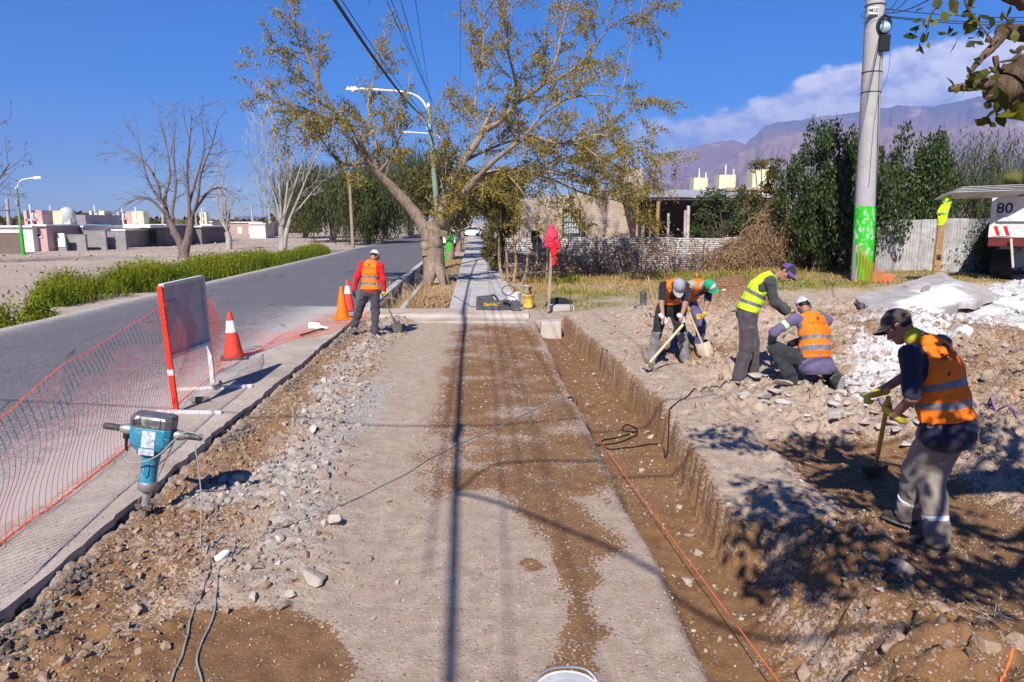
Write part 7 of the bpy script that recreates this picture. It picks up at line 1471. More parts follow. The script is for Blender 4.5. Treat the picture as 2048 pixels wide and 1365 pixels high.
# ------------------------------------------------------------------ tool case, grinder, bucket, stakes, jacket, boot at the far end
def far_tools():
    cs = mat('grey_tool_case', (.075, .08, .09), .5, .25, 9, .15, dirt=(.3, .29, .28), dirt_amt=.35); z = .135; Y = 18.15; a, b = P(953, 610, Y), P(1028, 582, Y); root = thing('tool_case', 'dusty black power tool case with a yellow logo', 'tool case', ((a.x + b.x) / 2, Y, z)); w = b.x - a.x; h_ = .36
    mb = MB(); mb.prism([(-w / 2, 0), (w / 2, 0), (w / 2, h_ * .62), (-.02, h_ * .62), (-.10, h_ * 1.0), (-w / 2, h_ * .92)], -.16, .16); Vm = np.concatenate(mb.v); mb.v = [np.stack([Vm[:, 0], Vm[:, 2], Vm[:, 1]], -1)]; mb.f = [f[::-1] for f in mb.f]; sh = mb.build('shell', cs, root, bevel=.015)
    for k in range(7): mb = MB(); mb.box((w * .28, -.165, h_ * (.08 + .12 * k)), (w * .40, .02, .016)) if k < 5 else mb.box((-w * (.46 - .04 * (k - 5)), -.163, h_ * .5), (.014, .016, h_ * .7)); mb.build('rib', cs, sh)
    text_on('DeWALT', Vector((-.08, -.166, h_ * .40)), .075, sh, mat('yellow_print', (.85, .48, .01), .5), 'logo_print')
    mb = MB(); mb.tube(smooth_path([(-.10, 0, h_ * .98), (-.05, 0, h_ * 1.06), (.02, 0, h_ * .9), (.08, 0, h_ * .66)], 5), .022, 8); mb.build('handle', BLACK, root, True)
    c = P(1026, 598, Y - .25); r2 = thing('disc_cutter', 'black disc cutter with a grey blade leaning on the tool case', 'disc cutter', (c.x, Y - .25, z))
    mb = MB(); R = Matrix.Rotation(pi / 2, 3, 'X') @ Matrix.Rotation(.2, 3, 'Y'); mb.lathe([(.0, -.004), (.14, -.002), (.14, .002), (0, .004)], 32, (.08, -.05, .14), R); mb.lathe([(.03, -.012), (.03, .012)], 12, (.08, -.05, .14), R); mb.build('blade', mat('cutting_disc', (.16, .16, .18), .4, .2, 9, metal=.5), r2, True)
    mb = MB(); mb.tube([(-.25, .05, .24), (-.1, .03, .22), (.06, .0, .16)], [.05, .055, .05], 12); mb.tube([(-.05, .03, .22), (.02, .0, .33)], .015, 8); mb.build('motor', BLACK, r2, True); mb = MB(); mb.tube([(.08 + .17 * cos(a_), -.02, .14 + .17 * sin(a_)) for a_ in np.linspace(.6, 2.9, 12)], .014, 6); mb.build('guard', STEEL, r2, True)
    mb = MB(); rng = np.random.default_rng(360); pts = [(c.x - .12 + .17 * cos(a_) * (1 - .1 * (k % 7) / 7), Y - .05 + .01 * k / 10, z + .50 + .13 * sin(a_)) for k, a_ in enumerate(np.linspace(0, 4 * pi, 30))] + [(c.x - .1, Y, z + .36), (c.x + .05, Y - .1, z + .33), (c.x + .12, Y - .2, z + .2)]; mb.tube(smooth_path(pts, 3), .010, 6); o = mb.build('coiled_cable', CABLE, None, True); tag(o, 'black cable standing in a coil on top of the tool case', 'cable')
    p = P(943, 594, 18.6); mb = MB(); mb.tube([P(908, 592, 18.9) * 1.0, Vector((p.x, p.y, .15)), Vector((c.x - .4, 18.2, .2))], .010, 5)
    o = mb.build('black_lead', CABLE, None, True); tag(o, 'short black lead lying on the footpath before the tool case', 'cable')
    Yb = 18.9; a, b = P(1044, 603, Yb), P(1068, 578, Yb); r3 = thing('paint_bucket', 'yellow and white bucket full of hand tools', 'bucket', ((a.x + b.x) / 2, Yb, .10)); rb = (b.x - a.x) / 2; hh = .36
    yl = mat('yellow_plaster_bucket', (.72, .48, .06), .5, .4, 5, .15, dirt=(.62, .58, .50), dirt_amt=.75); mb = MB(); mb.lathe([(rb * .86, 0), (rb * .98, hh), (rb * 1.06, hh), (rb * 1.06, hh * .9), (rb * .98, hh * .88)], 28, cap=False); mb.lathe([(0, .02), (rb * .85, .02)], 28, cap=False); bd = mb.build('body', yl, r3, True)
    mb = MB(); mb.tube([(rb * 1.07 * cos(a_), rb * 1.07 * sin(a_), hh * .78) for a_ in np.linspace(0, 2 * pi, 24)], .006, 5, cap=False); mb.build('band', STEEL, r3)
    for k, (dx, hx, r, m, lab) in enumerate([(-.05, .30, .02, STEEL, 'grey trowel standing in the bucket'), (.07, .24, .016, BLACK, 'black handled tool standing in the bucket')]):
        mb = MB(); mb.tube([(0, 0, 0), (dx * .6, 0, hh * .8)], r * .8, 8); mb.box((dx * .9, 0, hh * .8 + hx * .5), (r * 3.2, .012, hx), Matrix.Rotation(.25 * (-1) ** k, 3, 'Y')); mb.tube([(dx * .9 - .05, 0, hh * .8 + hx * .9), (dx * .9 + .07, 0, hh * .8 + hx * .85)], r, 6); o = mb.build('hand_tool', m); o.location = (r3.location.x, Yb, .13); tag(o, lab, 'hand tool')
    mb = MB(); q = MB(); c4 = P(1028, 585, 19.3); mb.lathe([(.17, 0), (.19, .34), (.2, .36)], 24, (c4.x, 19.3, .1)); o = mb.build('white_pail', WHITE, None, True); tag(o, 'white pail standing behind the disc cutter', 'bucket')
    # flat stones, block and rubber sheet beside the stake
    a, b = P(1098, 610, 18.2), P(1150, 596, 18.2); mb = MB(); mb.box(((a.x + b.x) / 2, 18.4, .14), (b.x - a.x, .4, .16)); o = mb.build('concrete_block', M_CONCG, bevel=.02); tag(o, 'grey concrete block with a black rubber piece behind it', 'block')
    c5 = P(1118, 593, 18.8); mb = MB(); V = [(.36 * cos(t) * (1 if sin(t) > 0 else 1.1), .03, .21 * abs(sin(t)) ** .8 if sin(t) > 0 else -.03) for t in np.linspace(0, 2 * pi, 28)[:-1]]; n = len(V); mb.add([(x, y - .02, z) for x, y, z in V] + [(x, y + .05, z) for x, y, z in V], [tuple(range(n)), tuple(range(n, 2 * n))[::-1]] + [(i, n + i, n + (i + 1) % n, (i + 1) % n) for i in range(n)]); o = mb.build('rubber_flap', mat('black_rubber', (.02, .02, .024), .7)); o.location = (c5.x, 18.75, .17); tag(o, 'black rubber flap leaning on the concrete block', 'rubber')
    a, b = P(1141, 614, 17.9), P(1140, 577, 17.9); mb = MB(); mb.tube([a - Vector((0, 0, .1)), b], .014, 6); o = mb.build('rusty_stake', IRON); tag(o, 'short rusty iron stake beside the concrete block', 'stake')
    # stake with the jacket
    Y5 = 17.9; a, b = P(1097, 611, Y5), P(1105, 455, Y5); mb = MB(); mb.beam(a - Vector((0, 0, .15)), b, .075, .045, (0, -1, 0)); o = mb.build('wooden_post', WOOD, bevel=.006); tag(o, 'upright wooden stake with the pink jacket over it', 'post')
    def cloth(pts, rad, m, name, label, cat, seed, seg=.018, sq=.55):
        prims = [(Vector(p), Vector(q), r0, r1) for p, q, r0, r1 in pts]; o = sdf_object(name, [('cone', *pr) for pr in prims], m, .017, k=.05, wrinkle=.028, seed=seed); tag(o, label, cat); return o
    pk = mat('pink_red_fabric', (.62, .045, .09), .8, .2, 6, .4); rd = mat('red_fabric', (.75, .012, .02), .8, .12)
    def J(u, v, o=0): return P(u, v, Y5 - .02 + o)
    cloth([(J(1103, 455), J(1104, 470), .07, .10), (J(1104, 468), J(1096, 490), .12, .085), (J(1104, 468), J(1112, 488), .12, .09), (J(1096, 486), J(1091, 480), .06, .05), (J(1112, 488), J(1116, 496), .09, .06), (J(1102, 475, -.08), J(1103, 494, -.08), .10, .07)], 0, pk, 'pink_jacket', 'pinkish red jacket bundled over the top of the wooden stake', 'jacket', 370)
    cloth([(J(1106, 486, -.06), J(1108, 505, -.09), .09, .07), (J(1108, 505, -.09), J(1108, 528, -.09), .06, .04), (J(1112, 492, -.05), J(1118, 497, -.05), .05, .03)], 0, rd, 'red_cloth', 'bright red cloth hanging below the pink jacket', 'cloth', 371)
    # rubber boot
    Y6 = 17.6; a, b = P(1284, 605, Y6), P(1286, 570, Y6); bz = gz(a.x, Y6); hb = .46; bt = mat('dusty_rubber_boot', (.07, .08, .085), .6, .35, 9, .3, dirt=(.33, .29, .25), dirt_amt=.5); bx = b.x
    o = sdf_object('rubber_boot', [('cone', Vector((bx + .02, Y6, bz + .10)), Vector((bx + .02, Y6, bz + hb - .07)), .068, .085), ('cone', Vector((bx + .02, Y6, bz + .07)), Vector((bx - .17, Y6 - .03, bz + .045)), .066, .05)], bt, .012, k=.05, cut=[('below', bz + .008), ('above', bz + hb)], seed=4); tag(o, 'single black rubber boot standing on the bare ground', 'boot')
    a, b = P(1316, 646, 14.6), P(1296, 552, 15.0); mb = MB(); a.z = gz(a.x, a.y); mb.tube([a, a.lerp(b, .5) + Vector((.01, 0, 0)), b], .018, 8); o = mb.build('long_stick', WOODO, None, True); tag(o, 'long thin wooden handle standing behind the man with the pick', 'stick')
far_tools()

# ------------------------------------------------------------------ tree leaning over from beside the camera
def over_tree():
    root = thing('overhanging_tree', 'pruned tree reaching knobbly branches and a few leaves into the frame', 'tree', (4.6, 1.4, 0)); T = Tree(380); Y = 3.0; y = lambda u, v, o=0: P(u, v, Y + o); rng = T.rng; dk = bark('knobbly_bark', (.10, .065, .042), (.235, .165, .115), 14)
    T.limb([(4.6, 1.4, -.2), (4.55, 1.5, 1.2), (4.3, 1.9, 2.4), (3.6, 2.6, 3.0), tuple(y(2150, 120))], .22, .13, 14, .05)
    T.limb([y(2180, 118), y(2090, 150), y(2040, 165), y(2010, 178), y(1985, 176)], .13, .05, 12, .09); T.limb([y(2020, 172), y(1990, 165), y(1960, 170), y(1930, 174), y(1899, 178)], .035, .011, 8, .08); T.limb([y(2030, 190), y(2020, 205), y(2005, 218)], .045, .012, 7, .1)
    T.limb([y(2150, 75, .1), y(2060, 68, .1), y(2018, 63, .05), y(2004, 60)], .04, .024, 10, .08); T.limb([y(2008, 60), y(1998, 78), y(1982, 98), y(1958, 122), y(1945, 140), y(1934, 156)], .027, .005, 8, .08); T.limb([y(1998, 82), y(1985, 82), y(1972, 80)], .016, .009, 6, .1); T.limb([y(2026, 52, .05), y(2014, 38, .05), y(2003, 25, .05)], .006, .005, 5)
    T.limb([y(2180, -30, .2), y(2080, 2, .2), y(2030, -10, .2), y(1980, -40, .2)], .06, .03, 10, .06)
    for a, b, c in [((1990, 112), (1996, 140), (2010, 158)), ((2040, 110), (2025, 120), (2001, 124)), ((2050, 130), (2032, 138), (2018, 150)), ((2045, 95), (2030, 105), (2020, 100)), ((2000, 150), (1985, 138), (1978, 135)), ((2044, 205), (2025, 215), (2018, 228)), ((2030, 140), (2016, 132), (2006, 130)), ((2040, 152), (2052, 128), (2060, 108)), ((1996, 200), (1992, 215), (1994, 230))]:
        T.limb([y(*a), y(*b), y(*c)], .012, .004, 6, .1)
    for px in [[(1884, -20), (1876, 8), (1862, 30), (1856, 52), (1852, 66)], [(1936, -20), (1930, 5), (1945, 30), (1958, 48), (1972, 66), (1984, 80)], [(1908, -20), (1911, 10), (1914, 32)]]: T.limb([y(u, v, -.1) for u, v in px], .0045, .0028, 5)
    pos = []; dirs = []; size = []
    for u, v, n, sp, s_ in [(1880, 10, 2, .02, .07), (1856, 38, 3, .015, .03), (1858, 50, 3, .015, .03), (1846, 68, 9, .03, .045), (1858, 74, 2, .02, .09), (1945, 12, 12, .05, .05), (1935, 25, 9, .04, .05), (1952, 55, 8, .035, .045), (1968, 50, 8, .04, .05), (1945, 58, 5, .03, .045), (1966, 72, 3, .02, .04), (1985, 150, 3, .03, .07), (1990, 160, 2, .02, .08), (1952, 158, 7, .03, .045), (1940, 168, 5, .02, .045), (1994, 198, 5, .03, .07), (2006, 228, 2, .02, .11), (1980, 234, 5, .02, .045), (1987, 198, 3, .02, .06)]:
        for k in range(n): pos.append(np.array(y(u, v, -.05)) + rng.normal(size=3) * sp); size.append(s_ * rng.uniform(.8, 1.2))
    # unseen upper boughs whose shade falls on the works
    spots = [(1415, 870), (1455, 885), (1500, 895), (1545, 900), (1590, 905), (1640, 895), (1690, 885), (1480, 862), (1720, 915), (1760, 940), (1690, 950), (1610, 880), (1510, 985), (1545, 1000), (1575, 985), (1520, 1015), (1600, 1020), (1660, 1000), (1700, 1010), (1500, 1075), (1530, 1100), (1560, 1125), (1595, 1070), (1635, 1090), (1600, 1150), (1680, 1120), (1540, 1160), (1700, 1075), (1660, 1160), (1740, 1090), (1790, 1120), (1830, 1010), (1860, 940), (1800, 1165), (1850, 1150), (1900, 1120), (1950, 1140), (1930, 880), (1960, 860), (1990, 890), (2020, 920), (2030, 860), (2060, 900), (1970, 930), (1985, 1160), (1880, 1180), (2050, 1180), (1575, 1050), (2010, 1080), (1930, 1060), (1760, 1010), (1780, 980), (2020, 1150), (1890, 1020), (1840, 1080), (1950, 1190)]
    boughs = {}
    for k, (u, v) in enumerate(spots):
        hgt = 3.75 + .35 * vnoise2(np.array([k * 1.7]), np.array([0.]), 3)[0]; g = on(u, v); c = np.array((g.x + LDIR.x / LDIR.z * hgt * 1.0, g.y + LDIR.y / LDIR.z * hgt, g.z + hgt)); c = np.array((g.x - LDIR.x / -LDIR.z * hgt, g.y - LDIR.y / -LDIR.z * hgt, g.z + hgt)); n = 60
        for j in range(n): pos.append(c + rng.normal(size=3) * .10); size.append(.10 * rng.uniform(.7, 1.2))
        boughs.setdefault(0 if v < 960 else (1 if v < 1110 else 2), []).append(c)
    st = Vector((4.0, 2.2, 2.9))
    for k, cs in boughs.items():
        cs = sorted(cs, key=lambda q: -q[0]); m = [Vector(q) + Vector((0, 0, -.03)) for q in cs[::3]]
        T.limb([st, st.lerp(m[0], .5) + Vector((0, 0, .25))] + m, .055, .010, 7, .05)
        for q in cs: T.limb([min(m, key=lambda w: (w - Vector(q)).length), Vector(q) + Vector((0, 0, .01)), Vector(q) + Vector((-.06, .02, .02))], .012, .004, 4, .05)
    T.mb.build('trunk', dk, root, True, world=True); pos = np.array(pos); V, Fq, r = leaves_geo(pos, np.array(size), rng, .35, .62); Mi = np.array(full_mat(root).inverted()); V = V @ Mi[:3, :3].T + Mi[:3, 3]
    A, B_, C_, D_ = V[0::4], V[1::4], V[2::4], V[3::4]; M_ = (B_ + D_) / 2; V = np.stack([A, A * .3 + M_ * .0 + B_ * .95 - A * .25, B_ * .55 + C_ * .45 + (B_ - M_) * .18, C_, D_ * .55 + C_ * .45 + (D_ - M_) * .18, A * .05 + D_ * .95], 1).reshape(-1, 3); Fq = np.arange(len(V)).reshape(-1, 6); r = np.repeat(r[::4], 6)
    link('crown', raw_mesh('crown', V, Fq, [leaf_mat('heart_leaf', [(.02, .035, .008), (.05, .06, .012), (.12, .13, .015), (.22, .20, .02)], .35)], None, False, {'rnd': r}), root)
over_tree()
# ------------------------------------------------------------------ the road crew
def cloth_mat(name, c, var=.18, dirt=(.33, .26, .2), amt=.35, rough=.85):
    if name in _MC: return _MC[name]
    t = NT(name); v = t.coord('Object'); n_ = t.noise(v, 7, 6, .6); nf = t.noise(v, 60, 3, .6); ng = t.noise(v, 300, 2, .5)
    cc = t.mix(t.rng(n_, .3, .7), tuple(q * (1 - var) for q in c), tuple(min(1, q * (1 + var * .5)) for q in c)); cc = t.mix(t.rng(t.noise(v, 11, 8, .7), .54, .76, 0, amt), cc, dirt)
    t.set(cc, rough, t.bump(t.math('ADD', nf, t.math('MULTIPLY', ng, .4)), .35, .004), spec=.15); t.b.inputs['Sheen Weight'].default_value = .15; _MC[name] = t.m; return t.m
def vest_mat(name, c, stripe=(.17, .17, .185)):
    t = NT(name); v = t.coord('Object'); s_ = t.attr('up'); n_ = t.noise(v, 6, 6, .6); nf = t.noise(v, 45, 4, .6)
    cc = t.mix(t.rng(n_, .3, .7), tuple(q * .86 for q in c), c); b1 = t.math('MULTIPLY', t.math('GREATER_THAN', s_, .155), t.math('LESS_THAN', s_, .245)); b2 = t.math('MULTIPLY', t.math('GREATER_THAN', s_, .385), t.math('LESS_THAN', s_, .475)); b = t.math('ADD', b1, b2)
    cc = t.mix(b, cc, t.mix(t.rng(nf, .3, .7), tuple(q * .85 for q in stripe), tuple(q * 1.15 for q in stripe))); cc = t.mix(t.rng(t.noise(v, 9, 8, .7), .55, .75, 0, .30), cc, (.30, .17, .09)); t.set(cc, t.rng(b, 0, 1, .75, .4), t.bump(t.math('ADD', nf, t.noise(v, 14, 5, .65, 1.5)), .5, .012), spec=.3); return t.m
SKIN = mat('tanned_skin', (.36, .185, .12), .55, .1, 20, .1, 90, .001, col2=(.29, .14, .09)); HAIRM = mat('black_hair', (.012, .010, .009), .6, .3, 40, .5, 160, .003)
V_OR = vest_mat('orange_vest', (.93, .185, .006)); V_LI = vest_mat('lime_vest', (.56, .80, .02)); PRINT = mat('black_print', (.07, .025, .015), .7, .1)
def Rm(rx=0, ry=0, rz=0): return Matrix.Rotation(radians(rz), 3, 'Z') @ Matrix.Rotation(radians(ry), 3, 'Y') @ Matrix.Rotation(radians(rx), 3, 'X')
def ik(a, t, l1, l2, pole):
    d = t - a; L = d.length
    if L > (l1 + l2) * .995: t = a + d * ((l1 + l2) * .995 / L); d = t - a; L = d.length
    x = (l1 * l1 - l2 * l2 + L * L) / (2 * L); y = sqrt(max(0, l1 * l1 - x * x)); n = d / L; p = Vector(pole); p = p - n * p.dot(n); p.normalize(); return a + n * x + p * y, t
def glove(root, W, D, N, side, m, curl=(55, 75, 45), thumb=40, name='glove', cuff=True):
    """a gloved hand: wrist W, fingers along D, palm facing N, thumb on the side given by side"""
    D = Vector(D).normalized(); N = Vector(N); N = (N - D * N.dot(D)).normalized(); T = D.cross(N).normalized() * side; pr = []
    fo = [(.030, .082, (.046, .028, .022), .0105), (.010, .090, (.050, .031, .024), .0105), (-.011, .086, (.046, .029, .023), .0102), (-.030, .076, (.037, .023, .020), .0092)]
    for off, kn, ls, r in fo:
        b = W + D * .012 + T * off * .7; k = W + D * kn + T * off; pr.append(('cone', b, k, .017, .0135, .018)); q = k; a = 0
        for i, L in enumerate(ls):
            a += radians(curl[i]); d = D * cos(a) + N * sin(a) + T * off * .6 * (1 if i == 0 else .2); d.normalize(); e = q + d * L; pr.append(('cone', q, e, r * (1.08 - .1 * i), r * (1 - .1 * i), .006)); q = e
    b = W + D * .022 + T * .026; c = b + (D * .55 + T * .72 + N * .42).normalized() * .042; pr.append(('cone', b, c, .017, .0135, .016)); a = radians(thumb); d2 = (D * .8 + T * .25 * cos(a) + N * sin(a)).normalized(); e = c + d2 * .032; pr.append(('cone', c, e, .0125, .0115, .006)); pr.append(('cone', e, e + (d2 * .8 + N * .5 - T * .2).normalized() * .026, .0115, .0095, .006))
    if cuff: pr.append(('cone', W - D * .055, W + D * .02, .037, .029, .02))
    return sdf_object(name, pr, m, .0064, .012, .0, parent=root)
def person(label, loc, yaw, pose, fit):
    root = thing('person', label, 'person', tuple(loc), radians(yaw)); V3 = Vector; Rw = Matrix.Rotation(radians(yaw), 3, 'Z'); Lw = Vector(loc)
    def local(w): return Rw.transposed() @ (Vector(w) - Lw)
    sc = pose.get('scale', 1.0); lean, bend = pose.get('lean', 8), pose.get('bend', 8); py, tw, sd = pose.get('pyaw', 0), pose.get('twist', 0), pose.get('side', 0)
    R0 = Rm(0, 0, py) @ Rm(-lean * .55, sd * .6, 0); R1 = Rm(0, 0, py + tw * .5) @ Rm(-lean, sd, 0); R2 = Rm(0, 0, py + tw) @ Rm(-lean - bend, sd, 0)
    S0 = V3(pose['pelvis']); U = lambda R: R @ V3((0, 0, 1)); S1 = S0 + U(R0) * .17 * sc; S2 = S1 + U(R1) * .19 * sc; S3 = S2 + U(R2) * .20 * sc
    hp = pose.get('head', (15, 0)); Rh = R2 @ Rm(0, 0, hp[1]) @ Rm(-hp[0], pose.get('tilt', 0), 0); H = S3 + U(R2) * .075 * sc + R2 @ V3((0, .02, 0)) + Rh @ V3((0, .03, .115 * sc))
    sw = .178 * sc * fit.get('wide', 1); sh = {s_: S3 + R2 @ V3((s_ * sw, 0, -.045)) for s_ in (-1, 1)}; hip = {s_: S0 + R0 @ V3((s_ * .092, 0, -.02)) for s_ in (-1, 1)}
    J = {}; 
    for s_, nm in ((-1, 'L'), (1, 'R')):
        g = pose['hand' + nm]; pole = pose.get('elbow' + nm, (s_ * .5, -1, -.4)); tgt = V3(g['w']); e, t = ik(sh[s_], tgt, .285 * sc, .255 * sc, pole); J['el' + nm], J['wr' + nm] = e, t
        f = pose['foot' + nm]; a = V3(f['at']); a3 = Lw + Rw @ V3((a[0], a[1], 0)); z = gz(a3.x, a3.y) - Lw.z if not f.get('free') else 0; an = V3((a[0], a[1], z + a[2])); kn, an = ik(hip[s_], an, .43 * sc, .415 * sc, f.get('knee', (s_ * .15, 1, .2))); J['kn' + nm], J['an' + nm] = kn, an
    RR = lambda R: np.array(R)
    inf = lambda o: [('ell', S0 + R0 @ V3((0, -.01, -.01)), RR(R0), (.158 * fit.get('wide', 1) + o, .118 + o + fit.get('belly', 0) * .4, .13 + o)), ('ell', S1 + R1 @ V3((0, fit.get('belly', 0) * .5, 0)), RR(R1), (.142 * fit.get('wide', 1) + o, .108 + o + fit.get('belly', 0), .17 + o)), ('ell', S2 + R2 @ V3((0, 0, .02)), RR(R2), (.160 * fit.get('wide', 1) + o, .118 + o, .19 + o)), ('cone', S3 + R2 @ V3((0, -.01, -.07)), S3 + R2 @ V3((0, -.01, -.02)), .085 + o, .07 + o)]
    arm = lambda s_, nm, o, t=1.0, u=1.0: [('cone', S3 + R2 @ V3((s_ * .05, -.005, -.055)), sh[s_], .062 + o, .058 + o), ('cone', sh[s_], sh[s_].lerp(J['el' + nm], u), .056 + o, .046 + o * 1.15)] + ([('cone', J['el' + nm], J['el' + nm].lerp(J['wr' + nm], t), .045 + o, .034 + o)] if u >= 1 else [])
    leg = lambda s_, nm, o, t=.95, low=1.0: [('cone', hip[s_] + V3((0, 0, 0)), J['kn' + nm], .092 + o, .062 + o), ('cone', J['kn' + nm], J['kn' + nm].lerp(J['an' + nm], .35), .060 + o, .056 + o), ('cone', J['kn' + nm].lerp(J['an' + nm], .35), J['kn' + nm].lerp(J['an' + nm], t), .056 + o, .042 + o * low)]
    hq = lambda x, y, z: H + Rh @ V3((x, y, z))
    # body: one continuous surface from crown to ankles
    bp = inf(-.02) + [q for s_, nm in ((-1, 'L'), (1, 'R')) for q in arm(s_, nm, -.006) + leg(s_, nm, -.014)]
    for s_, nm in ((-1, 'L'), (1, 'R')):
        d = (J['wr' + nm] - J['el' + nm]).normalized(); bp.append(('cone', J['wr' + nm] - d * .01, J['wr' + nm] + d * .05, .024, .020)); bp.append(('cone', J['an' + nm], J['an' + nm] + V3((0, 0, -.03)), .035, .03))
    bp += [('cone', S3 - U(R2) * .03, H + Rh @ V3((0, -.02, -.05)), .058, .052, .03), ('ell', hq(0, -.008, .025), RR(Rh), (.074, .094, .098), .02), ('ell', hq(0, .022, -.045), RR(Rh), (.057, .070, .066), .03), ('cone', hq(0, .082, -.078), hq(0, .07, -.09), .022, .024, .03), ('cone', hq(0, .088, .012), hq(0, .108, -.022), .010, .017, .014), ('cone', hq(-.035, .082, .026), hq(.035, .082, .026), .013, .013, .02), ('cone', hq(-.024, .084, -.052), hq(.024, .084, -.052), .011, .011, .012), ('cone', hq(-.045, .062, -.01), hq(-.05, .05, -.02), .022, .02, .02), ('cone', hq(.045, .062, -.01), hq(.05, .05, -.02), .022, .02, .02)]
    for s_ in (-1, 1): bp.append(('ell', hq(s_ * .076, -.012, -.008), RR(Rh @ Rm(0, 0, s_ * 20)), (.010, .020, .030), .008))
    sdf_object('body', bp, SKIN, .0115, .035, parent=root, sub=[('cone', hq(-.032, .098, .008), hq(-.030, .098, .008), .013, .013), ('cone', hq(.032, .098, .008), hq(.030, .098, .008), .013, .013)])
    for s_ in (-1, 1):
        mb = MB(); V, Fq = ICO2; o = link('eye', raw_mesh('eye', V * .011 + np.array(hq(s_ * .031, .079, .008)), Fq, [mat('dark_eye', (.02, .015, .012), .2)], None, True), root)
    mb = MB(); mb.tube([hq(-.026, .093, -.055), hq(0, .099, -.058 - (.006 if fit.get('smile') else 0)), hq(.026, .093, -.055)], .0055 if not fit.get('smile') else .009, 6); o = mb.build('mouth', mat('lip', (.20, .07, .06), .5), root, True)
    if fit.get('smile'): mb = MB(); mb.tube([hq(-.018, .100, -.052), hq(0, .106, -.053), hq(.018, .100, -.052)], .0045, 6); mb.build('teeth', WHITE, o, True)
    sdf_object('hair', [('ell', hq(0, -.012, .022), RR(Rh), (.0765, .0940, .0985))], HAIRM, .011, .01, .004, 3, cut=[('p', tuple(hq(0, .035, 0)), tuple(Rh @ V3((0, 1, -.55)))), ('p', tuple(hq(0, 0, -.045)), tuple(Rh @ V3((0, 0, -1))))], parent=root)
    # shirt, trousers
    su, st = fit.get('sleeve', (1.0, 1.0)); o = .013
    hem = S0 + U(R0) * fit.get('hem', -.03)
    sp = inf(o + .004) + [q for s_, nm in ((-1, 'L'), (1, 'R')) for q in arm(s_, nm, o, st, su)] + [('cone', S3, S3 + U(R2) * .035, .066, .058)]
    if fit.get('hem', 0) < -.1: sp.append(('ell', S0 + R0 @ V3((0, -.01, -.07)), RR(R0), (.192 * fit.get('wide', 1), .158 + fit.get('belly', 0) * .4, .15)))
    shirt = sdf_object('shirt', sp, fit['shirt'], .0128, .04, .010, 5, cut=[('p', tuple(hem), tuple(-U(R0)))] if lean < 60 else (), parent=root, mi=fit.get('shirt_mi') and (lambda C: fit['shirt_mi'](C, dict(sh=sh, S3=S3, R2=R2, J=J))))
    tp = [('ell', S0 + R0 @ V3((0, -.015, -.02)), RR(R0), (.168 * fit.get('wide', 1), .132, .13))] + [q for s_, nm in ((-1, 'L'), (1, 'R')) for q in leg(s_, nm, fit.get('loose', .018), .99, 1.25)]
    for s_, nm in ((-1, 'L'), (1, 'R')): tp.append(('cone', J['an' + nm] + (J['kn' + nm] - J['an' + nm]).normalized() * .03, J['an' + nm] + (J['kn' + nm] - J['an' + nm]).normalized() * .07, .060 + fit.get('loose', .018) * .4, .064 + fit.get('loose', .018) * .3))
    sdf_object('trousers', tp, fit['trousers'], .0128, .04, .013, 9, parent=root, mi=fit.get('trouser_mi') and (lambda C: fit['trouser_mi'](C, J)), wf=(11, 27))
    if fit.get('leg_band'):
        for nm in fit['leg_band']: k, a = J['kn' + nm], J['an' + nm]; mb = MB(); q = [k.lerp(a, t) for t in (.60, .615, .685, .70)]; r = .0565 + fit.get('loose', .018); mb.tube(q, [r - .012, r + .004, r + .001, r - .014], 24); mb.build('reflective_band', WHITE, root, True)
    # shoes
    for s_, nm in ((-1, 'L'), (1, 'R')):
        f = pose['foot' + nm]; an = J['an' + nm]; Rf = Rm(0, 0, f.get('yaw', 0)) @ Rm(f.get('pitch', 0), f.get('roll', 0), 0); q = lambda x, y, z: an + Rf @ V3((x, y, z)); bot = q(0, 0, -.083)
        shoe = sdf_object('shoe', [('cone', q(0, -.045, -.045), q(0, .06, -.052), .043, .043), ('cone', q(0, .06, -.055), q(s_ * .004, .155, -.062), .046, .036), ('cone', q(0, -.02, .0), q(0, -.012, .035), .046, .047)], fit['shoe'], .011, .035, .004, 2, cut=[('p', tuple(q(0, 0, -.072)), tuple(Rf @ V3((0, 0, -1))))], parent=root)
        ol = [(.043 * cos(t) * (1.08 if sin(t) > 0 else .92), .055 + (.145 if sin(t) > 0 else .148) * sin(t)) for t in np.linspace(0, 2 * pi, 25)[:-1]]; n = len(ol); mb = MB()
        for z0, z1, e in ((-.090, -.068, 1.03),): Vv = [q(x * e, y * e, z0) for x, y in ol] + [q(x * e, y * e, z1) for x, y in ol]; mb.add(Vv, [tuple(range(n))[::-1], tuple(range(n, 2 * n))] + [(i, (i + 1) % n, n + (i + 1) % n, n + i) for i in range(n)])
        for k in range(9): y = -.07 + .03 * k; mb.beam(q(-.034, y, -.092), q(.034, y, -.092), .012, .008, tuple(Rf @ V3((0, 0, 1))))
        mb.build('sole', fit.get('sole', mat('worn_sole', (.17, .16, .15), .8, .2, 20, .3)), shoe)
    # gloves
    for s_, nm in ((-1, 'L'), (1, 'R')):
        g = pose['hand' + nm]; d = (J['wr' + nm] - J['el' + nm]).normalized(); D = V3(g['d']).normalized() if 'd' in g else d; N = V3(g['n']) if 'n' in g else V3((-s_, 0, 0)); glove(root, J['wr' + nm], D, N, -s_ if (N.cross(D)).length and False else g.get('thumb', 1 if s_ < 0 else -1), fit['glove' + nm], g.get('curl', (62, 82, 45)))
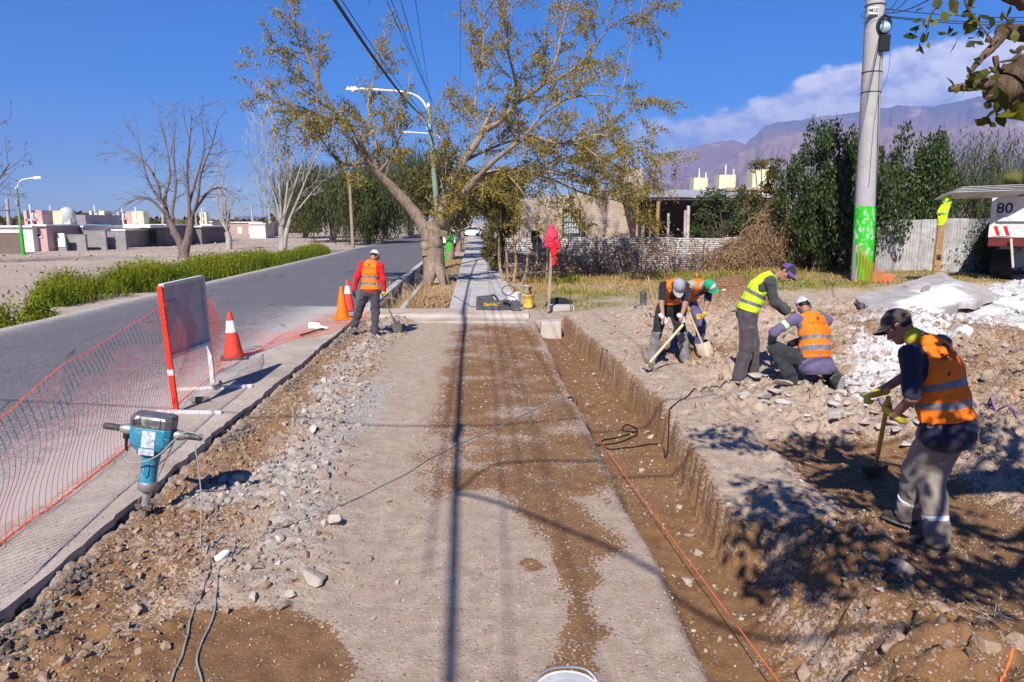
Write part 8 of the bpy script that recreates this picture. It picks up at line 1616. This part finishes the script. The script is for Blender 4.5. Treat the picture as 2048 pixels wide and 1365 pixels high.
    # cap
    if fit.get('cap'):
        c1, c2, cy = fit['cap'][:3]; Rc = Rh @ Rm(fit.get('cap_pitch', 15), 0, cy); cq = lambda x, y, z: H + Rh @ V3((0, -.006, .018)) + Rc @ V3((x, y, z))
        cap = sdf_object('cap', [('ell', cq(0, 0, .018), RR(Rc), (.090, .109, .103))], c1, .009, .01, .003, 1, cut=[('p', tuple(cq(0, 0, .012)), tuple(Rc @ V3((0, 0, -1))))], parent=root, mi=fit.get('cap_mi') and (lambda C: fit['cap_mi']((C - np.array(cq(0, 0, 0))) @ RR(Rc)))) 
        n, m_ = 13, 6; Vv = []; 
        for lay in (0, .004):
            for j in range(m_):
                for i in range(n): a = (i / (n - 1) - .5) * radians(150); t = j / (m_ - 1); x = sin(a) * .090; y = cos(a) * .105 + t * .078 * max(0, cos(a)) ** .55; Vv.append(cq(x * (1 + .03 * t), y, .028 - .030 * t - .16 * x * x / .086 * (1 + t) + lay))
        F0 = grid_faces(n, m_); k = n * m_; ed = [];
        for i in range(n - 1): ed += [(i + 1, i, i + k, i + 1 + k), ((m_ - 1) * n + i, (m_ - 1) * n + i + 1, (m_ - 1) * n + i + 1 + k, (m_ - 1) * n + i + k)]
        for j in range(m_ - 1): ed += [(j * n, j * n + n, j * n + n + k, j * n + k), (j * n + 2 * n - 1, j * n + n - 1, j * n + n - 1 + k, j * n + 2 * n - 1 + k)]
        link('brim', raw_mesh('brim', np.array([tuple(v) for v in Vv]), np.concatenate([F0[:, ::-1], F0 + k, np.array(ed)]), [c2], None, True), cap)
        if fit.get('cap_logo'):
            mb = MB(); a = fit['cap_logo']; pts = [(-.022, -.012), (.022, -.012), (.004, .016), (-.022, -.012)]
            def cap_pt(x, z): an_ = radians(a) + x / .1; zz = .062 + z; r_ = sqrt(max(.05, 1 - ((zz - .018) / .103) ** 2)); return cq(sin(an_) * .093 * r_, cos(an_) * .112 * r_, zz)
            mb.tube([cap_pt(*p) for p in pts], .0028, 5); mb.build('logo', BLACK, cap)
    # vest
    if fit.get('vest'):
        vo = .027; hemv = S0 + U(R0) * fit.get('vest_hem', .02); seg = [S0, S1, S2, S3]; L = np.cumsum([0] + [(seg[i + 1] - seg[i]).length for i in range(3)])
        def up(V):
            best = np.full(len(V), 9.); val = np.zeros(len(V))
            for i in range(3):
                a, b = np.array(seg[i]), np.array(seg[i + 1]); ba = b - a; t = (V - a) @ ba / (ba @ ba); lo_, hi_ = (-3 if i == 0 else 0), (3 if i == 2 else 1); tc = np.clip(t, lo_, hi_); d = np.linalg.norm(V - a - tc[:, None] * ba, axis=1); m = d < best; best = np.where(m, d, best); val = np.where(m, L[i] + tc * (L[i + 1] - L[i]), val)
            h0 = fit.get('vest_hem', .02); return (val - h0) / (L[-1] + .03 - h0)
        sb = []
        for s_, nm in ((-1, 'L'), (1, 'R')): sb.append(('ell', S3 + R2 @ V3((s_ * (.232 * fit.get('wide', 1)), .01, -.10)), RR(R2), (.100, .22, .185)))
        sb.append(('ell', S3 + R2 @ V3((0, .125, -.05)), RR(R2), (.062, .13, .20))); sb.append(('cone', S3 + R2 @ V3((0, 0, -.005)), S3 + R2 @ V3((0, .01, .12)), .072, .072))
        pr = inf(vo) + [('cone', S3 + R2 @ V3((s_ * .03, -.005, -.05)), S3 + R2 @ V3((s_ * .13, 0, -.055)), .064 + vo, .058 + vo) for s_ in (-1, 1)]
        if fit.get('vest_flare'): pr.append(('ell', S0 + R0 @ V3((0, -.01, .02)), RR(R0), (.19 * fit.get('wide', 1), .15, .12)))
        ve = sdf_object('vest', pr, fit['vest'], .0112, .045, .013, 13, cut=[('p', tuple(hemv), tuple(-U(R0)))], sub=sb, parent=root, attrs={'up': up}, wf=(12, 26))
        if fit.get('print'):
            me = ve.data; bv = BVHTree.FromPolygons([v.co[:] for v in me.vertices], [p.vertices[:] for p in me.polygons]); mid = S1.lerp(S2, .92) + U(R2) * .03
            def put(txt, size, z, name, wx=1.0):
                o = text_on(txt, Vector((0, 0, 0)), size, ve, PRINT, name, rot=Matrix.Identity(4), extrude=0.0); mm = o.data
                b = bmesh.new(); b.from_mesh(mm); bmesh.ops.triangulate(b, faces=b.faces); bmesh.ops.subdivide_edges(b, edges=[e for e in b.edges if e.calc_length() > .02], cuts=1); b.to_mesh(mm); b.free()
                for v in mm.vertices:
                    org = S2 + R2 @ V3((v.co.x * wx, -.6, z + v.co.y)); hit = bv.ray_cast(org, R2 @ V3((0, 1, 0)))
                    v.co = (hit[0] + R2 @ V3((0, -.0025, 0))) if hit[0] else org
                return o
            put('POCITO', .036, .055, 'lettering', 1.25); put('P', .075, .115, 'emblem', 1.1); put('(', .05, .125, 'emblem_arc'); put('- - - - - - - -', .014, .022, 'small_print', 1.25)
    if fit.get('extra'): fit['extra'](root, dict(S0=S0, S1=S1, S2=S2, S3=S3, R2=R2, R0=R0, H=H, Rh=Rh, J=J, sh=sh, hq=hq))
    return root, J, (lambda w: local(w)), (lambda l: Lw + Rw @ Vector(l))
def grip(W, A, d, palm, r=.018):
    """hand values for a fist round a pole through W running along A; forearm roughly along d, palm facing roughly palm"""
    A = Vector(A).normalized(); D = Vector(d); D = (D - A * D.dot(A)).normalized(); N = A.cross(D); N = N if N.dot(Vector(palm)) > 0 else -N
    return dict(w=tuple(Vector(W) - D * .080 - N * (.012 + r)), d=tuple(D), n=tuple(N), curl=(70, 85, 50))
def rotz(v, yaw): return Matrix.Rotation(radians(-yaw), 3, 'Z') @ Vector(v)        # world direction -> local
def handle(name, label, a, b, r, m=None, cat='shovel'):
    root = thing(name, label, cat, tuple(b)); mb = MB(); k = 8; mb.tube([a.lerp(b, i / k) for i in range(k + 1)], [r] * (k + 1), 12); mb.build('handle', m or mat('ash_handle', (.50, .35, .20), .6, .2, 6, .2), root, True, world=True); return root
STEELT = mat('worn_tool_steel', (.34, .31, .28), .42, .25, 12, .25, metal=.6, dirt=(.25, .17, .11), dirt_amt=.6)
def shovel_blade(root, at, ax, face, w=.22, L=.29, m=None):
    """dished blade; ax is the handle direction towards the tip, face the upper side"""
    ax = Vector(ax).normalized(); f = Vector(face); f = (f - ax * f.dot(ax)).normalized(); s_ = ax.cross(f); n, k = 9, 9; V = []
    for lay in (0, -.003):
        for j in range(k):
            t = j / (k - 1); ww = w * (1.0 if t < .6 else sqrt(max(.02, 1 - ((t - .6) / .42) ** 2))) * .5
            for i in range(n): q = (i / (n - 1) - .5) * 2; V.append(at + ax * (L * t) + s_ * (q * ww) + f * (.028 * q * q - .02 * t + lay))
    F0 = grid_faces(n, k); q = n * k; ed = []
    for i in range(n - 1): ed += [(i, i + 1, i + 1 + q, i + q), ((k - 1) * n + i + 1, (k - 1) * n + i, (k - 1) * n + i + q, (k - 1) * n + i + 1 + q)]
    for j in range(k - 1): a, b = j * n, j * n + n; ed += [(b, a, a + q, b + q), (a + n - 1, b + n - 1, b + n - 1 + q, a + n - 1 + q)]
    mb = MB(); mb.add([tuple(v) for v in V], np.concatenate([F0, F0[:, ::-1] + q, np.array(ed)]).tolist()); mb.tube([at - ax * .16, at - ax * .02, at + ax * .08 - f * .006], [.021, .023, .008], 10); mb.build('blade', m or STEELT, root, True, world=True)
GLY = cloth_mat('yellow_glove', (.62, .44, .05)); GLW = cloth_mat('white_glove', (.68, .64, .58), .12); GLB = cloth_mat('black_glove', (.03, .03, .033)); SHG = cloth_mat('dusty_grey_shoe', (.20, .175, .155)); SHT = cloth_mat('tan_boot', (.30, .20, .12)); SHB = cloth_mat('black_shoe', (.035, .033, .032), amt=.5)

# 1 man in red with a shovel, seen from behind
x1 = P(741, 600, 14.1).x; L1 = Vector((x1, 14.1, gz(x1, 14.1)))
hw = P(771, 604, 14.3); tipw = P(797, 641, 14.75); tipw.z = max(gz(tipw.x, tipw.y) + .03, .03); axw = (tipw - hw).normalized(); endw = hw - axw * .42; endw = hw + Vector((-.20, .16, .30)) 
axw = (tipw - hw).normalized()
person('man in red with an orange vest and white cap shovelling at the road edge', L1, -4, dict(pelvis=(0, 0, .92), lean=7, bend=9, head=(30, -8), side=2, twist=-4,
    handL=dict(w=(-.37, .08, .90), curl=(25, 40, 25), n=(1, .2, 0)), elbowL=(-1, -.6, 0), handR=grip(rotz(hw - L1, -4), rotz(axw, -4), (.1, 1, .2), (-1, .2, 0)), elbowR=(1, -.5, 0),
    footL=dict(at=(-.47, .22, .09), yaw=40, knee=(-.3, 1, .2)), footR=dict(at=(.08, -.08, .09), yaw=-20, knee=(.2, 1, .2))),
    dict(shirt=cloth_mat('red_shirt', (.66, .016, .02), amt=.08), trousers=cloth_mat('charcoal_joggers', (.065, .06, .072), amt=.15), shoe=SHG, gloveL=GLB, gloveR=GLY, vest=V_OR, vest_flare=1, print=1, cap=(cloth_mat('white_cap', (.66, .62, .60), .1), cloth_mat('white_cap', (.66, .62, .60)), 0), wide=1.0))
s1 = handle('shovel', 'shovel with a thin wooden handle held by the man in red', hw - axw * .5, tipw - axw * .22, .016); shovel_blade(s1, tipw - axw * .22, axw, (-.3, -.4, .8))

# 2 man with the pickaxe, bent towards the camera
X2 = P(1340, 700, 11.0); L2 = Vector((X2.x, 11.05, gz(X2.x, 11.05))); y2 = 178
pa, pb = P(1366, 650, 10.62), P(1293, 733, 10.35); ax2 = (pb - pa).normalized(); gl, gr = pa.lerp(pb, .04), pa.lerp(pb, .50)
stripe = cloth_mat('orange_stripe', (.85, .25, .05)); blk = cloth_mat('black_tee', (.022, .022, .026), amt=.12)
def tee_mi(C, q):
    m = np.zeros(len(C), int)
    for s_, nm in ((-1, 'L'), (1, 'R')):
        a, b = np.array(q['sh'][s_]), np.array(q['J']['el' + nm]); d = b - a; Ln = np.linalg.norm(d); d /= Ln; t = (C - a) @ d; up_ = np.array(q['R2'] @ Vector((0, -1, 0))); side = np.cross(d, up_); w = (C - a) @ side; dist = np.linalg.norm((C - a) - t[:, None] * d, axis=1)
        m |= ((t > -.05) & (t < .16) & (dist < .11) & ((C - a) @ up_ > -.02) & (np.abs(((w + .03) / .026) % 1 - .5) < .26) & (np.abs(w) < .045)).astype(int)
    return m
person('man in a grey cap and striped black tee swinging a pickaxe', L2, y2, dict(pelvis=(0, -.18, .90), lean=42, bend=24, head=(8, 6), side=-4,
    handL=grip(rotz(gl - L2, y2), rotz(ax2, y2), (.2, .1, -1), (0, -1, -.2)), elbowL=(-1, -.5, .3), handR=grip(rotz(gr - L2, y2), rotz(ax2, y2), (.1, .2, -1), (0, -1, 0)), elbowR=(1, -.4, .2),
    footL=dict(at=(-.27, -.06, .09), yaw=18, knee=(-.4, 1, .1)), footR=dict(at=(.25, -.10, .09), yaw=-20, knee=(.4, 1, .1))),
    dict(shirt=[blk, stripe], shirt_mi=tee_mi, sleeve=(.72, 0), trousers=[cloth_mat('grey_work_trousers', (.20, .195, .20), amt=.3), blk], trouser_mi=lambda C, J: (C[:, 2] > .52).astype(int), shoe=SHT, gloveL=GLW, gloveR=GLW, vest=V_OR, vest_hem=.10, cap=(cloth_mat('grey_cap', (.31, .30, .36), .1), cloth_mat('grey_cap_brim', (.42, .41, .45)), 0), cap_pitch=-4))
r2_ = handle('pickaxe', 'pickaxe with a pale wooden handle held by the man in the grey cap', pa, pb, .022, mat('pale_ash_handle', (.62, .47, .30), .6, .15)); mb = MB(); q = pb - ax2 * .05; hd = Vector((-.35, -.1, .93)); hd = (hd - ax2 * hd.dot(ax2)).normalized(); pth = smooth_path([q + hd * .30 - ax2 * .10, q + hd * .15 - ax2 * .02, q, q - hd * .15 - ax2 * .02, q - hd * .30 - ax2 * .10], 4); mb.tube(pth, [.010] + [.018] * 5 + [.03, .034, .036, .034, .03] + [.018] * 5 + [.007], 8); mb.build('head', STEELT, r2_, True, world=True)

# 3 man in the green and white cap behind him
X3 = P(1378, 690, 12.1); L3 = Vector((X3.x, 12.15, gz(X3.x, 12.15))); y3 = 196
ga, tb3 = P(1392, 658, 11.7), P(1415, 704, 11.3); tb3.z = gz(tb3.x, tb3.y) + .05; ax3 = (tb3 - ga).normalized(); gu = ga - ax3 * .42
grn = cloth_mat('green_cap', (.02, .33, .14), .1)
def arm_cloth(C, q): return ((C - np.array(q['S3'])) @ np.array(q['R2'] @ Vector((1, 0, 0))) < -.0).astype(int)
person('man in a green and white cap bending over a shovel behind the pickaxe', L3, y3, dict(pelvis=(-.02, -.15, .88), lean=50, bend=26, head=(-6, 48), side=-8,
    handL=grip(rotz(ga - L3, y3), rotz(ax3, y3), (.2, .2, -1), (1, 0, 0)), elbowL=(-1, -.3, .3), handR=grip(rotz(gu - L3, y3), rotz(ax3, y3), (-.3, .3, -.6), (0, -.5, .3)), elbowR=(1, -.2, .6),
    footL=dict(at=(-.22, -.02, .09), yaw=10, knee=(-.3, 1, .1)), footR=dict(at=(.22, -.1, .09), yaw=-15, knee=(.3, 1, .1))),
    dict(shirt=[cloth_mat('grey_sleeve', (.33, .32, .37)), cloth_mat('navy_shirt', (.04, .045, .10))], shirt_mi=arm_cloth, sleeve=(.8, 0), trousers=cloth_mat('indigo_trousers', (.10, .09, .20), amt=.15), shoe=SHG, gloveL=GLY, gloveR=GLY, vest=V_OR, vest_hem=.08,
     cap=([cloth_mat('white_front', (.68, .68, .67), .1), grn], grn, 0), cap_mi=lambda q: ((q[:, 1] < .045)).astype(int)))
s3 = handle('shovel', 'square-mouthed shovel worked by the man in the green and white cap', gu - ax3 * .1, tb3 - ax3 * .26, .017); shovel_blade(s3, tb3 - ax3 * .26, ax3, (-.2, -.6, .8), .24, .30, mat('dusty_blade', (.42, .33, .24), .5, .2, metal=.3))

# 4 man in the lime vest, bending to the right
X4 = P(1490, 770, 9.75); L4 = Vector((X4.x, 9.75, gz(X4.x, 9.75))); y4 = -98
prp = cloth_mat('purple_cap_brim', (.13, .055, .24), .1)
person('smiling man in a lime vest and purple cap bending over his workmate', L4, y4, dict(scale=1.04, pelvis=(0, -.02, .97), lean=27, bend=20, head=(12, -30), twist=-6,
    handR=dict(w=(.10, .47, .98), d=(0, .8, -.6), n=(-.7, -.4, -.6), curl=(30, 45, 30)), elbowR=(.6, -1, -.1), handL=dict(w=(-.12, .55, 1.0), d=(0, .9, -.5), n=(.6, -.3, -.6), curl=(30, 45, 30)), elbowL=(-.7, -.8, -.2),
    footR=dict(at=(.17, -.12, .09), yaw=-12, knee=(.1, 1, .1)), footL=dict(at=(-.17, .12, .09), yaw=8, knee=(-.1, 1, .1))),
    dict(shirt=cloth_mat('charcoal_hoodie', (.058, .060, .060), amt=.12), trousers=cloth_mat('dark_work_trousers', (.075, .062, .068), amt=.3), loose=.040, shoe=SHG, gloveL=GLY, gloveR=GLY, vest=V_LI, vest_hem=.03, vest_flare=1, smile=1, wide=1.14, belly=.02, cap=([cloth_mat('black_cap_crown', (.03, .027, .035)), prp], prp, 0), cap_mi=lambda q: (q[:, 1] < .0).astype(int)))

# 5 kneeling man, seen from behind
X5 = P(1618, 800, 9.1); L5 = Vector((X5.x, 9.15, gz(X5.x, 9.15))); y5 = 16
grs = cloth_mat('lime_sleeve_band', (.45, .75, .35), .1)
def band_mi(C, q):
    a, b = np.array(q['sh'][-1]), np.array(q['J']['elL']); d = b - a; Ln = np.linalg.norm(d); d /= Ln; t = (C - a) @ d; w = np.linalg.norm(C - a - t[:, None] * d, axis=1); return ((t > .11) & (t < .165) & (w < .10)).astype(int)
person('kneeling man in an orange vest and pale blue cap with his back turned', L5, y5, dict(scale=1.12, pelvis=(.03, -.08, .34), lean=20, bend=16, head=(12, -18), side=4, tilt=6,
    handL=dict(w=(-.34, .38, .52), d=(.1, .8, -.6), n=(.5, 0, -1)), elbowL=(-1, -.3, .0), handR=dict(w=(.05, .48, .48), d=(0, .8, -.6), n=(-.3, 0, -1)), elbowR=(.8, -.2, -.2),
    footL=dict(at=(-.24, .04, .10), yaw=20, knee=(-.55, 1, .9)), footR=dict(at=(.20, -.30, .18), yaw=0, pitch=-78, knee=(.5, 1, .05))),
    dict(shirt=[cloth_mat('slate_purple_shirt', (.125, .105, .19), amt=.15), grs], shirt_mi=band_mi, hem=-.17, trousers=cloth_mat('black_trousers', (.032, .033, .036), amt=.2), loose=.03, shoe=SHB, sole=mat('grey_sole', (.34, .32, .30), .8, .15, 20, .3), gloveL=GLY, gloveR=GLY, vest=V_OR, vest_hem=.06, print=1, wide=1.30, belly=.055, vest_flare=0,
     cap=(cloth_mat('pale_blue_cap', (.50, .55, .68), .1, amt=.1), cloth_mat('pale_blue_cap', (.50, .55, .68)), -35), cap_logo=170))

# 6 near man with a shovel
X6 = P(1846, 1105, 4.85); L6 = Vector((X6.x + .10, 4.85, gz(X6.x, 4.85))); y6 = 32
hw6, tp6 = P(1774, 812, 5.05), on(1748, 952, .02); ax6 = (tp6 - hw6).normalized()
def scarf(root, q):
    S3, R2, H, Rh = q['S3'], q['R2'], q['H'], q['Rh']; a = S3 + R2 @ Vector((0, 0, -.005)); b = H + Rh @ Vector((0, -.02, -.075)); sdf_object('neckerchief', [('cone', a, a.lerp(b, .45), .075, .069), ('cone', a.lerp(b, .3), a.lerp(b, .8), .069, .063)], cloth_mat('yellow_neckerchief', (.42, .37, .03), amt=.2), .009, .02, .007, 3, parent=root, wf=(18, 40))
person('near worker in an orange vest and dark cap digging in the pit', L6, y6, dict(scale=1.06, pelvis=(.02, .04, .97), lean=16, bend=18, head=(14, 14), side=-3, twist=4,
    handL=grip(rotz(hw6 - L6, y6), rotz(ax6, y6), (-.1, 1, .35), (1, 0, 0)), elbowL=(-.7, -1, 0), handR=dict(w=(-.12, .48, 1.12), d=(-.8, .5, -.3), n=(0, -.3, -1)), elbowR=(.6, .2, -.8),
    footR=dict(at=(.0, .0, .09), yaw=14, knee=(.1, 1, .1)), footL=dict(at=(.17, .33, .10), yaw=0, knee=(-.05, 1, .2))),
    dict(shirt=cloth_mat('navy_tee', (.022, .022, .048), amt=.1), sleeve=(.92, 0), hem=-.21, trousers=cloth_mat('khaki_work_trousers', (.27, .225, .185), amt=.25), loose=.030, leg_band='RL', shoe=SHB, gloveL=GLY, gloveR=GLY, vest=V_OR, vest_hem=.03, vest_flare=1, print=1, wide=1.24, belly=.045, cap=(cloth_mat('dark_brown_cap', (.06, .045, .040), amt=.1), cloth_mat('dark_brim', (.03, .025, .025)), 18), extra=scarf))
s6 = handle('shovel', 'shovel with a yellowish handle held by the near worker', hw6 - ax6 * .16, tp6 - ax6 * .24, .018, mat('yellow_handle', (.50, .34, .10), .55, .2)); shovel_blade(s6, tp6 - ax6 * .24, ax6, (-.3, -.5, .8))
haze()
for o in SC.objects:
    if o.type == 'MESH' and o.parent is None and 'category' not in o and 'kind' not in o: print('UNTAGGED', o.name)
tri = {o.name: sum(len(p.vertices) - 2 for p in o.data.polygons) for o in SC.objects if o.type == 'MESH'}
print('tris', sum(tri.values()), sorted(tri.items(), key=lambda q: -q[1])[:16])
from collections import Counter
cn = Counter()
for k, v in tri.items(): cn[k.split('.')[0]] += v
print('by stem', cn.most_common(14))
print('objects', len(SC.objects), 'polys', sum(len(o.data.polygons) for o in SC.objects if o.type == 'MESH'))
